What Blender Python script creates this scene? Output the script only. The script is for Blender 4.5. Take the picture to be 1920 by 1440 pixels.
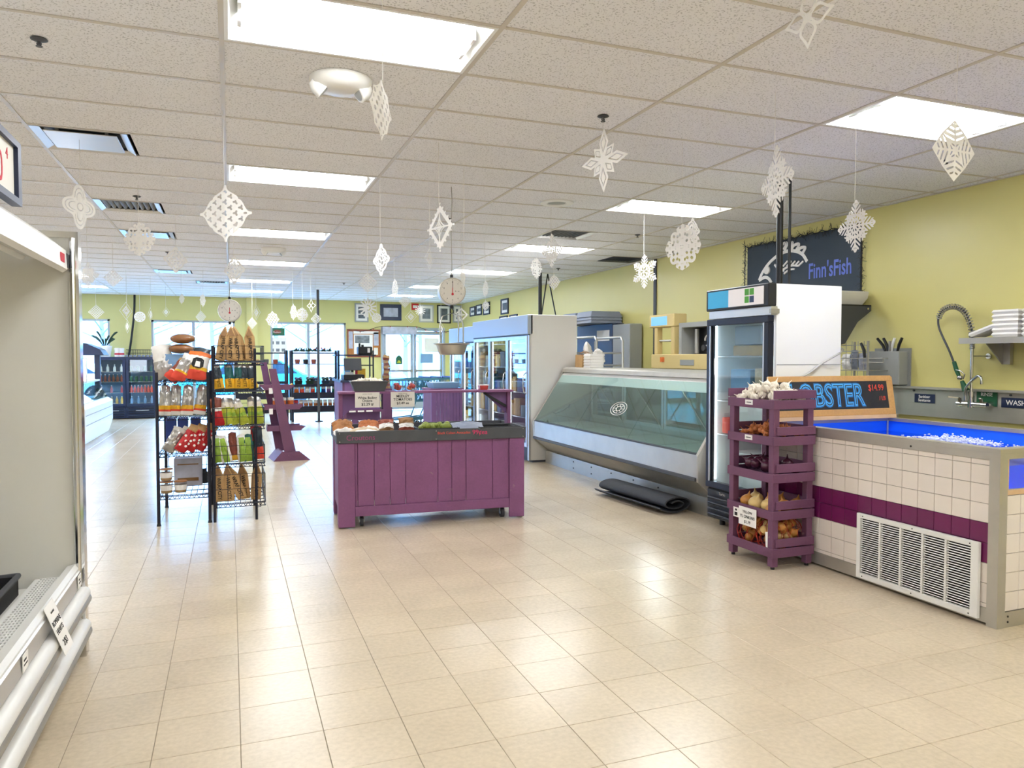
import bpy, bmesh, math, random
import numpy as np
from mathutils import Vector as V, Matrix as M, Euler
random.seed(7)
for _o in list(bpy.data.objects): bpy.data.objects.remove(_o)
sc = bpy.context.scene
C = sc.collection
R = math.radians

# ------------------------------------------------------------------ camera
CAMZ = 1.46
cd = bpy.data.cameras.new('camera'); cam = bpy.data.objects.new('camera', cd); C.objects.link(cam)
cd.sensor_width = 36; cd.lens = 26.04; cd.clip_start = 0.05; cd.clip_end = 300
cam.location = (0, 0, CAMZ)
cam.rotation_euler = (R(90 - 2.062), 0, R(-20.813))
sc.camera = cam

# ------------------------------------------------------------------ world / exposure
def srgb(h):
    h = h.lstrip('#')
    o = []
    for i in (0, 2, 4):
        c = int(h[i:i+2], 16) / 255
        o.append(c / 12.92 if c <= .04045 else ((c + .055) / 1.055) ** 2.4)
    return (o[0], o[1], o[2], 1)
w = bpy.data.worlds.new('sky'); sc.world = w; w.use_nodes = True
bg = w.node_tree.nodes['Background']
bg.inputs[0].default_value = (0.36, 0.56, 1.0, 1)
bg.inputs[1].default_value = 12.5
sc.view_settings.view_transform = 'Standard'; sc.view_settings.look = 'None'
sc.view_settings.gamma = 1; sc.view_settings.use_curve_mapping = False
sc.view_settings.exposure = 1.52
sc.cycles.diffuse_bounces = 5; sc.cycles.glossy_bounces = 3; sc.cycles.max_bounces = 9; sc.cycles.transparent_max_bounces = 12
LAMP = 12.0            # strength of the fluorescent lenses

# ------------------------------------------------------------------ materials
MATS = {}
def mat(name, col, rough=.5, metal=0, noise=None, bump=None, emit=0, spec=.5, coat=0, rnd=0, fiss=None, wear=None):
    if name in MATS: return MATS[name]
    m = bpy.data.materials.new(name); m.use_nodes = True; MATS[name] = m
    nt = m.node_tree; N = nt.nodes; Lk = nt.links
    b = N['Principled BSDF']
    c = srgb(col) if isinstance(col, str) else col
    b.inputs['Base Color'].default_value = c
    b.inputs['Roughness'].default_value = rough; b.inputs['Metallic'].default_value = metal
    b.inputs['Specular IOR Level'].default_value = spec
    if coat: b.inputs['Coat Weight'].default_value = coat; b.inputs['Coat Roughness'].default_value = .12
    if emit:
        b.inputs['Emission Color'].default_value = c; b.inputs['Emission Strength'].default_value = emit
    src = None
    if noise or bump or rnd or fiss or wear:
        geo = N.new('ShaderNodeNewGeometry')
        cur = None
        def setcur(node_out):
            nonlocal cur; cur = node_out
        def hsv(val_socket):
            h = N.new('ShaderNodeHueSaturation')
            if cur: Lk.new(cur, h.inputs['Color'])
            else: h.inputs['Color'].default_value = c
            Lk.new(val_socket, h.inputs['Value']); setcur(h.outputs[0])
        def nz(scale, detail=4, dist=0):
            n = N.new('ShaderNodeTexNoise'); n.inputs['Scale'].default_value = scale
            n.inputs['Detail'].default_value = detail; n.inputs['Distortion'].default_value = dist
            Lk.new(geo.outputs['Position'], n.inputs['Vector']); return n
        def rng(sock, a0, a1, b0, b1):
            r = N.new('ShaderNodeMapRange')
            for i, v_ in zip((1, 2, 3, 4), (a0, a1, b0, b1)): r.inputs[i].default_value = v_
            Lk.new(sock, r.inputs[0]); return r.outputs[0]
        if noise:
            for sc_, am in (noise if isinstance(noise, list) else [noise]):
                n = nz(sc_); hsv(rng(n.outputs['Fac'], .3, .7, 1 - am, 1 + am))
        if fiss:                       # small dark pits: (scale, threshold, darkness)
            n = nz(fiss[0], 2); hsv(rng(n.outputs['Fac'], fiss[1], fiss[1] + .05, fiss[2], 1))
        if wear:                       # paint worn to another colour: (scale, threshold, colour)
            n = nz(wear[0], 6, .5)
            mx = N.new('ShaderNodeMixRGB'); mx.inputs[2].default_value = srgb(wear[2])
            if cur: Lk.new(cur, mx.inputs[1])
            else: mx.inputs[1].default_value = c
            Lk.new(rng(n.outputs['Fac'], wear[1], wear[1] + .06, 0, .7), mx.inputs[0]); setcur(mx.outputs[0])
        if rnd:
            oi = N.new('ShaderNodeObjectInfo'); hsv(rng(oi.outputs['Random'], 0, 1, 1 - rnd, 1 + rnd))
        if cur: Lk.new(cur, b.inputs['Base Color'])
        if bump:
            n = nz(bump[0]); bp = N.new('ShaderNodeBump'); bp.inputs['Strength'].default_value = bump[1]
            bp.inputs['Distance'].default_value = .01
            Lk.new(n.outputs['Fac'], bp.inputs['Height']); Lk.new(bp.outputs[0], b.inputs['Normal'])
    return m
def glass(name, tint, refl=.12, rough=.02):
    if name in MATS: return MATS[name]
    m = bpy.data.materials.new(name); m.use_nodes = True; MATS[name] = m
    nt = m.node_tree; N = nt.nodes; N.remove(N['Principled BSDF'])
    tr = N.new('ShaderNodeBsdfTransparent'); tr.inputs[0].default_value = srgb(tint)
    gl = N.new('ShaderNodeBsdfGlossy'); gl.inputs[1].default_value = rough
    lw = N.new('ShaderNodeLayerWeight'); lw.inputs[0].default_value = .5
    pw_ = N.new('ShaderNodeMath'); pw_.operation = 'POWER'; pw_.inputs[1].default_value = 3.0; nt.links.new(lw.outputs['Facing'], pw_.inputs[0])
    fr = N.new('ShaderNodeMapRange'); fr.inputs[3].default_value = refl*.4; fr.inputs[4].default_value = .85; nt.links.new(pw_.outputs[0], fr.inputs[0])
    mx = N.new('ShaderNodeMixShader')
    nt.links.new(fr.outputs[0], mx.inputs[0]); nt.links.new(tr.outputs[0], mx.inputs[1]); nt.links.new(gl.outputs[0], mx.inputs[2])
    nt.links.new(mx.outputs[0], N['Material Output'].inputs[0])
    return m

mat('floor', '#cabaa1', .25, noise=[(2.2, .06), (45, .07)], rnd=.03, spec=.5, bump=(9, .025))
mat('grout', '#8d8069', .7)
mat('ctile', '#eeeef2', .9, fiss=(95, .37, .66), rnd=.015, noise=(1.2, .02), spec=.1)
mat('cgrid', '#cfc8bd', .4, spec=.4)
mat('plenum', '#777777', .9)
mat('wall', '#dad085', .33, noise=(1.5, .02), bump=(120, .02))
mat('wallback', '#d2ca86', .5, noise=(1.5, .02))
mat('wallplain', '#d8d2bd', .6)
mat('white', '#e9e8e4', .35)
mat('whitem', '#e2e0db', .3, noise=(3, .015))
mat('casewhite', '#dcdad2', .4, noise=(2, .03))
mat('pan', '#f2f2f0', .4)
mat('steel', '#bbb7ae', .38, .65, noise=(5, .06))
mat('steeld', '#a5a29a', .4, .65, noise=(5, .06))
mat('chrome', '#d5d5d5', .12, 1)
mat('alu', '#c9c8c6', .35, .8)
mat('alupaint', '#a9b2bb', .4, .3)
mat('black', '#17181c', .45)
mat('blackm', '#1c2030', .4, .2)
mat('navy', '#1d2a4a', .4)
mat('rubber', '#33353a', .75, noise=(30, .12))
mat('greyp', '#9ea09e', .5)
mat('dgrey', '#4b4d52', .55)
mat('purple', '#84507a', .6, noise=[(4, .08), (60, .05)], wear=(14, .69, '#9b7d80'), bump=(80, .05))
mat('purpler', '#6f4460', .6, noise=[(4, .08), (60, .05)], wear=(14, .69, '#9b7d80'), bump=(80, .05))
mat('purpled', '#6d4468', .6, noise=(4, .08))
mat('purpleb', '#7d5a8c', .6, noise=(6, .07))
mat('slate', '#4a4c50', .6, noise=(9, .12))
mat('paper', '#f1eeea', .7)
mat('papersign', '#e2ded6', .7)
mat('print', '#151515', .7)
mat('ink_red', '#c8283a', .6)
mat('chalkpink', '#e0386c', .8)
mat('chalkdim', '#a2477a', .8)
mat('chalkred', '#e8503c', .8)
mat('chalkblue', '#5ab4e6', .8)
mat('chalkblued', '#2a7cb8', .8)
mat('chalkboard', '#2b2c2e', .7, noise=(12, .15))
mat('pine', '#c99a5e', .55, noise=[(6, .08), (70, .06)])
mat('woodlt', '#d8b58a', .6, noise=(8, .08))
mat('tilew', '#e6dcd2', .18, noise=(3, .02), rnd=.02)
mat('tilep', '#6d1b52', .15, rnd=.08)
mat('tgrout', '#a89d92', .8)
mat('waterliner', '#0f70ff', .5)
mat('foam', '#e8edf8', .9)
mat('bannerblue', '#38434f', .7, noise=(3, .06))
mat('bannertext', '#6b7fd8', .7)
mat('flake', '#f1efec', .8)
mat('string', '#e6e4de', .7)
mat('foambox', '#efece6', .6)
mat('green', '#1d5c3a', .45)
mat('orange', '#e07028', .4, noise=(25, .12), bump=(28, .4))
mat('yellow', '#edb62e', .4, noise=(30, .1))
mat('red', '#c8242c', .32, noise=(25, .12), bump=(28, .5))
mat('lime', '#b9c13e', .3, noise=[(22, .14), (70, .1)], bump=(28, .6))
mat('limed', '#93b43e', .3, noise=(22, .14), bump=(28, .6))
mat('silver', '#c3c0bc', .28, .7, noise=(20, .12), bump=(25, .4))
mat('kraft', '#c09a66', .7, noise=(12, .08))
mat('kraftd', '#8e6a44', .8)
mat('bagdark', '#2d3a44', .35, noise=(30, .15))
mat('bagteal', '#1f5a58', .3, noise=(25, .2), bump=(28, .5))
mat('bagbrown', '#8d4634', .4, noise=(25, .2), bump=(28, .4))
mat('bagblue', '#27408e', .45)
mat('garlic', '#e6dccb', .7, noise=(30, .1))
mat('shallot', '#c07038', .5, noise=(40, .18), rnd=.12)
mat('redonion', '#4c2136', .25, noise=(25, .2))
mat('onion', '#c98a42', .3, noise=(14, .14), rnd=.12)
mat('onionlt', '#d8b878', .3, noise=(14, .1))
mat('onionneck', '#b98e58', .7)
mat('tomato', '#b8322c', .3)
mat('avocado', '#7d8a34', .5, noise=(40, .2), rnd=.1)
mat('mushroom', '#c9b294', .7, noise=(40, .15))
mat('nut', '#b0693a', .6, noise=(60, .2))
mat('greenleaf', '#55682a', .5, noise=(20, .15))
mat('leaf', '#27402f', .5)
mat('lettuce', '#a8c060', .5, noise=(20, .15))
mat('lens', '#ffffff', .5)
MATS['lens'].node_tree.nodes['Principled BSDF'].inputs['Emission Color'].default_value = (.94, .98, 1.03, 1)
MATS['lens'].node_tree.nodes['Principled BSDF'].inputs['Emission Strength'].default_value = LAMP
mat('lit_panel', '#f4f8ff', .5, emit=3)
mat('case_lamp', '#eef6ff', .5, emit=2.8)
mat('screen', '#5f93c8', .3, emit=.5)
mat('header_w', '#dcd6d4', .4, emit=.15)
mat('header_b', '#2f9cc8', .4, emit=.15)
mat('greenlogo', '#55b52c', .4)
mat('navylogo', '#28466e', .4)
mat('beige', '#dcc486', .5)
mat('tub', '#8c93a4', .5)
mat('asphalt', '#7b7e84', .9, noise=(3, .06))
mat('snowbank', '#dfe4ea', .9)
mat('hill', '#93a0b4', .95, noise=(.6, .2))
mat('bark', '#6f7480', .9)
mat('carteal', '#3fa3b8', .25, .2)
mat('carwhite', '#dfe3e6', .3)
mat('carblue', '#4d7fb5', .25, .2)
mat('tinted', '#2c3844', .1)
mat('wood_shelf', '#5a3c38', .6)
mat('breadbrown', '#a9713f', .6, noise=(30, .15))
mat('photo_grey', '#7d8288', .6, noise=(9, .4))
mat('photo_dark', '#5d6670', .6, noise=(12, .3))
mat('photo_lav', '#b4b7c8', .6, noise=(8, .2))
mat('corkb', '#b5763f', .8, noise=(40, .15))
mat('signgreen', '#2f6b4a', .5)
mat('tealwire', '#4a7f8c', .4, .5)
mat('bluebin', '#7fa6cf', .5)
glass('glass', '#eef6f8', .12)
glass('glasscase', '#dcefec', .16)
glass('glasswin', '#dff2f6', .1)
glass('plastic', '#f2f2f2', .15, .15)
glass('water', '#cfe2ff', .06, .03)

# ------------------------------------------------------------------ mesh builder
class G:
    def __init__(s): s.v = []; s.f = []; s.m = []
    def add(s, vs, fs, m=0):
        o = len(s.v); s.v += [tuple(p) for p in vs]
        for f in fs: s.f.append(tuple(i + o for i in f)); s.m.append(m)
        return s
    def box(s, x0, x1, y0, y1, z0, z1, m=0):
        vs = [(x, y, z) for z in (z0, z1) for y in (y0, y1) for x in (x0, x1)]
        return s.add(vs, [(0, 2, 3, 1), (4, 5, 7, 6), (0, 1, 5, 4), (2, 6, 7, 3), (0, 4, 6, 2), (1, 3, 7, 5)], m)
    def obox(s, c, size, rot=(0, 0, 0), m=0):
        E_ = rot if isinstance(rot, M) else Euler(rot).to_matrix(); h = V(size) / 2
        vs = [V(c) + E_ @ V((x * h.x, y * h.y, z * h.z)) for z in (-1, 1) for y in (-1, 1) for x in (-1, 1)]
        return s.add(vs, [(0, 2, 3, 1), (4, 5, 7, 6), (0, 1, 5, 4), (2, 6, 7, 3), (0, 4, 6, 2), (1, 3, 7, 5)], m)
    def bar(s, a, b, wd, h=None, m=0):            # rectangular bar from a to b
        a = V(a); b = V(b); h = h or wd; d = b - a; L = d.length; d.normalize()
        up = V((0, 0, 1)) if abs(d.z) < .95 else V((0, 1, 0))
        x = d.cross(up).normalized(); z = x.cross(d)
        E_ = M((x, d, z)).transposed()
        return s.obox((a + b) / 2, (wd, L, h), E_, m)
    def cyl(s, a, b, r, n=10, r2=None, m=0, cap=True):
        a = V(a); b = V(b); r2 = r if r2 is None else r2; d = (b - a).normalized()
        up = V((0, 0, 1)) if abs(d.z) < .95 else V((1, 0, 0))
        x = d.cross(up).normalized(); y = d.cross(x)
        vs = []
        for p, q in ((a, r), (b, r2)):
            for i in range(n):
                t = 2 * math.pi * i / n; vs.append(p + x * math.cos(t) * q + y * math.sin(t) * q)
        fs = [(i, (i + 1) % n, n + (i + 1) % n, n + i) for i in range(n)]
        if cap: fs += [tuple(range(n))[::-1], tuple(range(n, 2 * n))]
        return s.add(vs, fs, m)
    def tube(s, pts, r, n=6, m=0, closed=False):
        pts = [V(p) for p in pts]; k = len(pts); vs = []; prev = None
        for i, p in enumerate(pts):
            if closed: d = pts[(i + 1) % k] - pts[i - 1]
            else: d = pts[min(i + 1, k - 1)] - pts[max(i - 1, 0)]
            d.normalize()
            if prev is None:
                up = V((0, 0, 1)) if abs(d.z) < .9 else V((1, 0, 0)); x = d.cross(up).normalized()
            else:
                x = prev - d * prev.dot(d)
                x = x.normalized() if x.length > 1e-6 else d.orthogonal().normalized()
            prev = x; y = d.cross(x); rr = r[i] if isinstance(r, (list, tuple)) else r
            for j in range(n):
                t = 2 * math.pi * j / n; vs.append(p + x * math.cos(t) * rr + y * math.sin(t) * rr)
        fs = []
        for i in range(k if closed else k - 1):
            a = i * n; b = ((i + 1) % k) * n
            for j in range(n): fs.append((a + j, a + (j + 1) % n, b + (j + 1) % n, b + j))
        if not closed: fs += [tuple(range(n))[::-1], tuple(range((k - 1) * n, k * n))]
        return s.add(vs, fs, m)
    def lathe(s, prof, n=16, o=(0, 0, 0), m=0, rot=None, cap=True):
        vs = []; o = V(o); E_ = rot or M.Identity(3)
        for r, z in prof:
            for i in range(n):
                t = 2 * math.pi * i / n; vs.append(o + E_ @ V((r * math.cos(t), r * math.sin(t), z)))
        fs = []
        for k in range(len(prof) - 1):
            for i in range(n):
                j = (i + 1) % n; fs.append((k * n + i, k * n + j, (k + 1) * n + j, (k + 1) * n + i))
        if cap:
            fs.append(tuple(range(n))[::-1]); q = (len(prof) - 1) * n; fs.append(tuple(range(q, q + n)))
        return s.add(vs, fs, m)
    def prism(s, poly, a, b, axis='z', m=0):
        n = len(poly); vs = []
        for t in (a, b):
            for p, q in poly:
                vs.append({'x': (t, p, q), 'y': (p, t, q), 'z': (p, q, t)}[axis])
        fs = [(i, (i + 1) % n, n + (i + 1) % n, n + i) for i in range(n)]
        fs += [tuple(range(n))[::-1], tuple(range(n, 2 * n))]
        return s.add(vs, fs, m)
    def ell(s, c, r, nu=10, nv=6, m=0, rot=None):
        c = V(c); E_ = rot or M.Identity(3); r = (r, r, r) if isinstance(r, (int, float)) else r
        vs = [c + E_ @ V((0, 0, -r[2]))]
        for j in range(1, nv):
            ph = -math.pi / 2 + math.pi * j / nv
            for i in range(nu):
                t = 2 * math.pi * i / nu
                vs.append(c + E_ @ V((r[0] * math.cos(ph) * math.cos(t), r[1] * math.cos(ph) * math.sin(t), r[2] * math.sin(ph))))
        vs.append(c + E_ @ V((0, 0, r[2]))); L = len(vs) - 1; fs = []
        for i in range(nu):
            k = (i + 1) % nu; fs.append((0, 1 + k, 1 + i)); fs.append((L, L - nu + i, L - nu + k))
            for j in range(nv - 2):
                a = 1 + j * nu; b = a + nu; fs.append((a + i, a + k, b + k, b + i))
        return s.add(vs, fs, m)
    def stroke(s, pts, wd, th, plane, d, m=0):
        """flat painted/cut line: 2D pts, in plane 'x','y' or 'z' at coordinate d, raised by th"""
        P_ = [V((p[0], p[1])) for p in pts]; n = len(P_); lf, rt_ = [], []
        for k in range(n):
            t = (P_[min(k + 1, n - 1)] - P_[max(k - 1, 0)]).normalized(); nn = V((-t.y, t.x)) * wd / 2
            lf.append(P_[k] + nn); rt_.append(P_[k] - nn)
        to3 = lambda p, e: {'x': (e, p.x, p.y), 'y': (p.x, e, p.y), 'z': (p.x, p.y, e)}[plane]
        vs = [to3(p, e) for e in (d, d + th) for p in lf + rt_]; fs = []
        for k in range(n - 1):
            fs += [(k, k + 1, n + k + 1, n + k), (2*n + k, 3*n + k, 3*n + k + 1, 2*n + k + 1), (k, 2*n + k, 2*n + k + 1, k + 1), (n + k, n + k + 1, 3*n + k + 1, 3*n + k)]
        fs += [(0, n, 3*n, 2*n), (n - 1, 3*n - 1, 4*n - 1, 2*n - 1)]
        return s.add(vs, fs, m)

WL = {}
def build(g, name, mats, parent=None, smooth=0, bev=0, local=False, loc=None, rot=None, raw=False):
    if not isinstance(mats, (list, tuple)): mats = [mats]
    me = bpy.data.meshes.new(name)
    off = V((0, 0, 0))
    if parent is not None and not local: off = WL[parent]
    if parent is None and not local:
        a = np.array(g.v); off = V(((a[:, 0].min() + a[:, 0].max()) / 2, (a[:, 1].min() + a[:, 1].max()) / 2, a[:, 2].min()))
    me.from_pydata([(p[0] - off.x, p[1] - off.y, p[2] - off.z) for p in g.v], [], g.f)
    for m_ in mats: me.materials.append(MATS[m_])
    if max(g.m, default=0): me.polygons.foreach_set('material_index', g.m)
    if not raw:
        bm = bmesh.new(); bm.from_mesh(me)
        bmesh.ops.recalc_face_normals(bm, faces=bm.faces)
        if bev: bmesh.ops.bevel(bm, geom=list(bm.edges), offset=bev, segments=1, affect='EDGES', clamp_overlap=True)
        bm.to_mesh(me); bm.free()
    if smooth:
        me.polygons.foreach_set('use_smooth', [True] * len(me.polygons))
        me.set_sharp_from_angle(angle=R(smooth))
    o = bpy.data.objects.new(name, me); C.objects.link(o)
    if parent is not None:
        o.parent = parent; WL[o] = WL[parent]
        if loc is not None: o.location = loc
        if rot is not None: o.rotation_euler = rot
    else:
        o.location = V(loc) if loc is not None else off; WL[o] = V(o.location)
        if rot is not None: o.rotation_euler = rot
    return o
def tag(o, label, cat, group=None, kind=None):
    o['label'] = label; o['category'] = cat
    if group: o['group'] = group
    if kind: o['kind'] = kind
    return o
def thing(name, label, cat, loc=(0, 0, 0), rz=0, group=None):
    o = bpy.data.objects.new(name, None); C.objects.link(o); o.empty_display_size = .1
    o.location = loc; o.rotation_euler = (0, 0, rz); WL[o] = V(loc)
    return tag(o, label, cat, group)
def struct(o): o['kind'] = 'structure'; return o
def shape(name, mats, parent, fn, **k):
    g = G(); fn(g); return build(g, name, mats, parent, **k)
def inst(me, name, parent=None, loc=(0, 0, 0), rot=None, scale=None):
    o = bpy.data.objects.new(name, me); C.objects.link(o); o.location = loc
    if parent is not None: o.parent = parent
    if rot is not None: o.rotation_euler = rot
    if scale is not None: o.scale = (scale,) * 3 if isinstance(scale, (int, float)) else scale
    WL[o] = V(loc) + (WL[parent] if parent is not None else V())
    return o
def copy_tree(o, parent=None):
    c = o.copy(); C.objects.link(c); c.parent = parent
    WL[c] = WL.get(o, V())
    for ch in list(o.children): copy_tree(ch, c)
    return c
TXT = {}
def text(s_, size, m, parent, loc, rot, name='lettering', ext=.001, align='CENTER', offset=0, sx=1, shear=0):
    """raised lettering; loc is in the parent's local frame"""
    key = (s_, size, m, ext, align, offset, sx, shear)
    if key not in TXT:
        cu = bpy.data.curves.new(name, 'FONT'); cu.body = s_; cu.size = size; cu.extrude = ext
        cu.align_x = align; cu.align_y = 'CENTER'; cu.resolution_u = 3; cu.offset = offset; cu.shear = shear
        t = bpy.data.objects.new(name, cu); C.objects.link(t)
        bpy.context.view_layer.update()
        me = bpy.data.meshes.new_from_object(t.evaluated_get(bpy.context.evaluated_depsgraph_get()))
        bpy.data.objects.remove(t); me.materials.clear(); me.materials.append(MATS[m])
        if sx != 1: me.transform(M.Diagonal((sx, 1, 1, 1)))
        me.name = name; TXT[key] = me
    o = bpy.data.objects.new(name, TXT[key]); C.objects.link(o); o.parent = parent; o.location = loc; o.rotation_euler = rot
    WL[o] = WL.get(parent, V())
    return o
FC = (R(90), 0, 0)            # text facing -Y (towards the camera)
FX = (R(90), 0, R(-90))       # text on a face looking towards -X
FP = (R(90), 0, R(90))        # text on a face looking towards +X
ORD = ['leftmost', 'second from left', 'third from left', 'fourth from left', 'fifth from left', 'sixth from left', 'seventh from left', 'eighth from left']
_f = 1389.0; _yaw = math.atan(528 / _f); _pit = math.atan(50 / _f)
_fw = V((math.sin(_yaw) * math.cos(_pit), math.cos(_yaw) * math.cos(_pit), -math.sin(_pit))); _rt = V((math.cos(_yaw), -math.sin(_yaw), 0)); _up = _rt.cross(_fw)
def inview(p, pad=60):
    p = V(p) - V((0, 0, CAMZ)); d = p.dot(_fw)
    if d < .2: return False
    x = 960 + _f * p.dot(_rt) / d; y = 720 - _f * p.dot(_up) / d
    return -pad < x < 1920 + pad and -pad < y < 1440 + pad
# ================================================================== THE ROOM
X0, X1, Y0, YB, CE = -6.11, 6.21, -3.0, 20.35, 2.99
fl = struct(shape('floor', 'grout', None, lambda g: g.box(X0, X1, Y0, YB + .15, -.12, -.003)))
TS = .3048
g = G(); g.box(-TS/2 + .0012, TS/2 - .0012, -TS/2 + .0012, TS/2 - .0012, -.004, 0)
t0 = build(g, 'floor_tile', 'floor', fl, bev=.0012, local=True); tme = t0.data
bpy.data.objects.remove(t0)
cells = []
for i in range(int((X0 - .018) / TS) - 1, int((X1 - .018) / TS) + 1):
    for j in range(-20, 58):
        x = .018 + (i + .5) * TS; y = 2.926 + (j + .5) * TS
        if x - TS/2 < X0 or x + TS/2 > X1 + .02 or y - TS/2 < Y0 or y + TS/2 > YB + .01: continue
        cells.append((x, y))
hid = lambda x, y: (x < -.9 and y < 8) or (x > 3.95 and 2.9 < y < 9.5) or x < -3.6
near = sorted([c for c in cells if inview((c[0], c[1], 0), 80) and not hid(*c)], key=lambda c: c[0]**2 + c[1]**2)[:300]
ns = set(near)
for x, y in near: inst(tme, 'floor_tile', fl, (x - WL[fl].x, y - WL[fl].y, -WL[fl].z))
g = G()
for x, y in cells:
    if (x, y) in ns: continue
    a = TS/2 - .0012; b = a - .0012
    g.add([(x-a, y-a, -.0015), (x+a, y-a, -.0015), (x+a, y+a, -.0015), (x-a, y+a, -.0015), (x-b, y-b, 0), (x+b, y-b, 0), (x+b, y+b, 0), (x-b, y+b, 0)],
          [(4, 5, 6, 7), (0, 1, 5, 4), (1, 2, 6, 5), (2, 3, 7, 6), (3, 0, 4, 7)])
o = build(g, 'floor_tiles', 'floor', fl, raw=True); o['kind'] = 'stuff'

# ---- ceiling
ce = struct(shape('ceiling', 'plenum', None, lambda g: g.box(X0, X1, Y0, YB + .15, 3.16, 3.25)))
CX, CY = 1.2192, .6096
gx = lambda k: -.02 + CX * k
gy = lambda j: 3.28 + CY * j
lights = [(k, j) for k in (-3, 0, 3) for j in (-10, -5, 0, 5, 10, 15, 20, 24)]
halves = {(-1, 4): ('L', 'ret'), (-1, 8): ('L', 'slot'), (-1, 11): ('L', 'ret'), (-1, 18): ('L', 'ret'), (-1, 21): ('R', 'slot'), (3, 8): ('L', 'dif'), (4, 11): ('R', 'dark')}
def tmesh(wd, dp):
    g = G(); g.box(-wd/2 + .004, wd/2 - .004, -dp/2 + .004, dp/2 - .004, 0, .014)
    o = build(g, 'ceiling_tile', 'ctile', ce, bev=.003, local=True); me = o.data; bpy.data.objects.remove(o); return me
full = tmesh(CX, CY); half = tmesh(CX/2, CY)
gs = G(); cnt = 0
for k in range(-5, 6):
    for j in range(-11, 28):
        if (k, j) in lights: continue
        xa, xb, ya, yb = gx(k), min(gx(k+1), X1), max(gy(j), Y0), min(gy(j+1), YB)
        if yb <= ya or xb <= xa: continue
        if (k, j) in halves:
            s = halves[(k, j)][0]; cx = (xa + xb)/2 + (CX/4 if s == 'L' else -CX/4)
            inst(half, 'ceiling_tile', ce, (cx - WL[ce].x, (ya+yb)/2 - WL[ce].y, CE + .002 - WL[ce].z)); continue
        whole = abs(xb - xa - CX) < .01 and abs(yb - ya - CY) < .01
        vis = any(inview((px, py, CE), 5) for px in (xa, (xa+xb)/2, xb) for py in (ya, yb)) and xa > -4
        if whole and vis and cnt < 300:
            inst(full, 'ceiling_tile', ce, ((xa+xb)/2 - WL[ce].x, (ya+yb)/2 - WL[ce].y, CE + .002 - WL[ce].z)); cnt += 1
        else: gs.box(xa + .004, xb - .004, ya + .004, yb - .004, CE + .002, CE + .016)
o = build(gs, 'ceiling_tiles', 'ctile', ce); o['kind'] = 'stuff'
for k in range(-5, 6):
    shape('main_tee', 'cgrid', ce, lambda g: (g.box(gx(k) - .012, gx(k) + .012, Y0, YB, CE - .004, CE + .0015), g.box(gx(k) - .003, gx(k) + .003, Y0, YB, CE + .0015, CE + .04)))
for j in range(-10, 28):
    def rowf(g):
        for k in range(-5, 6): g.box(gx(k) + .012, min(gx(k+1), X1 + .012) - .012, gy(j) - .011, gy(j) + .011, CE - .003, CE + .0015)
    shape('cross_tee', 'cgrid', ce, rowf)
shape('wall_angle', 'cgrid', ce, lambda g: (g.box(X1 - .022, X1, Y0, YB, CE - .004, CE + .0015), g.box(X0, X1, YB - .022, YB, CE - .004, CE + .0015)))

# ---- recessed fluorescent troffers
def troffer():
    t = thing('ceiling_light', '', 'ceiling light')
    a, b = CX/2 - .012, CY/2 - .012
    def frame(g):
        g.box(-a, a, -b, -b + .018, -.004, .002); g.box(-a, a, b - .018, b, -.004, .002)
        g.box(-a, -a + .018, -b + .018, b - .018, -.004, .002); g.box(a - .018, a, -b + .018, b - .018, -.004, .002)
    shape('frame', 'pan', t, frame, local=True)
    def pan(g):
        c, d, h = a - .018, b - .018, .095
        A = [(-c, -d, 0), (c, -d, 0), (c, d, 0), (-c, d, 0)]; B = [(-c + .06, -.15, h), (c - .06, -.15, h), (c - .06, .15, h), (-c + .06, .15, h)]
        g.add(A + B, [(0, 1, 5, 4), (1, 2, 6, 5), (2, 3, 7, 6), (3, 0, 4, 7), (4, 5, 6, 7)])
    shape('reflector', 'pan', t, pan, local=True)
    def lens(g):
        n = 8; pr = [(.12 * math.cos(math.pi * i / n), .062 - .075 * math.sin(math.pi * i / n)) for i in range(n + 1)]
        g.prism(pr, -a + .075, a - .075, 'x')
    shape('lens', 'lens', t, lens, local=True, smooth=50)
    for s in (-1, 1): shape('end_cap', 'pan', t, lambda g: g.box(s*(a - .066) - .008, s*(a - .066) + .008, -.125, .125, .0, .085), local=True)
    return t
T0 = troffer(); firstL = True
rowname = {-10: 'far behind the camera', -5: 'just behind the camera', 0: 'nearest', 5: 'second nearest', 10: 'third nearest', 15: 'fourth nearest', 20: 'fifth nearest', 24: 'farthest'}
colname = {-3: 'left ceiling row', 0: 'middle ceiling row', 3: 'right ceiling row'}
for k, j in lights:
    t = T0 if firstL else copy_tree(T0); firstL = False
    t.location = (gx(k) + CX/2, gy(j) + CY/2, CE); WL[t] = V(t.location)
    t['label'] = 'recessed fluorescent light, %s in the %s' % (rowname[j], colname[k]); t['group'] = 'fluorescent ceiling lights'

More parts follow.
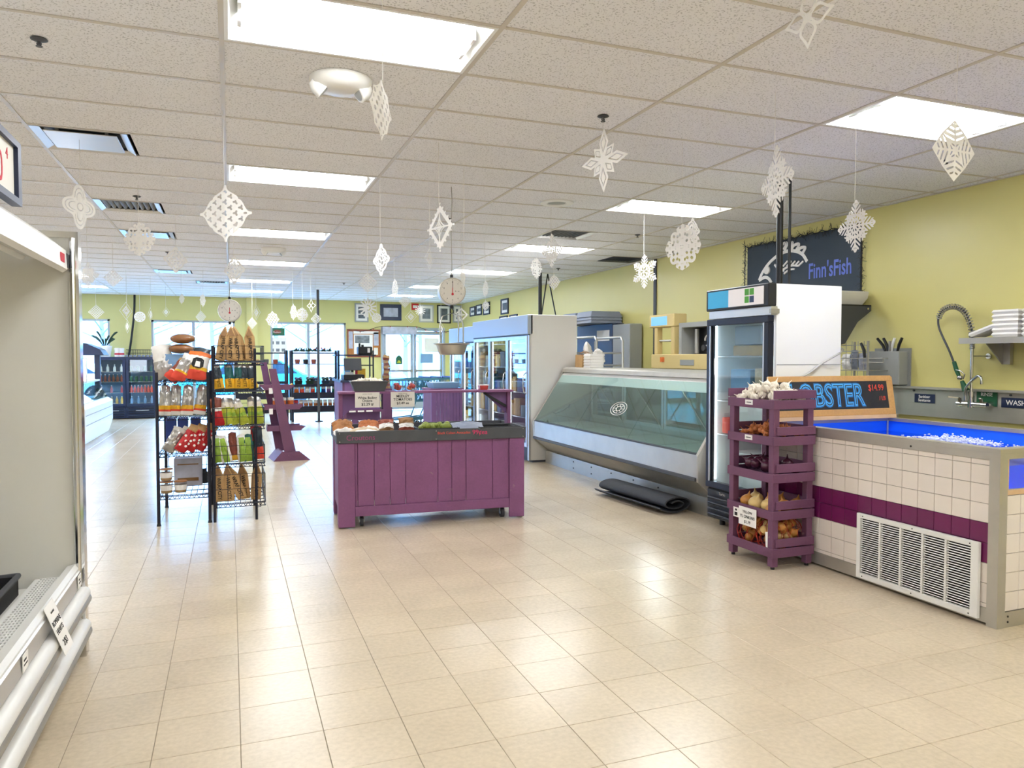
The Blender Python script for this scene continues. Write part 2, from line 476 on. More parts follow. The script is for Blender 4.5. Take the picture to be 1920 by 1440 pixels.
# ---- vents, sprinklers, other ceiling fittings
def vent(k, j, s, kind, label):
    cx = gx(k) + (CX/4 if s == 'L' else CX*3/4); cy = gy(j) + CY/2; h = .29
    t = thing('ceiling_vent', label, 'vent', (cx, cy, CE), 0, 'ceiling vents')
    def fr(g):
        for a0, b0 in ((h, h - .05),):
            for i in range(4):
                c, d = [(-1, -1), (1, -1), (1, 1), (-1, 1)][i], [(1, -1), (1, 1), (-1, 1), (-1, -1)][i]
                g.add([(c[0]*a0, c[1]*a0, -.006), (d[0]*a0, d[1]*a0, -.006), (d[0]*b0, d[1]*b0, .012), (c[0]*b0, c[1]*b0, .012),
                       (c[0]*a0, c[1]*a0, .01), (d[0]*a0, d[1]*a0, .01), (d[0]*b0, d[1]*b0, .02), (c[0]*b0, c[1]*b0, .02)],
                      [(0, 1, 2, 3), (7, 6, 5, 4), (0, 4, 5, 1), (3, 2, 6, 7)])
    shape('vent_frame', 'alu' if kind != 'dark' else 'dgrey', t, fr, local=True)
    if kind == 'ret':
        shape('plate', 'alu', t, lambda g: g.box(-.222, .222, -.222, .222, -.010, -.003), local=True, bev=.004)
        shape('neck', 'black', t, lambda g: g.box(-.235, .235, -.235, .235, .03, .05), local=True)
        shape('hanger', 'alu', t, lambda g: [g.box(x-.01, x+.01, y-.01, y+.01, -.004, .03) for x in (-.15, .15) for y in (-.15, .15)], local=True)
    else:
        shape('neck', 'black', t, lambda g: g.box(-.24, .24, -.24, .24, .05, .07), local=True)
        for i in range(9):
            x = -.21 + i*.0525
            shape('slat', 'greyp' if kind != 'dark' else 'dgrey', t, lambda g: g.obox((x, 0, .022), (.004, .47, .045), (0, R(35), 0)), local=True)
vent(-1, 4, 'L', 'ret', 'square metal return vent with flat plate, nearest in the left ceiling column')
vent(-1, 8, 'L', 'slot', 'square slatted ceiling vent behind the flat plate vent on the left')
vent(-1, 11, 'L', 'ret', 'flat plate metal vent partly behind the lacy diamond snowflake')
vent(-1, 18, 'L', 'ret', 'small far flat plate vent in the left ceiling column')
vent(-1, 21, 'R', 'slot', 'farthest slatted vent beside the middle row of lights')
vent(3, 8, 'L', 'slot', 'square slatted vent just before the third light of the right row')
vent(4, 11, 'R', 'dark', 'dark grey square vent panel close to the right wall')
def sprinkler(x, y, label):
    t = thing('sprinkler', label, 'sprinkler', (x, y, CE), 0, 'fire sprinklers')
    shape('escutcheon', 'dgrey', t, lambda g: g.lathe([(.034, .001), (.038, -.004), (.024, -.010), (.012, -.013)], 14), local=True, smooth=40)
    shape('head', 'dgrey', t, lambda g: (g.cyl((0, 0, -.01), (0, 0, -.028), .008, 8), g.bar((-.011, 0, -.02), (-.005, 0, -.034), .004), g.bar((.011, 0, -.02), (.005, 0, -.034), .004)), local=True)
    shape('deflector', 'dgrey', t, lambda g: g.cyl((0, 0, -.034), (0, 0, -.037), .015, 12), local=True)
for x, y, l in [(-.84, 4.19, 'dark fire sprinkler at the upper left of the ceiling'), (2.23, 4.24, 'dark fire sprinkler above the eight petal snowflake'),
                (-.81, 7.9, 'dark sprinkler just in front of the slatted left vent'), (5.22, 4.23, 'dark sprinkler near the yellow wall under the near right light'),
                (2.27, 7.95, 'dark sprinkler above the hanging scale chain'), (4.77, 8.14, 'small dark sprinkler beside the slatted right vent'),
                (5.29, 11.68, 'far dark sprinkler near the dark vent panel'), (-.83, 11.9, 'far dark sprinkler in the left ceiling column'), (2.2, 15.5, 'tiny dark sprinkler near the far back ceiling')]:
    sprinkler(x, y, l)
def emerg(x, y, label):
    t = thing('emergency_light', label, 'emergency light', (x, y, CE), 0, 'emergency lights')
    shape('housing', 'white', t, lambda g: g.lathe([(.17, 0), (.17, -.012), (.15, -.04), (.1, -.062), (.03, -.068)], 24), local=True, smooth=40)
    for s in (-1, 1):
        e = Euler((0, R(-s*125), R(8))).to_matrix()
        hd = shape('lamp_head', 'white', t, lambda g: g.lathe([(.03, -.03), (.05, .0), (.056, .05), (.05, .052)], 14, (s*.13, 0, -.035), 0, e), local=True, smooth=40)
        shape('lamp_glass', 'greyp', hd, lambda g: g.lathe([(.046, .051), (.03, .058), (.005, .06)], 14, (s*.13, 0, -.035), 0, e), local=True, smooth=40)
emerg(.59, 4.21, 'round white twin head emergency light behind the nearest middle light')
emerg(.59, 10.99, 'far white twin head emergency light in the middle row')
t = thing('ceiling_speaker', 'round cream speaker set flush in the ceiling', 'speaker', (3.04, 6.75, CE))
shape('rim', 'white', t, lambda g: g.lathe([(.17, 0), (.165, -.01), (.1, -.012), (.095, -.004)], 28), local=True, smooth=40)
shape('grille', 'greyp', t, lambda g: g.lathe([(.095, -.003), (.06, -.009), (.005, -.01)], 20), local=True, smooth=40)

# ---- walls
wr = struct(shape('wall_right', 'wall', None, lambda g: g.box(X1, X1 + .15, Y0, YB + .15, 0, 3.2)))
struct(shape('wall_left', 'wallplain', None, lambda g: g.box(X0 - .15, X0, Y0, YB + .15, 0, 3.2)))
struct(shape('wall_front', 'wallplain', None, lambda g: g.box(X0, X1, Y0 - .15, Y0, 0, 3.2)))
OPEN = [(-5.6, -2.73, .1, 2.39), (-1.82, .12, .1, 2.39), (.99, 2.93, .1, 2.39), (3.88, 5.71, 0, 2.29), (5.87, 6.15, .3, 2.3)]
def backwall(g):
    x = X0
    for a, b, z0, z1 in OPEN:
        g.box(x, a, YB, YB + .15, 0, 3.2)
        if z0 > 0: g.box(a, b, YB, YB + .15, 0, z0)
        g.box(a, b, YB, YB + .15, z1, 3.2); x = b
    g.box(x, X1, YB, YB + .15, 0, 3.2)
    g.box(.4, .68, YB - .12, YB, 0, CE)
wb = struct(shape('wall_back', 'wallback', None, backwall))
def window(n, a, b, z0, z1, mull):
    w_ = bpy.data.objects.new('window_%d' % n, None); C.objects.link(w_); w_.location = ((a+b)/2, YB, z0); WL[w_] = V(w_.location); struct(w_)
    def fr(g):
        f = .05
        g.box(a, b, YB + .02, YB + .1, z0, z0 + f); g.box(a, b, YB + .02, YB + .1, z1 - f, z1)
        g.box(a, a + f, YB + .02, YB + .1, z0, z1); g.box(b - f, b, YB + .02, YB + .1, z0, z1)
    shape('window_frame', 'alupaint', w_, fr)
    xs = [a] + mull + [b]
    for m_ in mull: shape('mullion', 'alupaint', w_, lambda g: g.box(m_ - .035, m_ + .035, YB + .02, YB + .1, z0 + .05, z1 - .05))
    for p, q in zip(xs[:-1], xs[1:]): shape('pane', 'glasswin', w_, lambda g: g.box(p + .03, q - .03, YB + .055, YB + .061, z0 + .04, z1 - .04))
    shape('sill', 'alupaint', w_, lambda g: g.box(a - .03, b + .03, YB - .03, YB + .02, z0 - .03, z0))
window(1, *OPEN[0], [-4.2]); window(2, *OPEN[1], [-.86]); window(3, *OPEN[2], [1.95]); window(4, *OPEN[4], [])
# double entrance door
d = bpy.data.objects.new('door_1', None); C.objects.link(d); d.location = (4.8, YB, 0); WL[d] = V(d.location); struct(d)
def dfr(g):
    g.box(3.88, 3.94, YB + .01, YB + .13, 0, 2.29); g.box(5.65, 5.71, YB + .01, YB + .13, 0, 2.29); g.box(3.94, 5.65, YB + .01, YB + .13, 2.2, 2.29)
shape('door_frame', 'alupaint', d, dfr)
shape('door_header', 'photo_lav', d, lambda g: g.box(3.9, 4.86, YB - .14, YB, 2.1, 2.3), bev=.006)
for a, b, s in ((3.95, 4.79, 1), (4.8, 5.64, -1)):
    def leaf(g):
        f = .075
        g.box(a, b, YB + .04, YB + .085, .02, .22); g.box(a, b, YB + .04, YB + .085, 2.09, 2.19)
        g.box(a, a + f, YB + .04, YB + .085, .22, 2.09); g.box(b - f, b, YB + .04, YB + .085, .22, 2.09)
    lf = shape('door_leaf', 'alupaint', d, leaf)
    shape('pane', 'glasswin', lf, lambda g: g.box(a + .07, b - .07, YB + .06, YB + .066, .2, 2.1))
    shape('push_bar', 'steeld', lf, lambda g: (g.box(a + .03, b - .03, YB - .03, YB, 1.06, 1.11), g.box(a + .03, a + .09, YB, YB + .045, 1.05, 1.12), g.box(b - .09, b - .03, YB, YB + .045, 1.05, 1.12)))
    shape('pull_handle', 'steeld', lf, lambda g: g.tube([((b if s > 0 else a) - s*.04, YB + .04, 1.2), ((b if s > 0 else a) - s*.04, YB - .02, 1.22), ((b if s > 0 else a) - s*.04, YB - .02, 1.36), ((b if s > 0 else a) - s*.04, YB + .04, 1.38)], .009))
st = tag(shape('window_sticker', 'green', None, lambda g: g.prism([(4.3, 1.27), (4.48, 1.27), (4.48, 1.42), (4.45, 1.48), (4.39, 1.52), (4.33, 1.48), (4.3, 1.42)], YB + .052, YB + .056, 'y')), 'green arched sticker on the left door pane', 'sticker')
shape('emblem', 'lime', st, lambda g: g.prism([(4.33, 1.3), (4.45, 1.3), (4.42, 1.36), (4.39, 1.38), (4.36, 1.36)], YB + .049, YB + .052, 'y'))
tag(shape('door_notice', 'bluebin', None, lambda g: g.box(5.0, 5.36, YB + .05, YB + .056, 1.3, 1.56)), 'pale blue notice on the right door pane', 'notice')
tag(shape('door_poster', 'paper', None, lambda g: g.box(5.12, 5.54, YB + .05, YB + .056, 1.6, 2.0)), 'white paper poster above the blue notice on the door', 'poster')
struct(shape('trim_1', 'dgrey', wr, lambda g: g.box(X1 - .02, X1, 10.0, 10.07, 0, CE)))
struct(shape('baseboard_right', 'dgrey', None, lambda g: g.box(X1 - .02, X1, 9.6, YB, 0, .1)))
struct(shape('baseboard_back', 'dgrey', None, lambda g: (g.box(-2.7, -1.85, YB - .015, YB, 0, .095), g.box(.15, .39, YB - .015, YB, 0, .095), g.box(.69, .95, YB - .015, YB, 0, .095), g.box(2.97, 3.87, YB - .015, YB, 0, .095))))

# ---- outside
og = struct(shape('ground', 'asphalt', None, lambda g: g.box(-60, 90, YB + .16, 110, -.2, -.06)))
def hillf(g):
    n = 40; vs = []; fs = []
    for i in range(n + 1):
        x = -60 + 150*i/n; h = 7 + 1.6*math.sin(i*.7) + 1.2*math.sin(i*1.9)
        vs += [(x, 84, -.1), (x, 92, h), (x, 108, h*1.3), (x, 109, -.1)]
    for i in range(n):
        for k in range(3): fs.append((i*4+k, i*4+4+k, i*4+5+k, i*4+1+k))
    g.add(vs, fs)
struct(shape('hillside', 'hill', None, hillf, smooth=60))
def tree(x, y, h, seed, label):
    r_ = random.Random(seed); t = thing('bare_tree', label, 'tree', (x, y, -.06), 0, 'bare trees outside')
    shape('trunk', 'bark', t, lambda g: g.tube([(0, 0, 0), (.05, .1, h*.3), (-.05, 0, h*.6), (.1, .1, h)], [.16, .12, .08, .02], 7), local=True)
    def br(g):
        for i in range(16):
            z = h*(.3 + .62*i/16); a = r_.uniform(0, 6.28); L = h*.42*(1.1 - i/20)
            e = V((math.cos(a)*L, math.sin(a)*L, z + L*.6)); mid = V((math.cos(a)*L*.5, math.sin(a)*L*.5, z + L*.22))
            g.tube([(0, 0, z), mid, e], [.05, .03, .008], 5)
            for q in range(4):
                a2 = a + r_.uniform(-1, 1); s_ = mid.lerp(e, .2 + q*.2); g.tube([s_, s_ + V((math.cos(a2)*L*.35, math.sin(a2)*L*.35, L*.3))], [.018, .004], 4)
    shape('branches', 'bark', t, br, local=True)
_or = ['leftmost', 'second from left', 'third from left', 'fourth from left', 'fifth from left', 'sixth from left', 'third from right', 'second from right', 'rightmost']
for i, (x, y, h) in enumerate([(-9.5, 48, 8), (-6, 42, 7), (-3.2, 36, 6), (-1, 46, 8), (2.2, 40, 7), (4.5, 48, 8), (8.5, 38, 7), (11, 45, 8), (14, 42, 7)]):
    tree(x, y, h, i, 'bare grey tree outside, %s of those beyond the storefront' % _or[i])
def car(x, y, rz, m, label):
    t = thing('parked_car', label, 'car', (x, y, -.06), rz, 'parked cars outside')
    def body(g):
        pr = [(-2.2, .35), (-2.25, .75), (-1.9, .92), (-1.2, .98), (-.7, 1.42), (.9, 1.45), (1.6, 1.0), (2.15, .92), (2.25, .6), (2.2, .35)]
        g.prism(pr, -.85, .85, 'y')
    shape('body', m, t, body, local=True, bev=.05, smooth=40)
    def win(g):
        for s in (-1, 1): g.prism([(-1.05, .99), (-.68, 1.36), (.05, 1.38), (.05, .99)], s*.855 - .005, s*.855 + .005, 'y'); g.prism([(.12, .99), (.12, 1.38), (.85, 1.39), (1.42, 1.01)], s*.855 - .005, s*.855 + .005, 'y')
    shape('side_window', 'tinted', t, win, local=True)
    for wx in (-1.4, 1.4):
        for s in (-1, 1): shape('wheel', 'rubber', t, lambda g: g.cyl((wx, s*.68, .32), (wx, s*.88, .32), .32, 18), local=True)
    shape('bumper', 'dgrey', t, lambda g: (g.box(-2.3, -2.2, -.8, .8, .35, .55), g.box(2.2, 2.3, -.8, .8, .35, .55)), local=True)
car(.6, 25.5, 0, 'carteal', 'teal car parked outside the windows behind the black shelf')
car(4.9, 27.5, R(90), 'carblue', 'blue car parked outside beyond the glass doors')
car(-5.4, 27.5, 0, 'carwhite', 'white car parked outside the left windows')
# ================================================================== LEFT REFRIGERATED CASE
lc = thing('refrigerated_case', 'open white refrigerated produce case at the left edge with chrome bumpers', 'display case', (-1.2, 2.4, 0))
ya, yb = .6, 4.08
shape('end_panel', 'casewhite', lc, lambda g: g.box(-1.75, -.70, 4.09, 4.13, .05, 2.04))
def trimf(g):
    g.box(-.715, -.675, 4.075, 4.15, .0, 2.06); g.box(-1.75, -.715, 4.08, 4.14, 2.03, 2.06); g.cyl((-.70, 4.075, .06), (-.70, 4.075, 2.03), .012, 8)
shape('panel_trim', 'chrome', lc, trimf)
shape('back_panel', 'casewhite', lc, lambda g: g.box(-1.78, -1.72, ya, yb, .05, 2.04))
shape('roof', 'casewhite', lc, lambda g: g.box(-1.72, -.98, ya, yb, 1.98, 2.04))
shape('canopy', 'white', lc, lambda g: g.prism([(-1.0, 2.05), (-.80, 2.03), (-.72, 1.965), (-.715, 1.875), (-.735, 1.86), (-.76, 1.89), (-1.0, 1.97)], ya, yb - .04, 'y'), smooth=35)
shape('canopy_end', 'dgrey', lc, lambda g: g.prism([(-.79, 2.0), (-.715, 1.95), (-.712, 1.885), (-.78, 1.9)], yb - .04, yb - .01, 'y'))
shape('canopy_label', 'ink_red', lc, lambda g: g.box(-.7175, -.7145, 3.9, 3.98, 1.9, 1.94))
shape('lamp_tube', 'white', lc, lambda g: g.cyl((-.9, ya + .05, 1.93), (-.9, yb - .05, 1.93), .018, 10), smooth=60)
shape('deck', 'casewhite', lc, lambda g: g.box(-1.72, -.87, ya, yb, .3, .36))
shape('base', 'casewhite', lc, lambda g: g.box(-1.72, -.74, ya, yb, .04, .3))
shape('kick_plate', 'dgrey', lc, lambda g: g.box(-1.7, -.8, ya, yb, 0, .05))
# perforated air grille: real slots cut between bars
def perf(g):
    g.box(-.885, -.865, 2.6, yb, .385, .40); g.box(-.765, -.75, 2.6, yb, .385, .40)
    n = 46; L = yb - 2.6
    for i in range(n + 1):
        y = 2.6 + L*i/n; g.box(-.865, -.765, y, y + .012, .385, .40)
    for k in range(1, 8): x = -.865 + .1*k/8; g.box(x - .0025, x + .0025, 2.6, yb, .386, .3995)
shape('air_grille', 'white', lc, perf)
shape('grille_well', 'black', lc, lambda g: g.box(-.88, -.76, 2.6, yb, .362, .37))
shape('front_panel', 'white', lc, lambda g: g.prism([(-.75, .45), (-.715, .46), (-.70, .44), (-.70, .36), (-.705, .1), (-.745, .1)], ya, yb, 'y'))
shape('price_rail', 'alu', lc, lambda g: g.prism([(-.70, .43), (-.692, .425), (-.688, .36), (-.70, .355)], ya, yb, 'y'))
for z, nm in ((.31, 'upper'), (.15, 'lower')):
    b_ = shape('bumper', 'whitem', lc, lambda g: g.cyl((-.69, ya, z), (-.69, yb + .01, z), .036, 16), smooth=50)
    shape('bumper_strip', 'steeld', b_, lambda g: g.cyl((-.679, ya, z - .026), (-.679, yb + .008, z - .026), .03, 14), smooth=50)
    shape('bumper_channel', 'chrome', b_, lambda g: g.prism([(-.705, z - .05), (-.668, z - .045), (-.668, z - .028), (-.705, z - .02)], ya, yb + .005, 'y'))
# price tag hanging on the rail
pt = thing('price_tag', 'white ROMAINE HEARTS price tag hanging on the case rail', 'price tag', (-.70, 3.42, .47))
pr_ = M.Rotation(R(0), 4, 'Z')
gp = G(); gp.add([(.0, -.075, 0), (.0, .075, 0), (.07, .085, -.2), (.07, -.065, -.2), (.002, -.075, 0), (.002, .075, 0), (.072, .085, -.2), (.072, -.065, -.2)], [(4, 5, 6, 7), (0, 3, 2, 1), (0, 1, 5, 4), (2, 3, 7, 6), (1, 2, 6, 5), (3, 0, 4, 7)])
build(gp, 'card', 'paper', pt, local=True)
tl = (R(90 - 19.3), 0, R(90))
for s_, sz, u in (('ROMAINE', .03, .075), ('HEARTS', .03, .11), ('2/$3', .038, .16)):
    text(s_, sz, 'print', pt, (.0035 + .07*u/.2, .004, -u), tl, ext=.0004)
text('ORGANIC', .012, 'print', pt, (.0035 + .07*.035/.2, .002, -.035), tl, ext=.0004)
for y, l in ((4.0, 'small white shelf tag at the far end of the case rail'), (3.0, 'small white shelf tag nearest on the case rail')):
    q = tag(shape('shelf_tag', 'paper', None, lambda g: g.box(-.687, -.684, y - .035, y + .035, .365, .425)), l, 'price tag')
    shape('print', 'print', q, lambda g: (g.box(-.684, -.6835, y - .025, y + .01, .40, .408), g.box(-.684, -.6835, y - .025, y + .025, .385, .391)))
# black produce crates and a romaine head in the case
for (y0_, y1_, x0_, x1_, l) in ((3.30, 3.98, -1.45, -.93, 'black plastic produce crate at the far end of the white case'), (2.75, 3.26, -1.45, -.95, 'black plastic produce crate nearer in the white case')):
    t = thing('produce_crate', l, 'crate', ((x0_+x1_)/2, (y0_+y1_)/2, .361))
    shape('tray', 'black', t, lambda g: (g.box(x0_, x1_, y0_, y1_, .361, .372), g.box(x0_, x0_ + .015, y0_, y1_, .37, .45), g.box(x1_ - .015, x1_, y0_, y1_, .37, .44), g.box(x0_, x1_, y0_, y0_ + .015, .37, .45), g.box(x0_, x1_, y1_ - .015, y1_, .37, .45)))
    shape('rim', 'dgrey', t, lambda g: g.tube([(x0_, y0_, .45), (x1_, y0_, .45), (x1_, y1_, .45), (x0_, y1_, .45)], .014, 8, closed=True))
t = thing('romaine_heart', 'bagged romaine heart at the left edge of the case', 'lettuce', (-.95, 2.78, .46))
for k in range(7):
    a = k*.9; shape('leaf', 'lettuce', t, lambda g: g.ell((.03*math.cos(a), -.05 + .02*k, .02*math.sin(a)), (.045, .11, .03), 8, 6, 0, Euler((.3*math.sin(a), a*.4, .2*math.cos(a))).to_matrix()), local=True, smooth=60)
# framed price board on top of the case
fb = thing('price_board', 'black framed whiteboard with red price standing on the white case', 'sign', (-.76, 2.8, 2.045))
shape('board', 'papersign', fb, lambda g: g.box(-.775, -.765, 2.25, 3.35, 2.06, 2.34 - .06))
def bfr(g):
    g.box(-.785, -.75, 2.22, 3.40, 2.045, 2.07); g.box(-.785, -.75, 2.22, 3.40, 2.262, 2.287); g.box(-.785, -.75, 3.352, 3.40, 2.07, 2.262); g.box(-.785, -.75, 2.22, 2.25, 2.07, 2.262)
shape('frame', 'navy', fb, bfr)
text('$10', .16, 'ink_red', fb, (-.764 + .76, 3.1 - 2.8, 2.145 - 2.045), FP, ext=.0008, sx=.8)
text('4', .06, 'ink_red', fb, (-.764 + .76, 3.255 - 2.8, 2.215 - 2.045), FP, ext=.0008)

# ================================================================== PURPLE PRODUCE CART
CT = thing('produce_cart', 'purple plank produce cart with black apron and overhead shelf on casters', 'cart', (.84, 6.35, 0), math.atan2(-.11, 1.65))
W_, D_ = 1.655, .74
def L_(name, m, fn, par=None, **k): return shape(name, m, par or CT, fn, local=True, **k)
for x in (0, W_ - .14):
    L_('corner_post', 'purple', lambda g: (g.box(x, x + .14, 0, .03, .012, .73), g.box(x if x == 0 else x + .11, x + .03 if x == 0 else x + .14, .03, .14, .012, .73)), bev=.003)
    L_('corner_post', 'purple', lambda g: (g.box(x, x + .14, D_ - .03, D_, .012, .73), g.box(x if x == 0 else x + .11, x + .03 if x == 0 else x + .14, D_ - .14, D_ - .03, .012, .73)), bev=.003)
for y in (.004, D_ - .026): L_('bottom_rail', 'purple', lambda g: g.box(.14, W_ - .14, y, y + .022, .10, .185), bev=.003)
ed = [.14, .165, .305, .44, .575, .86, .985, 1.115, 1.36, W_ - .14]
for a, b in zip(ed[:-1], ed[1:]):
    L_('plank', 'purple', lambda g: g.box(a + .0015, b - .0015, .018, .032, .185, .735), bev=.0025)
for i in range(8):
    a = .14 + (W_ - .28)*i/8; L_('plank', 'purpled', lambda g: g.box(a + .0015, a + (W_ - .28)/8 - .0015, D_ - .032, D_ - .018, .185, .735), bev=.0025)
for x in (.008, W_ - .022):
    for i in range(4): L_('plank', 'purple', lambda g: g.box(x, x + .014, .14 + .115*i + .0015, .14 + .115*(i+1) - .0015, .15, .735), bev=.0025)
ap = L_('apron', 'slate', lambda g: g.box(-.012, W_ + .012, -.012, .008, .73, .83), bev=.002)
L_('side_apron', 'slate', lambda g: g.box(-.012, .008, .008, D_, .73, .83), bev=.002); L_('side_apron', 'slate', lambda g: g.box(W_ - .008, W_ + .012, .008, D_, .73, .83), bev=.002)
L_('back_apron', 'slate', lambda g: g.box(-.012, W_ + .012, D_ - .008, D_ + .012, .73, .83), bev=.002)
text('Croutons', .062, 'chalkdim', ap, (.19, -.0135, .775), FC, ext=.0006)
text('Black Cuban Avocados', .032, 'chalkred', ap, (1.0, -.0135, .795), FC, ext=.0006)
text('99¢ea', .06, 'chalkpink', ap, (1.235, -.0135, .793), FC, ext=.0006)
for x in (.015, .84, W_ - .015):
    for z in (.745, .815): L_('screw', 'chrome', lambda g: g.cyl((x, -.012, z), (x, -.0145, z), .004, 8), ap)
L_('bed', 'purpled', lambda g: g.box(.0, W_, .0, D_, .74, .752))
for x, y in ((.2, .08), (W_ - .19, .08), (.2, D_ - .08), (W_ - .19, D_ - .08)):
    cs = L_('caster', 'rubber', lambda g: g.cyl((x - .014, y, .045), (x + .014, y, .045), .045, 18), smooth=40)
    L_('hub', 'chrome', lambda g: g.cyl((x - .017, y, .045), (x + .017, y, .045), .02, 12), cs)
    L_('fork', 'steeld', lambda g: (g.box(x - .022, x - .018, y - .012, y + .012, .035, .1), g.box(x + .018, x + .022, y - .012, y + .012, .035, .1), g.box(x - .022, x + .022, y - .02, y + .02, .1, .106)), cs)
ym = .37
for x in (.03, W_ - .065): L_('upright', 'purple', lambda g: g.box(x, x + .035, ym - .05, ym + .05, .752, 1.135), bev=.002)
L_('top_shelf', 'purple', lambda g: g.box(.02, W_ - .02, ym - .1, ym + .1, 1.135, 1.155), bev=.002)
for x0, x1 in ((.065, .3), (W_ - .065, W_ - .3)):
    L_('gusset', 'purpleb', lambda g: g.prism([(x0, 1.135), (x1, 1.135), (x0, .93)], ym - .008, ym + .008, 'y'))
L_('brace', 'black', lambda g: g.bar((W_ - .29, ym - .03, 1.125), (W_ - .075, ym - .03, 1.0), .03, .02))
def onCart(x, y, z): 
    c = math.cos(CT.rotation_euler.z); s = math.sin(CT.rotation_euler.z); return (.84 + x*c - y*s, 6.35 + x*s + y*c, z)
CR = CT.rotation_euler.z
# hanging price cards
def card(x, lines, label, y=ym - .112, wd=.215, ht=.135, z=1.15):
    t = thing('price_card', label, 'price card', onCart(x, y, z - ht), CR)
    shape('card', 'papersign', t, lambda g: g.box(-wd/2, wd/2, -.001, .001, 0, ht), local=True)
    text('CERTIFIED ORGANIC', .009, 'print', t, (0, -.0018, ht - .016), FC, ext=.0003)
    for s_, sz, zz in lines: text(s_, sz, 'print', t, (0, -.0018, zz), FC, ext=.0003, offset=.0006)
card(.275, [('White Boiling', .03, .085), ('Onions', .03, .06), ('$2.29 #', .034, .028)], 'white card reading White Boiling Onions under the cart shelf')
card(.59, [('MEDLEY', .032, .095), ('TOMATOES', .032, .066), ('$3.49 ea', .032, .033)], 'white card reading MEDLEY TOMATOES under the cart shelf')
# black bin of white boiling onions
t = thing('onion_bin', 'black tapered bin of white boiling onions on the cart shelf', 'bin', onCart(.3, ym, 1.156), CR)
def binf(g):
    a, b, c, d, h = .13, .085, .165, .1, .09
    A = [(-a, -b, 0), (a, -b, 0), (a, b, 0), (-a, b, 0)]; B = [(-c, -d, h), (c, -d, h), (c, d, h), (-c, d, h)]
    A2 = [(x*.95, y*.94, .01) for x, y, z in A]; B2 = [(x*.96, y*.95, h) for x, y, z in B]
    g.add(A + B, [(0, 3, 2, 1), (0, 1, 5, 4), (1, 2, 6, 5), (2, 3, 7, 6), (3, 0, 4, 7)]); g.add(A2 + B2, [(0, 1, 2, 3), (4, 5, 1, 0), (5, 6, 2, 1), (6, 7, 3, 2), (7, 4, 0, 3)])
    g.add(B + B2, [(0, 1, 5, 4), (1, 2, 6, 5), (2, 3, 7, 6), (3, 0, 4, 7)])
shape('tub', 'slate', t, binf, local=True)
shape('rim', 'dgrey', t, lambda g: g.tube([(-.165, -.1, .088), (.165, -.1, .088), (.165, .1, .088), (-.165, .1, .088)], .006, 6, closed=True), local=True)
# shared produce meshes
def pmesh(name, fn, mats, smooth=70):
    g = G(); fn(g); o = build(g, name, mats, None, local=True, smooth=smooth); me = o.data; bpy.data.objects.remove(o); return me
bulb = lambda r, neck: [(.001, -r*.92), (r*.45, -r*.8), (r*.85, -r*.4), (r, 0), (r*.9, r*.4), (r*.55, r*.78), (r*.22, r*1.0), (r*.1, r*1.0 + neck*.5), (.002, r*1.0 + neck)]
smallonion = pmesh('white_onion', lambda g: g.lathe(bulb(.02, .012), 10), ['garlic'])
rr = random.Random(3)
for i in range(34):
    x = rr.uniform(-.135, .135); y = rr.uniform(-.075, .075); z = .075 + .018*(1 - (x/.15)**2) + rr.uniform(-.006, .008)
    o = inst(smallonion, 'boiling_onion', None, V(onCart(.3, ym, 1.156)) + V((x, y, z)), (rr.uniform(-1, 1), rr.uniform(-1, 1), rr.uniform(0, 6)))
    tag(o, 'small white boiling onion heaped in the black cart bin', 'onion', 'white boiling onions in the bin')
# tomato clamshells
def clam(x, label, wd=.085):
    t = thing('tomato_clamshell', label, 'produce box', onCart(x, ym - .02, 1.156), CR)
    shape('box', 'plastic', t, lambda g: g.box(-wd/2, wd/2, -.06, .06, 0, .075), local=True, bev=.008)
    r2 = random.Random(int(x*100))
    for i in range(16):
        px, py, pz = r2.uniform(-wd/2 + .018, wd/2 - .018), r2.uniform(-.045, .045), r2.uniform(.018, .058)
        g_ = G(); g_.ell((0, 0, 0), .015, 8, 6); o = build(g_, 'small_tomato', 'tomato' if i % 5 else 'orange', None, local=True, smooth=70, loc=V(t.location) + V((px, py, pz)))
        tag(o, 'small %s tomato in the %s clamshell on the cart' % ('red' if i % 5 else 'orange', 'left' if x < .6 else 'right'), 'tomato', 'small tomatoes')
clam(.56, 'clear clamshell of small tomatoes, left of two above the tomato card'); clam(.68, 'clear clamshell of small tomatoes, right of two above the tomato card')
t = thing('berry_punnet', 'small red punnet with white rim at the right of the cart shelf', 'punnet', onCart(1.365, ym, 1.156), CR)
shape('tub', 'tomato', t, lambda g: g.prism([(-.035, 0), (.035, 0), (.042, .04), (-.042, .04)], -.04, .04, 'y'), local=True); shape('rim', 'paper', t, lambda g: g.box(-.046, .046, -.044, .044, .04, .048), local=True)
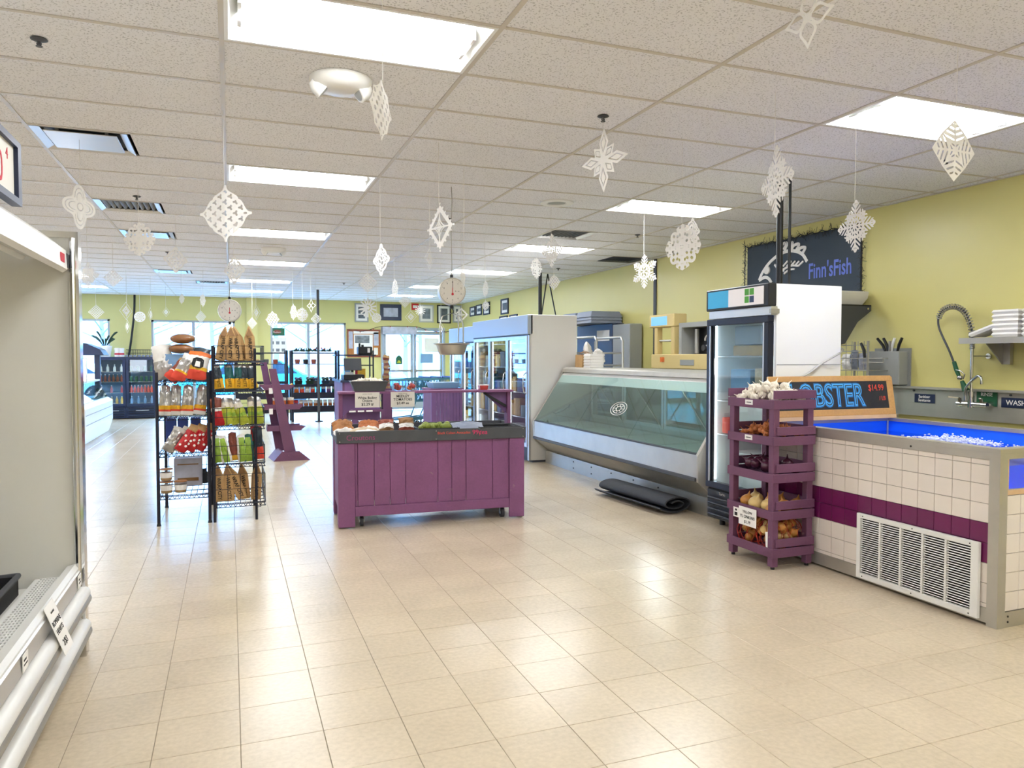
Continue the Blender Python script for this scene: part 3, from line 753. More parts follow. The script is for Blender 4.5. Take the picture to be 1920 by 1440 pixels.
# bags in the well
def pillow(g, wd, ht, th, bands=((1, 0),), n=16, mm=10, seed=1, side_m=None, crimp=.06, pinch=.0, flip=False):
    """stuffed bag standing on its base: x width, z height, y thickness; bands=[(v_upto, material index)]"""
    r_ = random.Random(seed); vs = []; idx = {}; jit = [r_.uniform(-.05, .05) for _ in range(n + 1)]; sk_ = r_.uniform(-.12, .12)
    for s in (0, 1):
        for j in range(n + 1):
            v = j/n
            for i in range(mm + 1):
                u = i/mm; e = min(v, 1 - v); prof = min(1, (max(e - crimp*.5, 0)/.28)) ** .6 if e > crimp*.5 else 0
                pu = math.sin(math.pi*u) ** .55 if 0 < u < 1 else 0
                wfac = 1 - .09*math.sin(math.pi*v) - pinch*(max(0, (v - .5))/.5)**1.2 - .10*max(0, (.12 - v))/.12 + jit[j]
                y = (th/2)*prof*pu*(1 + r_.uniform(-.3, .3)) + .0015
                idx[(s, j, i)] = len(vs)
                vs.append(((u - .5)*wd*wfac + sk_*wd*max(0, v - .6) + r_.uniform(-.002, .002), -y if s == 0 else y, v*ht - (.05*ht*abs(u - .5)*2 if v > .93 else 0)))
    fs = []; ms = []
    for s in (0, 1):
        for j in range(n):
            v = (j + .5)/n; mi = next(m_ for t_, m_ in bands if v <= t_)
            for i in range(mm):
                q = [idx[(s, j, i)], idx[(s, j, i+1)], idx[(s, j+1, i+1)], idx[(s, j+1, i)]]
                fs.append(q if s == 0 else q[::-1]); ms.append(mi if side_m is None or .18 < (i + .5)/mm < .82 else side_m)
    for f_, m_ in zip(fs, ms): g.f.append(tuple(k + len(g.v) for k in f_)); g.m.append(m_)
    g.v += vs
def bag(name, label, cat, loc, rot, wd, ht, th, mats, bands, seed=1, group=None, **k):
    g = G(); pillow(g, wd, ht, th, bands, seed=seed, **k)
    o = build(g, name, mats, None, local=True, loc=loc, rot=rot, smooth=50); tag(o, label, cat, group); return o
lay = lambda a, z: (R(a), 0, CR + z)
bag('crouton_bag', 'clear bag of brown croutons at the far left of the cart', 'bag', onCart(.07, .12, .79), (R(-50), 0, CR + .2), .2, .2, .09, ['plastic', 'breadbrown', 'paper'], ((.25, 2), (.75, 1), (1, 0)), 1)
bag('crouton_bag', 'clear bag of brown croutons second from left on the cart', 'bag', onCart(.27, .14, .785), (R(-55), 0, CR - .15), .2, .2, .09, ['plastic', 'nut', 'paper'], ((.3, 2), (.8, 1), (1, 0)), 2)
bag('crouton_bag', 'crumpled pale crouton bag lying in front on the cart', 'bag', onCart(.24, .03, .80), (R(-75), 0, CR + .1), .26, .13, .06, ['garlic', 'mushroom', 'paper'], ((.3, 2), (.7, 1), (1, 0)), 3)
bag('mushroom_bag', 'brown bag with white label left of its twin on the cart', 'bag', onCart(.43, .12, .79), (R(-28), 0, CR + .1), .14, .14, .08, ['bagbrown', 'paper', 'kraftd'], ((.3, 2), (.6, 1), (1, 0)), 4)
bag('mushroom_bag', 'brown bag with white label standing right of its twin on the cart', 'bag', onCart(.6, .12, .79), (R(-22), 0, CR - .1), .14, .15, .08, ['kraftd', 'paper', 'bagbrown'], ((.3, 2), (.55, 1), (1, 0)), 5)
t = thing('avocado_tray', 'shallow black tray of green avocados on the cart', 'tray', onCart(.87, .13, .753), CR)
def trayf(wd, dp, h):
    def f(g): g.box(-wd/2, wd/2, -dp/2, dp/2, 0, .006); g.box(-wd/2, wd/2, -dp/2, -dp/2 + .006, .006, h); g.box(-wd/2, wd/2, dp/2 - .006, dp/2, .006, h); g.box(-wd/2, -wd/2 + .006, -dp/2, dp/2, .006, h); g.box(wd/2 - .006, wd/2, -dp/2, dp/2, .006, h)
    return f
shape('tray', 'black', t, trayf(.34, .24, .08), local=True); shape('rim', 'black', t, lambda g: g.tube([(-.18, -.13, .08), (.18, -.13, .08), (.18, .13, .08), (-.18, .13, .08)], .008, 6, closed=True), local=True)
avo = pmesh('avocado', lambda g: g.lathe([(.001, -.04), (.02, -.035), (.031, -.015), (.03, .008), (.02, .03), (.012, .042), (.002, .046)], 10), ['avocado'])
for i in range(20):
    o = inst(avo, 'avocado', None, V(onCart(.87, .13, .753)) + V((rr.uniform(-.13, .13), rr.uniform(-.085, .085), .07 + rr.uniform(0, .03))), (R(90) + rr.uniform(-.4, .4), rr.uniform(-.3, .3), rr.uniform(0, 6)))
    tag(o, 'green avocado piled in the shallow black cart tray', 'avocado', 'avocados on the cart')
bag('plastic_bag', 'flat grey plastic bag lying beside the avocado tray', 'bag', onCart(1.15, -.0 + .03, .815), (R(-80), 0, CR - .1), .3, .25, .05, ['tub'], ((1, 0),), 6)
for x, y, z, rz, l in ((1.42, .14, .775, .1, 'empty black tray at the right end of the cart, on top'), (1.40, .42, .753, -.05, 'empty black tray behind the other at the right of the cart')):
    t = thing('empty_tray', l, 'tray', onCart(x, y, z), CR + rz); shape('tray', 'black', t, trayf(.36, .24, .055), local=True); shape('rim', 'black', t, lambda g: g.tube([(-.19, -.13, .057), (.19, -.13, .057), (.19, .13, .057), (-.19, .13, .057)], .008, 6, closed=True), local=True)

# ================================================================== HANGING SCALES
def scale(loc, r, label, pan, face, needle, rz):
    t = thing('hanging_scale', label, 'scale', loc, rz)
    E_ = Euler((R(90), 0, 0)).to_matrix()
    bd = shape('dial_case', 'steel', t, lambda g: g.lathe([(r*.55, -.09), (r*.9, -.08), (r, -.05), (r, .05), (r*.97, .062), (r*.9, .062)], 32, (0, 0, 0), 0, E_), local=True, smooth=40)
    dl = shape('dial_face', face, bd, lambda g: g.cyl((0, -.06, 0), (0, -.064, 0), r*.9, 32), local=True)
    for i in range(10):
        a = R(90 - 36*i); text(str(i) if i else '0', r*.17, 'print', dl, (math.cos(a)*r*.66, -.0648, math.sin(a)*r*.66), FC, ext=.0003)
    def tk(g):
        for i in range(50):
            a = R(90 - 7.2*i); q = .8 if i % 5 else .76; g.bar((math.cos(a)*r*q, -.0645, math.sin(a)*r*q), (math.cos(a)*r*.86, -.0645, math.sin(a)*r*.86), .0015 if i % 5 else .003, .001)
    shape('tick_marks', 'print', dl, tk, local=True)
    nd = R(needle)
    shape('needle', 'print' , dl, lambda g: g.bar((-math.sin(nd)*-.2*r, -.066, -.2*r*math.cos(nd)), (math.sin(nd)*.7*r, -.066, math.cos(nd)*.7*r), .004, .001), local=True)
    shape('needle_hub', 'ink_red', dl, lambda g: (g.cyl((0, -.064, -.22*r), (0, -.0675, -.22*r), .011, 12), g.bar((0, -.0668, -.2*r), (0, -.0668, .25*r), .006, .001)), local=True)
    text('lb · oz', r*.13, 'print', dl, (r*.34, -.0648, 0), FC, ext=.0003)
    top = CE - loc[2] - .004
    shape('chain', 'steeld', t, lambda g: g.tube([(0, 0, r), (.003, 0, r + .1), (-.004, 0, (r + top)/2), (.006, 0, top - .12), (0, 0, top)], .004, 6), local=True)
    shape('top_hook', 'black', t, lambda g: g.cyl((0, 0, r - .01), (0, 0, r + .03), .014, 10), local=True)
    shape('bottom_hook', 'black', t, lambda g: (g.cyl((0, 0, -r), (0, 0, -r - .03), .016, 10), g.tube([(0, 0, -r - .03), (.015, 0, -r - .045), (.015, 0, -r - .065), (0, 0, -r - .075), (-.012, 0, -r - .065)], .004, 6)), local=True)
    if pan:
        zb = -r - .07; zp = -.47
        def hg(g):
            g.tube([(-.085, 0, zb - .03), (0, 0, zb), (.085, 0, zb - .03)], .004, 6)
            for s in (-1, 1): g.tube([(s*.085, 0, zb - .03), (s*.105, 0, zb - .1), (s*.105, 0, zp + .02), (s*.13, 0, zp)], .006, 8)
            g.tube([(.06, .05, zb - .02), (.075, .08, zb - .09), (.075, .1, zp + .02)], .006, 8)
        shape('pan_hanger', 'chrome', t, hg, local=True, smooth=60)
        shape('pan', 'steel', t, lambda g: g.lathe([(.001, zp - .098), (.1, zp - .098), (.115, zp - .09), (.14, zp - .01), (.165, zp), (.165, zp + .006), (.138, zp - .004), (.11, zp - .085), (.001, zp - .09)], 36, cap=False), local=True, smooth=50)
    return t
scale((1.87, 6.45, 2.05), .122, 'round steel hanging scale with a pan above the purple cart', True, 'papersign', 0, R(-8))
scale((.0, 8.95, 1.985), .125, 'round hanging dial scale above the snack racks', False, 'papersign', -55, 0)
# ================================================================== TALL GLASS DOOR FREEZERS (facing -X)
def freezer(xf, xb, y0, y1, zt, nd, label, hdr='alupaint', seed=1):
    t = thing('glass_door_freezer', label, 'freezer', ((xf+xb)/2, (y0+y1)/2, 0))
    shape('side_panel', 'whitem', t, lambda g: g.box(xf + .03, xb, y0, y0 + .03, .03, zt), bev=.004)
    shape('side_panel', 'whitem', t, lambda g: g.box(xf + .03, xb, y1 - .03, y1, .03, zt), bev=.004)
    shape('cabinet', 'whitem', t, lambda g: (g.box(xb - .03, xb, y0 + .03, y1 - .03, .03, zt), g.box(xf + .06, xb - .03, y0 + .03, y1 - .03, zt - .25, zt), g.box(xf + .06, xb - .03, y0 + .03, y1 - .03, .03, .22)))
    shape('plinth', 'dgrey', t, lambda g: g.box(xf + .06, xb - .02, y0 + .01, y1 - .01, 0, .03))
    shape('header', hdr, t, lambda g: g.box(xf - .02, xf + .06, y0, y1, zt - .27, zt), bev=.006)
    shape('corner_trim', 'alu', t, lambda g: g.box(xf, xf + .03, y0, y0 + .05, .03, zt - .27))
    shape('grille', 'black', t, lambda g: g.box(xf + .02, xf + .06, y0 + .05, y1 - .03, .03, .2))
    shape('flange', 'black', t, lambda g: g.box(xf - .005, xf + .02, y0, y1, zt - .285, zt - .272))
    L = (y1 - y0 - .08)/nd
    for i in range(nd):
        a = y0 + .05 + L*i; b = a + L
        def fr(g):
            f = .05; z0, z1 = .21, zt - .29
            g.box(xf - .01, xf + .025, a + .004, b - .004, z0, z0 + f); g.box(xf - .01, xf + .025, a + .004, b - .004, z1 - f, z1); g.box(xf - .01, xf + .025, a + .004, a + f, z0 + f, z1 - f); g.box(xf - .01, xf + .025, b - f, b - .004, z0 + f, z1 - f)
        dr = shape('door', 'alu', t, fr)
        shape('pane', 'glass', dr, lambda g: g.box(xf + .004, xf + .01, a + .045, b - .045, .25, zt - .33))
        shape('handle', 'chrome', dr, lambda g: g.tube([(xf - .01, a + .03, .95), (xf - .05, a + .03, .99), (xf - .06, a + .03, 1.1), (xf - .05, a + .03, 1.21), (xf - .01, a + .03, 1.25)], .008, 8), smooth=60)
    for i in range(nd + 1):
        yy = min(max(y0 + .05 + L*i, y0 + .045), y1 - .045); shape('door_lamp', 'case_lamp', t, lambda g: g.cyl((xf + .05, yy, .3), (xf + .05, yy, zt - .35), .01, 6))
    zs = [.24 + (zt - .62)*k/4 for k in range(5)]
    for z in zs[1:]: shape('shelf', 'alu', t, lambda g: g.box(xf + .08, xb - .04, y0 + .04, y1 - .04, z - .012, z))
    r_ = random.Random(seed); cols = ['bagblue', 'paper', 'bagbrown', 'bluebin', 'bagteal', 'yellow', 'kraft', 'tub']
    for k, z in enumerate(zs):
        y = y0 + .08; nth = 0
        while y < y1 - .22:
            nth += 1
            wd = r_.uniform(.12, .24); h = r_.uniform(.14, .28); m_ = r_.choice(cols)
            q = tag(shape('frozen_box', m_, None, lambda g: g.box(xf + .1, xf + .32, y, y + wd, z + .001, z + h), bev=.006), '%s box on the %s shelf of the %s' % ({'bagblue': 'blue', 'paper': 'white', 'bagbrown': 'brown', 'bluebin': 'pale blue', 'bagteal': 'teal', 'yellow': 'yellow', 'kraft': 'kraft', 'tub': 'grey'}[m_], ['bottom', 'second', 'middle', 'fourth', 'top'][k], ('tall freezer' if seed == 1 else 'far freezer') + ', %s from near end' % ['first', 'second', 'third', 'fourth', 'fifth', 'sixth', 'seventh', 'eighth', 'ninth', 'tenth', 'eleventh', 'twelfth', 'thirteenth', 'fourteenth', 'fifteenth', 'sixteenth', 'seventeenth', 'eighteenth', 'nineteenth', 'twentieth'][nth - 1]), 'box', 'frozen food boxes')
            y += wd + r_.uniform(.01, .06)
    return t
freezer(3.85, 4.58, 9.47, 11.95, 2.05, 3, 'tall white three door glass freezer with plain side panel')
freezer(3.95, 4.6, 12.15, 13.75, 2.0, 2, 'far glass door freezer behind the tall white one', seed=2)

# ================================================================== FISH COUNTER (deli case)
dy0, dy1 = 5.55, 9.40
dc = thing('fish_counter', 'long stainless fish display counter with slanted glass front', 'display case', (4.4, 7.5, 0))
shape('kick_panel', 'steeld', dc, lambda g: g.box(4.07, 4.85, dy0 + .01, dy1, 0, .17))
def bolts(g):
    for y in (6.5, 7.0, 7.5, 8.0, 8.5):
        for z in (.05, .13): g.cyl((4.07, y, z), (4.062, y, z), .008, 8)
shape('bolt', 'black', dc, bolts)
prof = [(4.09, .16), (3.885, .34), (3.875, .58), (3.895, .61), (4.31, 1.24), (4.33, 1.32), (4.80, 1.32), (4.86, .9), (4.86, .16)]
for a, b in ((dy0, dy0 + .035), (dy1 - .035, dy1)): shape('end_panel', 'steel', dc, lambda g: g.prism(prof, a, b, 'y'), bev=.004)
shape('skirt', 'steel', dc, lambda g: g.prism([(4.10, .17), (3.90, .345), (3.915, .36), (4.115, .185)], dy0 + .035, dy1 - .035, 'y'))
shape('front_panel', 'steel', dc, lambda g: g.box(3.885, 3.91, dy0 + .035, dy1 - .035, .37, .585))
shape('bumper_strip', 'dgrey', dc, lambda g: g.prism([(3.868, .35), (3.868, .375), (3.895, .385), (3.895, .34)], dy0 + .03, dy1 - .03, 'y'))
shape('glass_channel', 'dgrey', dc, lambda g: g.box(3.888, 3.915, dy0 + .035, dy1 - .035, .585, .60))
shape('deck', 'white', dc, lambda g: g.box(3.92, 4.72, dy0 + .035, dy1 - .035, .52, .55))
shape('deck_tray', 'steel', dc, lambda g: [g.box(3.95, 4.66, dy0 + .06 + i*.94, dy0 + .06 + i*.94 + .9, .551, .565) for i in range(4)])
shape('lower_body', 'steeld', dc, lambda g: g.box(4.12, 4.82, dy0 + .035, dy1 - .035, .17, .52))
for i in range(3):
    a = dy0 + .04 + i*1.257; b = a + 1.25
    p = [(3.90, .605), (4.30, 1.215), (4.306, 1.211), (3.906, .601)]
    pn = shape('glass_pane', 'glasscase', dc, lambda g: g.prism(p, a, b, 'y'))
    if i == 1:
        e = V((4.30 - 3.90, 0, 1.215 - .605)).normalized(); c0 = V((3.90, 0, .605)) + e*.33; yc = 7.35
        def emb(g):
            for rx, rz in ((.17, .085), (.12, .06), (.05, .03)):
                g.tube([c0 + V((-.004, yc + rx*math.cos(q*.3142), .003)) + e*rz*math.sin(q*.3142) for q in range(20)], .004, 4, closed=True)
            for q in range(8):
                a_ = q*math.pi/4; g.tube([c0 + V((-.004, yc + .05*math.cos(a_), .003)) + e*.03*math.sin(a_), c0 + V((-.004, yc + .12*math.cos(a_), .003)) + e*.06*math.sin(a_)], .003, 4)
        shape('emblem', 'paper', pn, emb)
shape('lamp_hood', 'white', dc, lambda g: g.prism([(4.24, 1.12), (4.30, 1.215), (4.33, 1.25), (4.50, 1.25), (4.50, 1.16)], dy0 + .04, dy1 - .04, 'y'))
shape('lamp_tube', 'case_lamp', dc, lambda g: g.cyl((4.44, dy0 + .1, 1.125), (4.44, dy1 - .1, 1.125), .012, 8))
shape('top_cap', 'steel', dc, lambda g: g.prism([(4.30, 1.255), (4.315, 1.30), (4.36, 1.325), (4.80, 1.325), (4.80, 1.26)], dy0 + .036, dy1 - .036, 'y'), smooth=40)
shape('back_frame', 'steel', dc, lambda g: (g.box(4.78, 4.83, dy0 + .035, dy1 - .035, 1.16, 1.255), g.box(4.74, 4.83, dy0 + .035, dy1 - .035, .55, .62)))
for i in range(4):
    a = dy0 + .05 + i*.94
    def rd(g): g.box(4.74, 4.76, a, a + .04, .62, 1.16); g.box(4.74, 4.76, a + .88, a + .92, .62, 1.16); g.box(4.74, 4.76, a + .04, a + .88, .62, .66); g.box(4.74, 4.76, a + .04, a + .88, 1.12, 1.16)
    rdr = shape('rear_door', 'alu', dc, rd); shape('rear_pane', 'glasscase', rdr, lambda g: g.box(4.748, 4.752, a + .04, a + .88, .66, 1.12))
    shape('shelf_arm', 'chrome', dc, lambda g: g.bar((4.72, a, .64), (4.36, a, 1.14), .02, .012))

# paper bags and boxes on top of the counter
for i, (y, x, h, m_) in enumerate([(9.25, 4.55, .17, 'kraft'), (9.15, 4.5, .16, 'kraft'), (9.05, 4.48, .17, 'kraft'), (8.94, 4.46, .16, 'kraft')]):
    t = thing('paper_bag', 'small kraft handle bag on the fish counter, %s of four' % ['farthest left', 'second from left', 'third from left', 'rightmost'][i], 'paper bag', (x, y, 1.326), 0, 'kraft handle bags')
    shape('sack', 'kraft', t, lambda g: g.prism([(-.08, 0), (.08, 0), (.075, h), (-.075, h)], -.04, .04, 'y'), local=True)
    shape('handle', 'kraftd', t, lambda g: g.tube([(-.045, -.042, h - .01), (-.04, -.044, h + .03), (0, -.044, h + .045), (.04, -.044, h + .03), (.045, -.042, h - .01)], .004, 5), local=True)
for i in range(5):
    y = 8.72 + .0; z = 1.326 + i*.036
    tag(shape('takeout_box', 'foambox', None, lambda g: g.prism([(4.36, z), (4.56, z), (4.55, z + .034), (4.37, z + .034)], y - .1 + .006*(i % 2), y + .1, 'y'), bev=.003), 'cream takeout box beside the kraft bags, %s of its stack' % ['lowest', 'second from bottom', 'middle', 'second from top', 'topmost'][i], 'box', 'takeout boxes')
bag('plastic_bag', 'crumpled white plastic bag behind the kraft bags', 'bag', (4.7, 8.98, 1.327), (R(-10), 0, R(60)), .3, .26, .14, ['foambox'], ((1, 0),), 9, crimp=.02)

# black floor mat, folded and rolled
mt = G(); 
def spiral(cx, cz, a, b, turns, n, th):
    o_, i_ = [], []
    for k in range(n + 1):
        u = k/n; ang = R(200) + u*turns*2*math.pi; q = 1 - .72*u
        o_.append((cx + a*q*math.cos(ang), cz + b*q*math.sin(ang))); i_.append((cx + (a*q - th)*math.cos(ang), cz + (b*q - th)*math.sin(ang)))
    return o_ + i_[::-1]
sp = spiral(0, .09, .2, .088, 1.9, 44, .014)
n2 = len(sp); half_ = n2//2; vs = []; 
for yy in (-.58, .58):
    for p_, q_ in sp: vs.append((p_, yy, q_))
fs = [(i, (i+1) % n2, n2 + (i+1) % n2, n2 + i) for i in range(n2)]
for i in range(half_ - 1): fs.append((i, n2 - 1 - i, n2 - 2 - i, i + 1)); fs.append((n2 + i, n2 + i + 1, 2*n2 - 2 - i, 2*n2 - 1 - i))
mt.add(vs, fs)
o = build(mt, 'floor_mat', 'rubber', None, local=True, loc=(3.83, 6.45, .003), rot=(0, 0, R(4)), smooth=40); tag(o, 'rolled black rubber floor mat lying before the fish counter', 'mat')

# ================================================================== TALL GLASS DOOR FRIDGE
fx, fy0, fy1 = 3.9, 4.64, 5.43
fr = thing('merchandiser_fridge', 'tall white fridge with black framed glass door beside the fish counter', 'fridge', (4.25, 5.03, 0))
shape('side_panel', 'white', fr, lambda g: g.box(fx + .05, 4.6, fy0, fy0 + .03, .06, 2.03), bev=.004); shape('side_panel', 'white', fr, lambda g: g.box(fx + .05, 4.6, fy1 - .03, fy1, .06, 2.03), bev=.004)
shape('cabinet', 'whitem', fr, lambda g: (g.box(4.57, 4.6, fy0 + .03, fy1 - .03, .06, 2.03), g.box(fx + .06, 4.57, fy0 + .03, fy1 - .03, 1.80, 2.03), g.box(fx + .06, 4.57, fy0 + .03, fy1 - .03, .06, .33)))
shape('seam_line', 'greyp', fr, lambda g: g.box(fx + .06, 4.6, fy0 - .002, fy0, 1.40, 1.406))
hd = shape('sign_header', 'black', fr, lambda g: g.box(fx - .03, fx + .05, fy0 - .005, fy1 + .005, 1.855, 2.035), bev=.008)
shape('sign_panel', ['header_w', 'header_b'], hd, lambda g: (g.box(fx - .036, fx - .03, fy0 + .05, fy0 + .48, 1.875, 2.015, 0), g.box(fx - .036, fx - .03, fy0 + .48, fy1 - .03, 1.875, 2.015, 1)))
for (dy, dz, m_) in ((.245, .06, 'greenlogo'), (.185, .06, 'greenlogo'), (.245, 0, 'greenlogo'), (.185, 0, 'navylogo')):
    shape('logo_square', m_, hd, lambda g: g.box(fx - .0385, fx - .036, fy0 + dy - .026, fy0 + dy + .026, 1.895 + dz, 1.895 + dz + .052), bev=.001)
shape('gap_rail', 'alu', fr, lambda g: g.box(fx, fx + .06, fy0, fy1, 1.79, 1.855)); shape('hinge', 'steeld', fr, lambda g: g.box(fx - .01, fx + .07, fy0 - .012, fy0 + .01, 1.80, 1.835))
def fdo(g):
    f = .055; z0, z1 = .335, 1.785
    g.box(fx - .025, fx + .03, fy0, fy1, z0, z0 + f); g.box(fx - .025, fx + .03, fy0, fy1, z1 - f, z1); g.box(fx - .025, fx + .03, fy0, fy0 + f, z0 + f, z1 - f); g.box(fx - .025, fx + .03, fy1 - f, fy1, z0 + f, z1 - f)
fd = shape('door', 'blackm', fr, fdo, bev=.005); shape('pane', 'glass', fd, lambda g: g.box(fx - .008, fx - .002, fy0 + .05, fy1 - .05, .38, 1.74))
shape('door_gasket', 'alu', fd, lambda g: (g.box(fx - .028, fx - .02, fy0 + .045, fy0 + .06, .39, 1.73), g.box(fx - .028, fx - .02, fy1 - .06, fy1 - .045, .39, 1.73)))
lg = shape('lower_grille', 'black', fr, lambda g: g.box(fx - .01, fx + .06, fy0 + .005, fy1 - .005, .07, .325), bev=.01)
for i in range(4): shape('louvre', 'black', lg, lambda g: g.obox((fx - .02, (fy0+fy1)/2, .105 + i*.048), (.035, .7, .012), (0, R(25), 0)))
text('Turbo', .035, 'chrome', lg, (fx - .0115 - WL[lg].x, fy1 - .22 - WL[lg].y, .295), FX, ext=.001)
shape('lower_cover', 'white', fr, lambda g: g.box(fx + .06, 4.57, fy0 + .03, fy1 - .03, .06, .325)); shape('foot', 'black', fr, lambda g: [g.cyl((x, y, 0), (x, y, .06), .025, 10) for x in (fx + .1, 4.52) for y in (fy0 + .08, fy1 - .08)])
zs = [.36, .80, 1.09, 1.47]
for yy in (fy0 + .045, fy1 - .045): shape('door_lamp', 'case_lamp', fr, lambda g: g.cyl((fx + .045, yy, .4), (fx + .045, yy, 1.75), .009, 6))
for z in zs[1:]:
    def wsh(g):
        for i in range(19): y = fy0 + .05 + i*.0378; g.cyl((fx + .06, y, z), (4.55, y, z), .0025, 5)
        for x in (fx + .06, 4.2, 4.5): g.cyl((x, fy0 + .04, z - .005), (x, fy1 - .04, z - .005), .004, 6)
    shape('wire_shelf', 'alu', fr, wsh)
def fitem(y0_, y1_, z0_, h, m_, l, x0_=3.99, dp=.3, nm='food_box'): tag(shape(nm, m_, None, lambda g: g.box(x0_, x0_ + dp, y0_, y1_, z0_ + .004, z0_ + h), bev=.008), l, 'box')
fitem(4.86, 5.2, 1.56, .16, 'tub', 'grey carton on the stack on the fridge top shelf'); fitem(4.84, 5.22, 1.47, .088, 'kraft', 'tan carton below the grey one on the fridge top shelf')
fitem(5.0, 5.25, 1.16, .2, 'bluebin', 'pale blue tub on the fridge middle shelf'); fitem(4.98, 5.26, 1.09, .066, 'bagbrown', 'dark flat tray under the pale blue tub in the fridge')
fitem(4.72, 4.94, 1.09, .28, 'mushroom', 'bag shaped beige carton at the right of the fridge middle shelf'); fitem(4.8, 5.2, .80, .25, 'foambox', 'large pale carton low in the fridge'); fitem(5.26, 5.36, .80, .14, 'chalkred', 'orange packet at the left edge low in the fridge')
fitem(4.75, 5.25, .36, .3, 'foambox', 'white carton at the bottom of the fridge')
# conduits from ceiling to fridge
for x, y, r_, l in ((4.52, 5.28, .028, 'thick black conduit pole rising from the fridge to the ceiling'), (4.47, 5.1, .012, 'thin black conduit beside the thick pole above the fridge')):
    t = thing('conduit_pole', l, 'pole', (x, y, 2.032)); shape('pipe', 'black', t, lambda g: g.cyl((0, 0, .012), (0, 0, CE - 2.037), r_, 12), local=True, smooth=50); shape('flange', 'black', t, lambda g: g.cyl((0, 0, 0), (0, 0, .012), r_*1.7, 12), local=True)

# ================================================================== PURPLE PRODUCE RACK
RX0, RX1, RY0, RY1 = 3.44, 3.80, 4.05, 4.55
rk = thing('produce_rack', 'purple five tier wooden produce rack before the fridge', 'rack', ((RX0+RX1)/2, (RY0+RY1)/2, 0))
pw = .05
for x in (RX0 + .008, RX1 - pw - .008):
    for y in (RY0 + .012, RY1 - pw - .012): 
        ps = shape('post', 'purpler', rk, lambda g: g.box(x, x + pw, y, y + pw, .02, 1.17), bev=.003); shape('foot', 'black', ps, lambda g: g.cyl((x + pw/2, y + pw/2, 0), (x + pw/2, y + pw/2, .022), .014, 10))
TZ = [.085, .345, .60, .855, 1.105]
for k, z in enumerate(TZ):
    shape('tray_floor', 'purpled', rk, lambda g: g.box(RX0 + .01, RX1 - .01, RY0 + .01, RY1 - .01, z + .012, z + .026))
    for y in (RY0, RY1 - .012):
        shape('slat', 'purpler', rk, lambda g: g.box(RX0, RX1, y, y + .012, z, z + .062), bev=.002)
        shape('slat', 'purpler', rk, lambda g: g.box(RX0 + (.028 if k < 4 else 0), RX1, y, y + .012, z + .070, z + .128), bev=.002)
    for x in (RX0, RX1 - .012): shape('slat', 'purpler', rk, lambda g: g.box(x, x + .012, RY0 + .012, RY1 - .012, z, z + .062), bev=.002)
    shape('slat', 'purpler', rk, lambda g: g.box(RX1 - .012, RX1, RY0 + .012, RY1 - .012, z + .070, z + .128), bev=.002)
for z, l in ((TZ[4], 'small white tag on the top rack tier under the garlic'), (TZ[3], 'small white tag on the rack tier holding shallots')):
    q = tag(shape('shelf_tag', 'paper', None, lambda g: g.box(RX0 - .003, RX0 - .001, 4.27, 4.35, z + .02, z + .055)), l, 'price tag'); shape('print', 'print', q, lambda g: g.box(RX0 - .0035, RX0 - .003, 4.285, 4.335, z + .034, z + .04))
pc = thing('price_card', 'white YELLOW ONIONS price card hanging on the fourth rack tier', 'price card', (RX0 - .012, 4.30, .26))
shape('card', 'paper', pc, lambda g: g.box(-.001, .001, -.095, .095, 0, .13), local=True)
for s_, sz, zz in (('YELLOW', .026, .095), ('YL ONIONS', .03, .062), ('$1.19', .03, .025)): text(s_, sz, 'print', pc, (-.0018, 0, zz), FX, ext=.0003, offset=.0005)
q = tag(shape('price_card', 'paper', None, lambda g: g.box(RX0 - .01, RX0 - .008, 4.40, 4.46, .30, .37)), 'small curled white card left of the yellow onions card', 'price card'); shape('print', 'print', q, lambda g: (g.box(RX0 - .0108, RX0 - .01, 4.415, 4.445, .31, .335), g.box(RX0 - .0108, RX0 - .01, 4.42, 4.44, .345, .36)))
def cloves(g):
    g.lathe(bulb(.03, .03), 8)
    for i in range(6):
        a = i*math.pi/3; g.ell((.015*math.cos(a), .015*math.sin(a), -.004), (.018, .013, .027), 7, 5, 0, Euler((0, 0, a)).to_matrix())
garl = pmesh('garlic', cloves, ['garlic']); shal = pmesh('shallot', lambda g: g.lathe(bulb(.02, .03), 9), ['shallot']); redo = pmesh('red_onion', lambda g: g.lathe(bulb(.042, .03), 14), ['redonion'])
oni = pmesh('onion', lambda g: g.lathe(bulb(.052, .028), 16), ['onion']); onl = pmesh('onion', lambda g: g.lathe(bulb(.055, .03), 16), ['onionlt']); onsm = pmesh('onion', lambda g: g.lathe(bulb(.036, .02), 12), ['onion'])
def heap(me, n, name, label, cat, group, z, dx, dy, dz, seed, tilt=1.0, cx=None, cy=None):
    r_ = random.Random(seed); cx = (RX0+RX1)/2 if cx is None else cx; cy = (RY0+RY1)/2 if cy is None else cy
    for i in range(n):
        x = r_.uniform(-dx, dx); y = r_.uniform(-dy, dy); q = max(0, 1 - (x/dx)**2*.6 - (y/dy)**2*.6)
        o = inst(me, name, None, (cx + x, cy + y, z + dz*q*r_.uniform(.15, 1)), (r_.uniform(-tilt, tilt), r_.uniform(-tilt, tilt), r_.uniform(0, 6.28))); o.scale = (r_.uniform(.85, 1.12),)*3
        tag(o, label, cat, group)
heap(garl, 62, 'garlic_bulb', 'white garlic bulb heaped on the top tier of the purple rack', 'garlic', 'garlic on the top tier', TZ[4] + .06, .14, .2, .11, 11)
heap(shal, 85, 'shallot', 'small orange brown shallot on the second tier of the purple rack', 'shallot', 'shallots on the second tier', TZ[3] + .05, .14, .21, .075, 12, 1.5)
heap(redo, 12, 'red_onion', 'dark glossy red onion on the third tier of the purple rack', 'onion', 'red onions on the third tier', TZ[2] + .075, .11, .17, .06, 13)
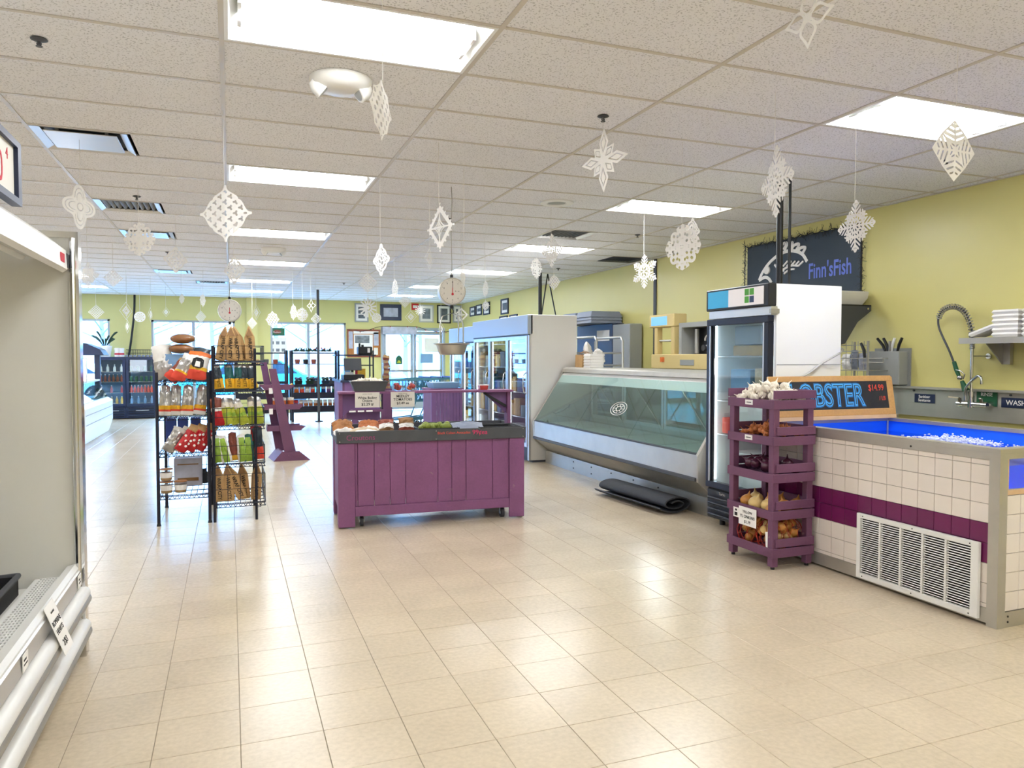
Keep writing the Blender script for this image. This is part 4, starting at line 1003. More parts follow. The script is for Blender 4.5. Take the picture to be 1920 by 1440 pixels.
for x, y, z, me, l in ((3.52, 4.42, .41, oni, 'orange onion at the far left of the fourth rack tier'), (3.50, 4.30, .415, onl, 'large pale onion second from left on the fourth rack tier'), (3.52, 4.19, .415, onl, 'large yellow white onion in the middle of the fourth rack tier'),
        (3.50, 4.12, .40, oni, 'small onion against the near post of the fourth rack tier'), (3.62, 4.14, .415, oni, 'onion left of two on the near side of the fourth rack tier'), (3.73, 4.15, .415, oni, 'onion at the right end of the fourth rack tier'), (3.62, 4.28, .42, oni, 'onion at the centre back of the fourth rack tier'), (3.60, 4.42, .42, onl, 'pale onion at the back of the fourth rack tier'), (3.72, 4.32, .41, oni, 'brown onion at the back right of the fourth rack tier')):
    tag(inst(me, 'onion', None, (x, y, z), (.3, -.3, x*90)), l, 'onion', 'loose onions on the fourth tier')
# mesh sacks of onions on the bottom tier
netm = mat('net', '#b8321e', .6)
def sack(x, y, n, seed, label):
    t = thing('onion_sack', label, 'sack', (x, y, TZ[0] + .027)); r_ = random.Random(seed)
    for i in range(n):
        a = r_.uniform(0, 6.28); q = r_.uniform(0, .075); zz = .036 + .026*(i//2)
        o = inst(onsm if i % 4 else onl, 'onion', None, (x + q*math.cos(a), y + q*math.sin(a)*1.2, TZ[0] + .027 + min(zz, .17)), (r_.uniform(-1, 1), r_.uniform(-1, 1), 0)); o.scale = (.95,)*3 if i % 4 else (.62,)*3
        tag(o, 'orange onion inside a red mesh sack on the bottom tier', 'onion', 'onions in mesh sacks')
    def net(g):
        for k in range(12):
            a = k*math.pi/6; pts = [(.001, .002), (.1, .02), (.115, .09), (.09, .17), (.04, .21), (.008, .225), (.02, .24)]
            g.tube([(p*math.cos(a + .25*j_), p*math.sin(a + .25*j_), z_) for j_, (p, z_) in enumerate(pts)], .0016, 4); g.tube([(p*math.cos(a - .25*j_), p*math.sin(a - .25*j_), z_) for j_, (p, z_) in enumerate(pts)], .0016, 4)
    shape('net', 'net', t, net, local=True)
    return t
sack(3.56, 4.40, 13, 1, 'red mesh sack of onions at the left of the bottom rack tier'); sk = sack(3.57, 4.2, 13, 2, 'red mesh sack of onions in the middle of the bottom rack tier'); sack(3.70, 4.21, 12, 3, 'red mesh sack of onions at the right of the bottom rack tier')
tag(shape('sack_label', 'paper', None, lambda g: g.prism([(4.08, .12), (4.13, .12), (4.14, .25), (4.10, .26), (4.075, .2)], RX0 + .012, RX0 + .016, 'x')), 'white printed label of an onion sack behind the near rack post', 'label')

# ================================================================== LOBSTER TANK
TX0, TX1, TY0, TY1, TT = 3.83, 5.06, 2.75, 4.60, .97
tk = thing('lobster_tank', 'white and purple tiled lobster tank full of blue water', 'tank', ((TX0+TX1)/2, (TY0+TY1)/2, 0))
shape('core', 'tgrout', tk, lambda g: (g.box(TX0 + .012, TX0 + .05, TY0 + .012, TY1 - .012, .03, .95), g.box(TX0 + .05, TX1 - .012, TY0 + .012, TY0 + .05, .03, .74), g.box(TX1 - .05, TX1 - .012, TY0 + .05, TY1 - .05, .03, .95), g.box(TX0 + .05, TX1 - .05, TY1 - .05, TY1 - .012, .03, .95)))
shape('liner', 'waterliner', tk, lambda g: (g.box(TX0 + .05, TX0 + .062, TY0 + .06, TY1 - .05, .55, .955), g.box(TX1 - .062, TX1 - .05, TY0 + .06, TY1 - .05, .55, .955), g.box(TX0 + .062, TX1 - .062, TY1 - .062, TY1 - .05, .55, .955), g.box(TX0 + .062, TX1 - .062, TY0 + .06, TY1 - .062, .55, .565)))
shape('corner_seam', 'alu', tk, lambda g: g.cyl((TX1 - .066, TY1 - .066, .566), (TX1 - .066, TY1 - .066, .955), .008, 8))
shape('water', 'water', tk, lambda g: g.add([(TX0 + .063, TY0 + .061, .865), (TX1 - .063, TY0 + .061, .865), (TX1 - .063, TY1 - .063, .865), (TX0 + .063, TY1 - .063, .865)], [(0, 1, 2, 3)]))
r_ = random.Random(5)
def foamf(g):
    for i in range(800):
        u = r_.gauss(0, .5); x = min(4.80 + u*.06 + r_.gauss(0, .06), 4.965); y = 3.78 - u*.24 + r_.gauss(0, .06); g.ell((x, y, .866 + max(0, r_.gauss(.012, .016))*(1 - min(1, abs(u)))), (r_.uniform(.003, .011), r_.uniform(.003, .011), .004), 5, 4)
o = shape('bubbles', 'foam', tk, foamf); o['kind'] = 'stuff'
def rim(g):
    g.box(TX0 - .004, TX0 + .07, TY0 - .004, TY1, .945, TT); g.box(TX1 - .07, TX1, TY0 - .004, TY1, .945, TT); g.box(TX0 + .07, TX1 - .07, TY0 - .004, TY0 + .062, .945, TT); g.box(TX0 + .07, TX1 - .07, TY1 - .07, TY1, .945, TT)
shape('rim', 'steel', tk, rim)
def rims(g):
    g.box(TX0 - .006, TX0 + .012, TY0 - .006, TY1, .905, .945); g.box(TX0 + .012, TX1, TY0 - .006, TY0 + .012, .915, .945)
shape('rim_skirt', 'steel', tk, rims)
shape('corner_post', 'steel', tk, lambda g: (g.box(TX0 - .006, TX0 + .012, TY0 - .006, TY0 + .055, .0, .905), g.box(TX0 + .012, TX0 + .055, TY0 - .006, TY0 + .012, .0, .915)))
shape('base_rail', 'steel', tk, lambda g: (g.box(TX0 - .004, TX0 + .012, TY0 + .055, TY1, .015, .095), g.box(TX0 + .055, TX1, TY0 - .004, TY0 + .012, .0, .085)))
shape('screw', 'black', tk, lambda g: (g.cyl((TX0 - .006, 3.3, .925), (TX0 - .009, 3.3, .925), .006, 8), g.cyl((TX0 + .08, TY0 - .004, .03), (TX0 + .08, TY0 - .007, .03), .006, 8), g.cyl((TX0 + .08, TY0 - .004, .06), (TX0 + .08, TY0 - .007, .06), .006, 8)))
rows = [(.875, .905, 0), (.77, .875, 0), (.665, .77, 0), (.56, .665, 0), (.45, .56, 1), (.34, .45, 1), (.23, .34, 0), (.12, .23, 0), (.095, .12, 0)]
nc = 16; cw = (TY1 - TY0 - .055)/nc; tm = {}
GY0, GY1, GZ0, GZ1 = 2.84, 3.68, .03, .45
for z0, z1, m_ in rows:
    for i in range(nc):
        a = TY0 + .055 + cw*i
        if a > GY0 and a + cw < GY1 and z1 < GZ1: continue
        key = (round(z1 - z0, 3), m_)
        if key not in tm:
            gq = G(); gq.box(-.008, .004, .0012, cw - .0012, .0012, z1 - z0 - .0012); oq = build(gq, 'tile', 'tilep' if m_ else 'tilew', tk, bev=.0015, local=True); tm[key] = oq.data; bpy.data.objects.remove(oq)
        inst(tm[key], 'tile', tk, V((TX0 + .009, a, z0)) - WL[tk])
gq = G(); gq.box(.0012, .106, -.008, .004, .0012, .1038); oq = build(gq, 'tile', 'tilew', tk, bev=.0015, local=True); endm = oq.data; bpy.data.objects.remove(oq)
for k in range(6):
    for i in range(10): inst(endm, 'tile', tk, V((TX0 + .058 + .1072*i, TY0 + .007, .087 + .105*k)) - WL[tk])
shape('window_frame', 'woodlt', tk, lambda g: (g.box(TX0 + .058, TX1 - .02, TY0 + .0, TY0 + .03, .72, .745), g.box(TX0 + .055, TX0 + .07, TY0 + .0, TY0 + .03, .745, .915)))
shape('window_pane', 'glass', tk, lambda g: g.box(TX0 + .07, TX1 - .02, TY0 + .014, TY0 + .022, .745, .915))
shape('gravel', 'mushroom', tk, lambda g: [g.ell((TX0 + .1 + .03*i, TY0 + .1 + .02*(i % 3), .575), (.03, .03, .02), 6, 4) for i in range(30)])
gr = shape('vent_grille', 'white', tk, lambda g: (g.box(TX0 - .03, TX0 - .006, GY0, GY0 + .045, GZ0, GZ1), g.box(TX0 - .03, TX0 - .006, GY1 - .03, GY1, GZ0, GZ1), g.box(TX0 - .03, TX0 - .006, GY0 + .045, GY1 - .03, GZ0, GZ0 + .035), g.box(TX0 - .03, TX0 - .006, GY0 + .045, GY1 - .03, GZ1 - .03, GZ1)), bev=.002)
for i in range(1, 5):
    y = GY0 + .045 + (GY1 - GY0 - .075)*i/5; shape('grille_bar', 'white', gr, lambda g: g.box(TX0 - .03, TX0 - .008, y - .006, y + .006, GZ0 + .035, GZ1 - .03))
shape('grille_back', 'black', gr, lambda g: g.box(TX0 - .004, TX0 + .0, GY0 + .02, GY1 - .02, GZ0 + .02, GZ1 - .02))
for i in range(5):
    a = GY0 + .045 + (GY1 - GY0 - .075)*i/5; b = a + (GY1 - GY0 - .075)/5
    def sl(g):
        n = 24
        for k in range(n): z = GZ0 + .04 + (GZ1 - GZ0 - .075)*k/n; g.obox((TX0 - .019, (a+b)/2, z + .006), (.010, b - a - .01, .005), (0, R(25), 0))
    o = shape('louvres', 'white', gr, sl); o['kind'] = 'stuff'
shape('grille_screw', 'black', gr, lambda g: [g.cyl((TX0 - .03, y, z), (TX0 - .032, y, z), .004, 6) for y in (GY0 + .05, 3.26, GY1 - .05) for z in (GZ0 + .015, GZ1 - .015)])

# lobster chalkboard
lb = thing('chalkboard_sign', 'wood framed chalkboard reading LOBSTER propped on the tank rim', 'sign', (4.42, 4.50, 1.003))
lb.rotation_euler = (R(-10), 0, R(-1.5)); w2 = .6; hh = .315
shape('board', 'chalkboard', lb, lambda g: g.box(-w2 + .04, w2 - .04, .004, .012, .04, hh - .04), local=True)
shape('frame', 'pine', lb, lambda g: (g.box(-w2, w2, 0, .025, 0, .05), g.box(-w2, w2, 0, .025, hh - .045, hh), g.box(-w2, -w2 + .05, 0, .025, .05, hh - .045), g.box(w2 - .05, w2, 0, .025, .05, hh - .045)), local=True, bev=.003)
shape('side_rail', 'pine', lb, lambda g: g.box(w2 - .01, w2 + .012, .0, .06, .0, hh - .01), local=True, bev=.003)
shape('ledge', 'woodlt', lb, lambda g: g.box(-w2, w2, -.01, .07, -.031, -.001), local=True)
text('LOBSTER', .25, 'chalkblued', lb, (-.06, .0035, .153), FC, ext=.0008, offset=.010, sx=.72); text('LOBSTER', .25, 'chalkblue', lb, (-.06, .0015, .153), FC, ext=.0008, sx=.72, offset=.002)
text('LOBSTER', .25, 'chalkboard', lb, (-.06, .0002, .153), FC, ext=.0006, sx=.72, offset=-.0075)
text('$14.99', .072, 'chalkred', lb, (.435, .0025, .215), FC, ext=.0008, sx=.8); text('/ LB', .05, 'chalkred', lb, (.49, .0025, .13), FC, ext=.0008, sx=.8)
# ================================================================== SINK WALL
sk = thing('sink', 'stainless sink with tall backsplash along the yellow wall', 'sink', (5.8, 4.2, 0))
shape('backsplash', 'steel', sk, lambda g: (g.box(6.17, 6.2, 2.6, 5.6, .9, 1.16), g.box(6.12, 6.2, 2.6, 5.6, 1.16, 1.18)))
shape('basin', 'steel', sk, lambda g: (g.box(5.5, 5.53, 2.6, 5.5, .5, .9), g.box(5.53, 6.17, 2.6, 5.5, .5, .53), g.box(5.53, 6.17, 2.6, 2.63, .53, .9), g.box(5.53, 6.17, 5.47, 5.5, .53, .9), g.box(5.53, 6.17, 4.0, 4.03, .53, .88)))
shape('rolled_rim', 'chrome', sk, lambda g: g.cyl((5.49, 2.6, .9), (5.49, 5.5, .9), .022, 10), smooth=50)
shape('leg', 'steeld', sk, lambda g: [g.cyl((x, y, 0), (x, y, .5), .02, 10) for x in (5.56, 6.1) for y in (2.7, 5.4)])
shape('bolt', 'dgrey', sk, lambda g: [g.cyl((6.17, y, 1.14), (6.16, y, 1.14), .01, 8) for y in (3.4, 4.35, 5.3)])
def wsign(y, z, wd, ht, lines, m_, label, x=6.168):
    t = thing('wall_sign', label, 'sign', (x, y, z - ht/2), 0, None); shape('plate', m_, t, lambda g: g.box(-.006, 0, -wd/2, wd/2, 0, ht), local=True, bev=.002)
    for s_, sz, zz in lines: text(s_, sz, 'paper', t, (-.0068, 0, zz), FX, ext=.0004, offset=.0006)
wsign(5.18, 1.07, .22, .085, [('Sanitizer', .036, .058), ('Sanitante', .036, .024)], 'navy', 'small navy sign reading Sanitizer on the steel backsplash')
wsign(4.30, 1.075, .26, .085, [('WASH', .06, .042)], 'navy', 'navy sign reading WASH at the right edge of the backsplash')
wsign(4.56, 1.10, .19, .13, [('RINSE', .042, .1)], 'green', 'dark green sign reading RINSE behind the faucet')
fc = thing('pre_rinse_faucet', 'chrome pre rinse faucet with spring hose and green spray handle', 'faucet', (6.05, 4.62, 1.05))
shape('manifold', 'chrome', fc, lambda g: (g.cyl((0, -.15, 0), (0, .13, 0), .022, 12), g.cyl((.12, -.1, 0), (0, -.1, 0), .028, 12), g.cyl((.12, .1, 0), (0, .1, 0), .028, 12), g.cyl((0, 0, -.03), (0, 0, .11), .026, 12)), local=True, smooth=40)
for s in (-1, 1): shape('lever', 'chrome', fc, lambda g: (g.cyl((0, s*.1, .01), (-.01, s*.1, .05), .016, 10), g.bar((-.01, s*.1, .05), (-.09, s*.15, .06), .018, .01)), local=True)
shape('riser', 'chrome', fc, lambda g: g.cyl((0, 0, .11), (0, 0, .56), .013, 12), local=True, smooth=40)
shape('wall_bracket', 'chrome', fc, lambda g: (g.cyl((0, 0, .42), (.15, -.05, .42), .006, 8), g.cyl((.13, -.05, .42), (.15, -.05, .42), .025, 12)), local=True)
arc = [V((0, .0, .56)), V((0, .01, .66)), V((0, .04, .75)), V((0, .09, .82)), V((0, .16, .86)), V((0, .24, .86)), V((0, .30, .83)), V((0, .335, .77)), V((0, .33, .69)), V((0, .29, .6)), V((0, .22, .47)), V((0, .17, .36))]
def dense(p, n):
    o_ = []
    for i in range(len(p) - 1):
        p0, p1, p2, p3 = p[max(i-1, 0)], p[i], p[i+1], p[min(i+2, len(p)-1)]
        for k in range(n):
            t = k/n; o_.append(.5*((2*p1) + (p2 - p0)*t + (2*p0 - 5*p1 + 4*p2 - p3)*t*t + (3*p1 - p0 - 3*p2 + p3)*t**3))
    return o_ + [p[-1]]
hp = dense(arc, 6); shape('hose', 'dgrey', fc, lambda g: g.tube(hp, .009, 8), local=True, smooth=60)
def spring(g):
    dp = dense(arc[:8], 40); pts = []
    for i, p in enumerate(dp):
        d_ = (dp[min(i+1, len(dp)-1)] - dp[max(i-1, 0)]).normalized(); x = V((1, 0, 0)); y = d_.cross(x); a = i*.55; pts.append(p + (x*math.cos(a) + y*math.sin(a))*.023)
    g.tube(pts, .005, 5)
shape('spring', 'steeld', fc, spring, local=True, smooth=60); shape('lower_spring', 'steeld', fc, lambda g: g.tube([V((math.cos(i*.8)*.02, math.sin(i*.8)*.02, .48 + i*.0016)) for i in range(50)], .003, 5), local=True)
shape('spray_handle', 'green', fc, lambda g: g.tube([(0, .17, .37), (0, .145, .30), (0, .12, .245)], [.017, .019, .015], 10), local=True, smooth=50)
shape('trigger', 'chrome', fc, lambda g: (g.tube([(-.01, .145, .3), (-.03, .08, .29), (-.03, .04, .26), (-.01, .07, .22)], .006, 8), g.ell((0, .11, .23), (.022, .028, .022))), local=True, smooth=60)
shape('spray_head', 'green', fc, lambda g: g.cyl((0, .09, .2), (0, .05, .12), .016, 12, .03), local=True, smooth=40)
shape('swing_spout', 'chrome', fc, lambda g: g.tube(dense([V((-.03, .03, .03)), V((-.035, .03, .11)), V((-.04, -.0, .17)), V((-.05, -.08, .24)), V((-.055, -.11, .25)), V((-.06, -.135, .23)), V((-.06, -.14, .18))], 4), .011, 10), local=True, smooth=60)
ws = thing('wall_shelf', 'stainless wall shelf holding foam boxes above the sink', 'shelf', (6.05, 3.9, 1.46))
shape('board', 'steel', ws, lambda g: (g.box(5.87, 6.2, 3.2, 4.6, 1.612, 1.625), g.box(5.86, 5.875, 3.2, 4.6, 1.575, 1.625)))
shape('bracket', 'steeld', ws, lambda g: g.prism([(5.92, 1.61), (6.2, 1.61), (6.2, 1.40), (6.16, 1.40)], 4.42, 4.43, 'y')); shape('bracket_flange', 'steel', ws, lambda g: g.box(6.16, 6.2, 4.36, 4.43, 1.40, 1.61))
def clamshell(x, y, z, label, rot=None, group='foam clamshells on the wall shelf'):
    t = thing('foam_clamshell', label, 'foam box', (x, y, z), 0, group)
    if rot: t.rotation_euler = rot
    f = lambda a, b, h0, h1: (lambda g: g.add([(-a, -a, h0), (a, -a, h0), (a, a, h0), (-a, a, h0), (-b, -b, h1), (b, -b, h1), (b, b, h1), (-b, b, h1)], [(0, 3, 2, 1), (4, 5, 6, 7), (0, 1, 5, 4), (1, 2, 6, 5), (2, 3, 7, 6), (3, 0, 4, 7)]))
    shape('base', 'foambox', t, f(.10, .112, 0, .018), local=True); shape('lid', 'foambox', t, f(.112, .104, .0195, .0365), local=True); return t
for i in range(6): clamshell(6.0, 4.22, 1.627 + i*.0372, 'white foam clamshell, %s of the near stack on the wall shelf' % ['lowest', 'second from bottom', 'third from bottom', 'third from top', 'second from top', 'topmost'][i])
for i in range(6): clamshell(6.0, 3.97, 1.627 + i*.0372, 'white foam clamshell, %s of the stack cut by the right edge' % ['lowest', 'second from bottom', 'third from bottom', 'third from top', 'second from top', 'topmost'][i])
clamshell(6.02, 4.44, 1.668, 'white foam clamshell leaning beside the stack on the wall shelf', (R(-20), 0, R(4)))
# knife holder
kh = thing('knife_holder', 'grey wall mounted knife holder box', 'knife holder', (6.13, 5.58, 1.19))
shape('box', 'greyp', kh, lambda g: g.box(6.08, 6.2, 5.40, 5.77, 1.19, 1.52), bev=.006); shape('back_plate', 'greyp', kh, lambda g: g.box(6.195, 6.208, 5.37, 5.80, 1.17, 1.55))
for y, m_, l, tl_ in ((5.60, 'black', 'black knife handle, leftmost in the grey holder', .1), (5.565, 'black', 'black knife handle, second in the grey holder', .06), (5.53, 'white', 'white knife handle in the grey holder', -.04), (5.455, 'black', 'black knife handle, rightmost in the grey holder', -.05)):
    t = thing('knife', l, 'knife', (6.12, y, 1.5)); shape('handle', m_, t, lambda g: g.tube([(0, 0, .02), (0, tl_*.3, .08), (0, tl_, .15)], [.012, .015, .013], 8), local=True, smooth=50); shape('blade', 'chrome', t, lambda g: g.box(-.001, .001, -.015, .015, -.15, .02), local=True)
# wire rack with basket
wk = thing('wire_rack', 'chrome wire rack with basket behind the lobster sign', 'rack', (5.9, 5.75, 0))
for y in (5.53, 5.97):
    for x in (5.82, 6.1): shape('post', 'steeld', wk, lambda g: g.cyl((x, y, 0), (x, y, 1.62), .012, 8))
def wr_(g):
    for z in (1.33, 1.45): 
        g.tube([(5.82, 5.53, z), (5.82, 5.97, z), (6.1, 5.97, z), (6.1, 5.53, z)], .005, 6, closed=True)
    for i in range(9): y = 5.55 + i*.05; g.cyl((5.82, y, 1.33), (6.1, y, 1.33), .003, 5)
    for i in range(6): y = 5.58 + i*.075; g.cyl((5.82, y, 1.2), (5.82, y, 1.62), .003, 5)
    for z in (1.52, 1.58): g.cyl((5.82, 5.53, z), (5.82, 5.97, z), .004, 5)
    g.tube([(5.82, 5.35, 1.45), (5.82, 5.6, 1.45)], .005, 6); g.tube([(5.82, 5.35, 1.41), (5.82, 5.6, 1.41)], .005, 6); g.cyl((5.82, 5.35, 1.41), (5.82, 5.35, 1.45), .004, 5)
shape('wire_basket', 'steeld', wk, wr_)
bag('packet', 'white packet in the wire rack basket', 'packet', (5.93, 5.90, 1.337), (0, 0, R(80)), .14, .16, .08, ['paper'], ((1, 0),), 3); bag('packet', 'blue grey cloth packet in the wire rack basket', 'packet', (5.93, 5.80, 1.337), (0, 0, R(85)), .1, .2, .08, ['tub'], ((1, 0),), 4); bag('packet', 'printed pale packet at the right of the wire basket', 'packet', (5.93, 5.69, 1.337), (0, 0, R(90)), .12, .17, .06, ['photo_lav'], ((1, 0),), 5)
tag(shape('spray_bottle', 'black', None, lambda g: g.tube([(5.8, 5.55, 1.455), (5.8, 5.56, 1.53), (5.8, 5.6, 1.60)], [.014, .016, .012], 8)), 'black handled tool hooked on the wire rack post', 'tool')
tag(shape('hose', 'alu', None, lambda g: g.tube(dense([V((4.15, 4.61, 1.30)), V((4.25, 4.615, 1.335)), V((4.4, 4.62, 1.42)), V((4.6, 4.62, 1.52)), V((5.2, 5.4, 1.56)), V((5.80, 5.96, 1.58))], 4), .008, 6)), 'pale hose running from behind the chalkboard to the wire rack', 'hose')
# black bracket shelf with foam trays behind the fridge
bs = thing('wall_shelf', 'black bracket wall shelf with foam trays behind the fridge', 'shelf', (6.0, 6.05, 1.7))
shape('board', 'black', bs, lambda g: g.box(5.62, 6.2, 5.86, 6.7, 1.985, 2.0)); shape('bracket', 'dgrey', bs, lambda g: g.prism([(5.62, 1.985), (6.2, 1.985), (6.2, 1.94), (6.02, 1.82), (5.86, 1.6), (5.62, 1.55)], 5.86, 5.875, 'y')); shape('fastener', 'chrome', bs, lambda g: g.cyl((6.15, 5.86, 1.96), (6.15, 5.85, 1.96), .012, 10))
for i in range(6):
    o = shape('foam_tray', 'foambox', None, lambda g: g.prism([(5.64, 2.001), (6.15, 2.001), (6.19, 2.08), (6.17, 2.15), (5.70, 2.15), (5.62, 2.08)], 5.93 + i*.06, 5.945 + i*.06, 'y'), bev=.003); o.rotation_euler = (R(28), 0, 0); o.location.z += .004
    tag(o, 'white foam tray fanned on the black bracket shelf, %s' % ['nearest', 'second nearest', 'third nearest', 'fourth nearest', 'fifth nearest', 'farthest'][i], 'foam tray', 'foam trays on the black shelf')

# ================================================================== BANNER
bn = thing('fish_banner', "dark blue Finn'sFish banner with white fish drawing on the wall", 'banner', (6.2, 6.9, 1.97))
shape('cloth', 'bannerblue', bn, lambda g: g.box(6.19, 6.205, 6.0, 7.82, 1.97, 2.86))
fo = G(); FSN = []
def fs_(pts, wd=.03):
    dp = dense([V((p[0], p[1], 0)) for p in pts], 5); fo.stroke([(7.70 - p.x*1.08, 2.42 + (p.y - .17)*.72) for p in dp], wd*1.15, -.004 - .0007*len(FSN), 'x', 6.19); FSN.append(1)
fs_([(.10, .17), (.16, .30), (.28, .45), (.45, .56), (.62, .58), (.78, .5), (.86, .36)], .034)
fs_([(.10, .17), (.2, .21), (.27, .17), (.31, .1)], .034)
for k in range(4): fs_([(.42 + .1*k, .60 - .015*k*k*.6), (.46 + .1*k, .70 - .02*k*k*.6), (.55 + .095*k, .72 - .025*k*k*.6), (.50 + .1*k, .62 - .02*k*k*.6)], .03)
fs_([(.36, .40), (.44, .30), (.52, .27)], .022)
for k in range(5): fs_([(.5 + .06*k, .345 - .008*k), (.57 + .06*k, .42 - .012*k)], .018)
fs_([(.5, .29), (.62, .335), (.74, .31)], .02); fs_([(.52, .22), (.6, .27), (.68, .27)], .018)
fo.cyl((6.1895, 7.44, 2.53), (6.172, 7.44, 2.53), .05, 20)
build(fo, 'fish_drawing', 'paper', bn)
text("Finn'sFish", .245, 'bannertext', bn, (-.0125, 6.43 - 6.9, 2.43 - 1.97), FX, ext=.001, offset=.004, sx=.68)
text("market", .15, 'paper', bn, (-.0125, 6.95 - 6.9, 2.25 - 1.97), FX, ext=.001, sx=.8)
ga = thing('garland', 'dark tinsel string garland around the fish banner', 'garland', (6.18, 6.9, 1.95))
lp = []
for i in range(41): lp.append(V((6.175, 7.85 - 1.88*i/40, 2.88 - .03*abs(math.sin(i*.9)))))
for i in range(1, 21): lp.append(V((6.175, 5.97, 2.88 - .92*i/20)))
lp2 = [V((6.175, 7.85, 2.88 - .9*i/20)) for i in range(21)]
shape('cord', 'black', ga, lambda g: (g.tube(lp, .006, 5), g.tube(lp2, .006, 5)))
r_ = random.Random(8)
def tuft(g):
    for p in lp + lp2:
        for k in range(5): a = r_.uniform(0, 6.28); q = r_.uniform(.03, .08); g.tube([p, p + V((-.012*r_.random(), q*math.cos(a), q*math.sin(a)))], .0022, 3)
o = shape('tinsel', 'black', ga, tuft); o['kind'] = 'stuff'

# ================================================================== KITCHEN BEHIND THE COUNTER
ov = thing('oven', 'dark navy oven with steel side against the right wall', 'oven', (6.06, 11.3, 0))
shape('body', 'navy', ov, lambda g: g.box(5.95, 6.18, 10.95, 12.3, .1, 2.03), bev=.01); shape('steel_side', 'greyp', ov, lambda g: g.box(5.95, 6.18, 10.38, 10.94, .1, 2.0), bev=.01); shape('notice', 'paper', ov, lambda g: g.box(5.944, 5.949, 11.05, 11.5, 1.74, 1.92)); shape('leg', 'black', ov, lambda g: [g.cyl((x, y, 0), (x, y, .1), .03, 8) for x in (6.0, 6.12) for y in (10.5, 12.2)])
for i, (y, l) in enumerate(((11.95, 'grey plastic lug tub upside down on the oven, farther'), (11.33, 'grey plastic lug tub upside down on the oven, nearer'))):
    t = thing('lug_tub', l, 'tub', (5.89, y, 2.032), 0, 'grey tubs on the oven')
    for k in range(3): shape('tub_layer', 'tub', t, lambda g: g.add([(-.3, -.3, .05*k), (.3, -.3, .05*k), (.3, .3, .05*k), (-.3, .3, .05*k), (-.26, -.26, .05*k + .1), (.26, -.26, .05*k + .1), (.26, .26, .05*k + .1), (-.26, .26, .05*k + .1)], [(0, 3, 2, 1), (4, 5, 6, 7), (0, 1, 5, 4), (1, 2, 6, 5), (2, 3, 7, 6), (3, 0, 4, 7)]), local=True, bev=.006)
sr = thing('sheet_pan_rack', 'open aluminium sheet pan rack before the navy oven', 'rack', (5.2, 9.6, 0))
for x in (4.88, 5.3):
    shape('upright', 'alu', sr, lambda g: g.tube([(x, 9.45, .1), (x, 9.45, 1.70), (x, 9.5, 1.75), (x, 10.25, 1.75), (x, 10.3, 1.70), (x, 10.3, .1)], .018, 8), smooth=60)
for k in range(8): shape('runner', 'alu', sr, lambda g: (g.box(4.875, 4.895, 9.45, 10.3, .25 + k*.18, .28 + k*.18), g.box(5.285, 5.305, 9.45, 10.3, .25 + k*.18, .28 + k*.18), g.box(4.89, 5.29, 9.45, 9.465, .25 + k*.18, .262 + k*.18)))
for x in (4.88, 5.3):
    for y in (9.45, 10.3): shape('caster', 'rubber', sr, lambda g: g.cyl((x - .015, y, .05), (x + .015, y, .05), .05, 12))
bag('crumpled_sheet', 'crumpled white liner heaped at the far end of the counter top', 'bag', (4.70, 9.30, 1.327), (R(-8), 0, R(70)), .22, .36, .1, ['foambox'], ((1, 0),), 12, crimp=.02)
wm = thing('wrapping_machine', 'beige meat wrapping machine with blue display on a counter', 'machine', (5.5, 8.1, .9))
shape('base', 'beige', wm, lambda g: (g.box(5.35, 5.85, 7.3, 8.75, 1.31, 1.50), g.box(5.5, 5.8, 7.9, 8.5, 1.2, 1.31)), bev=.008)
shape('label', 'orange', wm, lambda g: g.box(5.346, 5.35, 8.42, 8.52, 1.40, 1.46)); shape('control_panel', 'greyp', wm, lambda g: g.box(5.344, 5.35, 7.75, 8.05, 1.36, 1.43))
for y in (8.28, 8.68): shape('upright', 'beige', wm, lambda g: g.box(5.38, 5.46, y - .04, y + .04, 1.50, 1.88), bev=.006)
hd = shape('display_head', 'beige', wm, lambda g: g.box(5.36, 5.56, 8.22, 8.82, 1.86, 2.03), bev=.01); shape('display', 'screen', hd, lambda g: g.box(5.354, 5.36, 8.38, 8.76, 1.885, 2.0))
shape('film_bar', 'alu', wm, lambda g: g.cyl((5.42, 8.28, 1.68), (5.42, 8.68, 1.68), .015, 10))
hs = shape('housing', 'greyp', wm, lambda g: (g.box(5.4, 5.9, 7.4, 7.5, 1.50, 1.90), g.box(5.4, 5.9, 8.1, 8.16, 1.50, 1.90), g.box(5.4, 5.9, 7.5, 8.1, 1.84, 1.90), g.box(5.85, 5.9, 7.5, 8.1, 1.50, 1.84))); shape('cavity', 'black', hs, lambda g: g.box(5.6, 5.84, 7.5, 8.1, 1.505, 1.84))
shape('drive_ring', 'paper', hs, lambda g: g.tube([(5.58, 7.78 + .07*math.cos(a*.35), 1.67 + .07*math.sin(a*.35)) for a in range(16)], .012, 6)); shape('roller', 'alu', hs, lambda g: g.cyl((5.55, 7.98, 1.51), (5.55, 7.98, 1.82), .03, 10)); shape('roller', 'alu', hs, lambda g: (g.cyl((5.55, 7.6, 1.55), (5.55, 7.6, 1.78), .04, 10), g.box(5.5, 5.6, 7.52, 7.7, 1.505, 1.56))); shape('gear', 'dgrey', hs, lambda g: (g.cyl((5.57, 7.68, 1.72), (5.6, 7.68, 1.72), .05, 12), g.cyl((5.57, 7.88, 1.58), (5.6, 7.88, 1.58), .04, 12)))
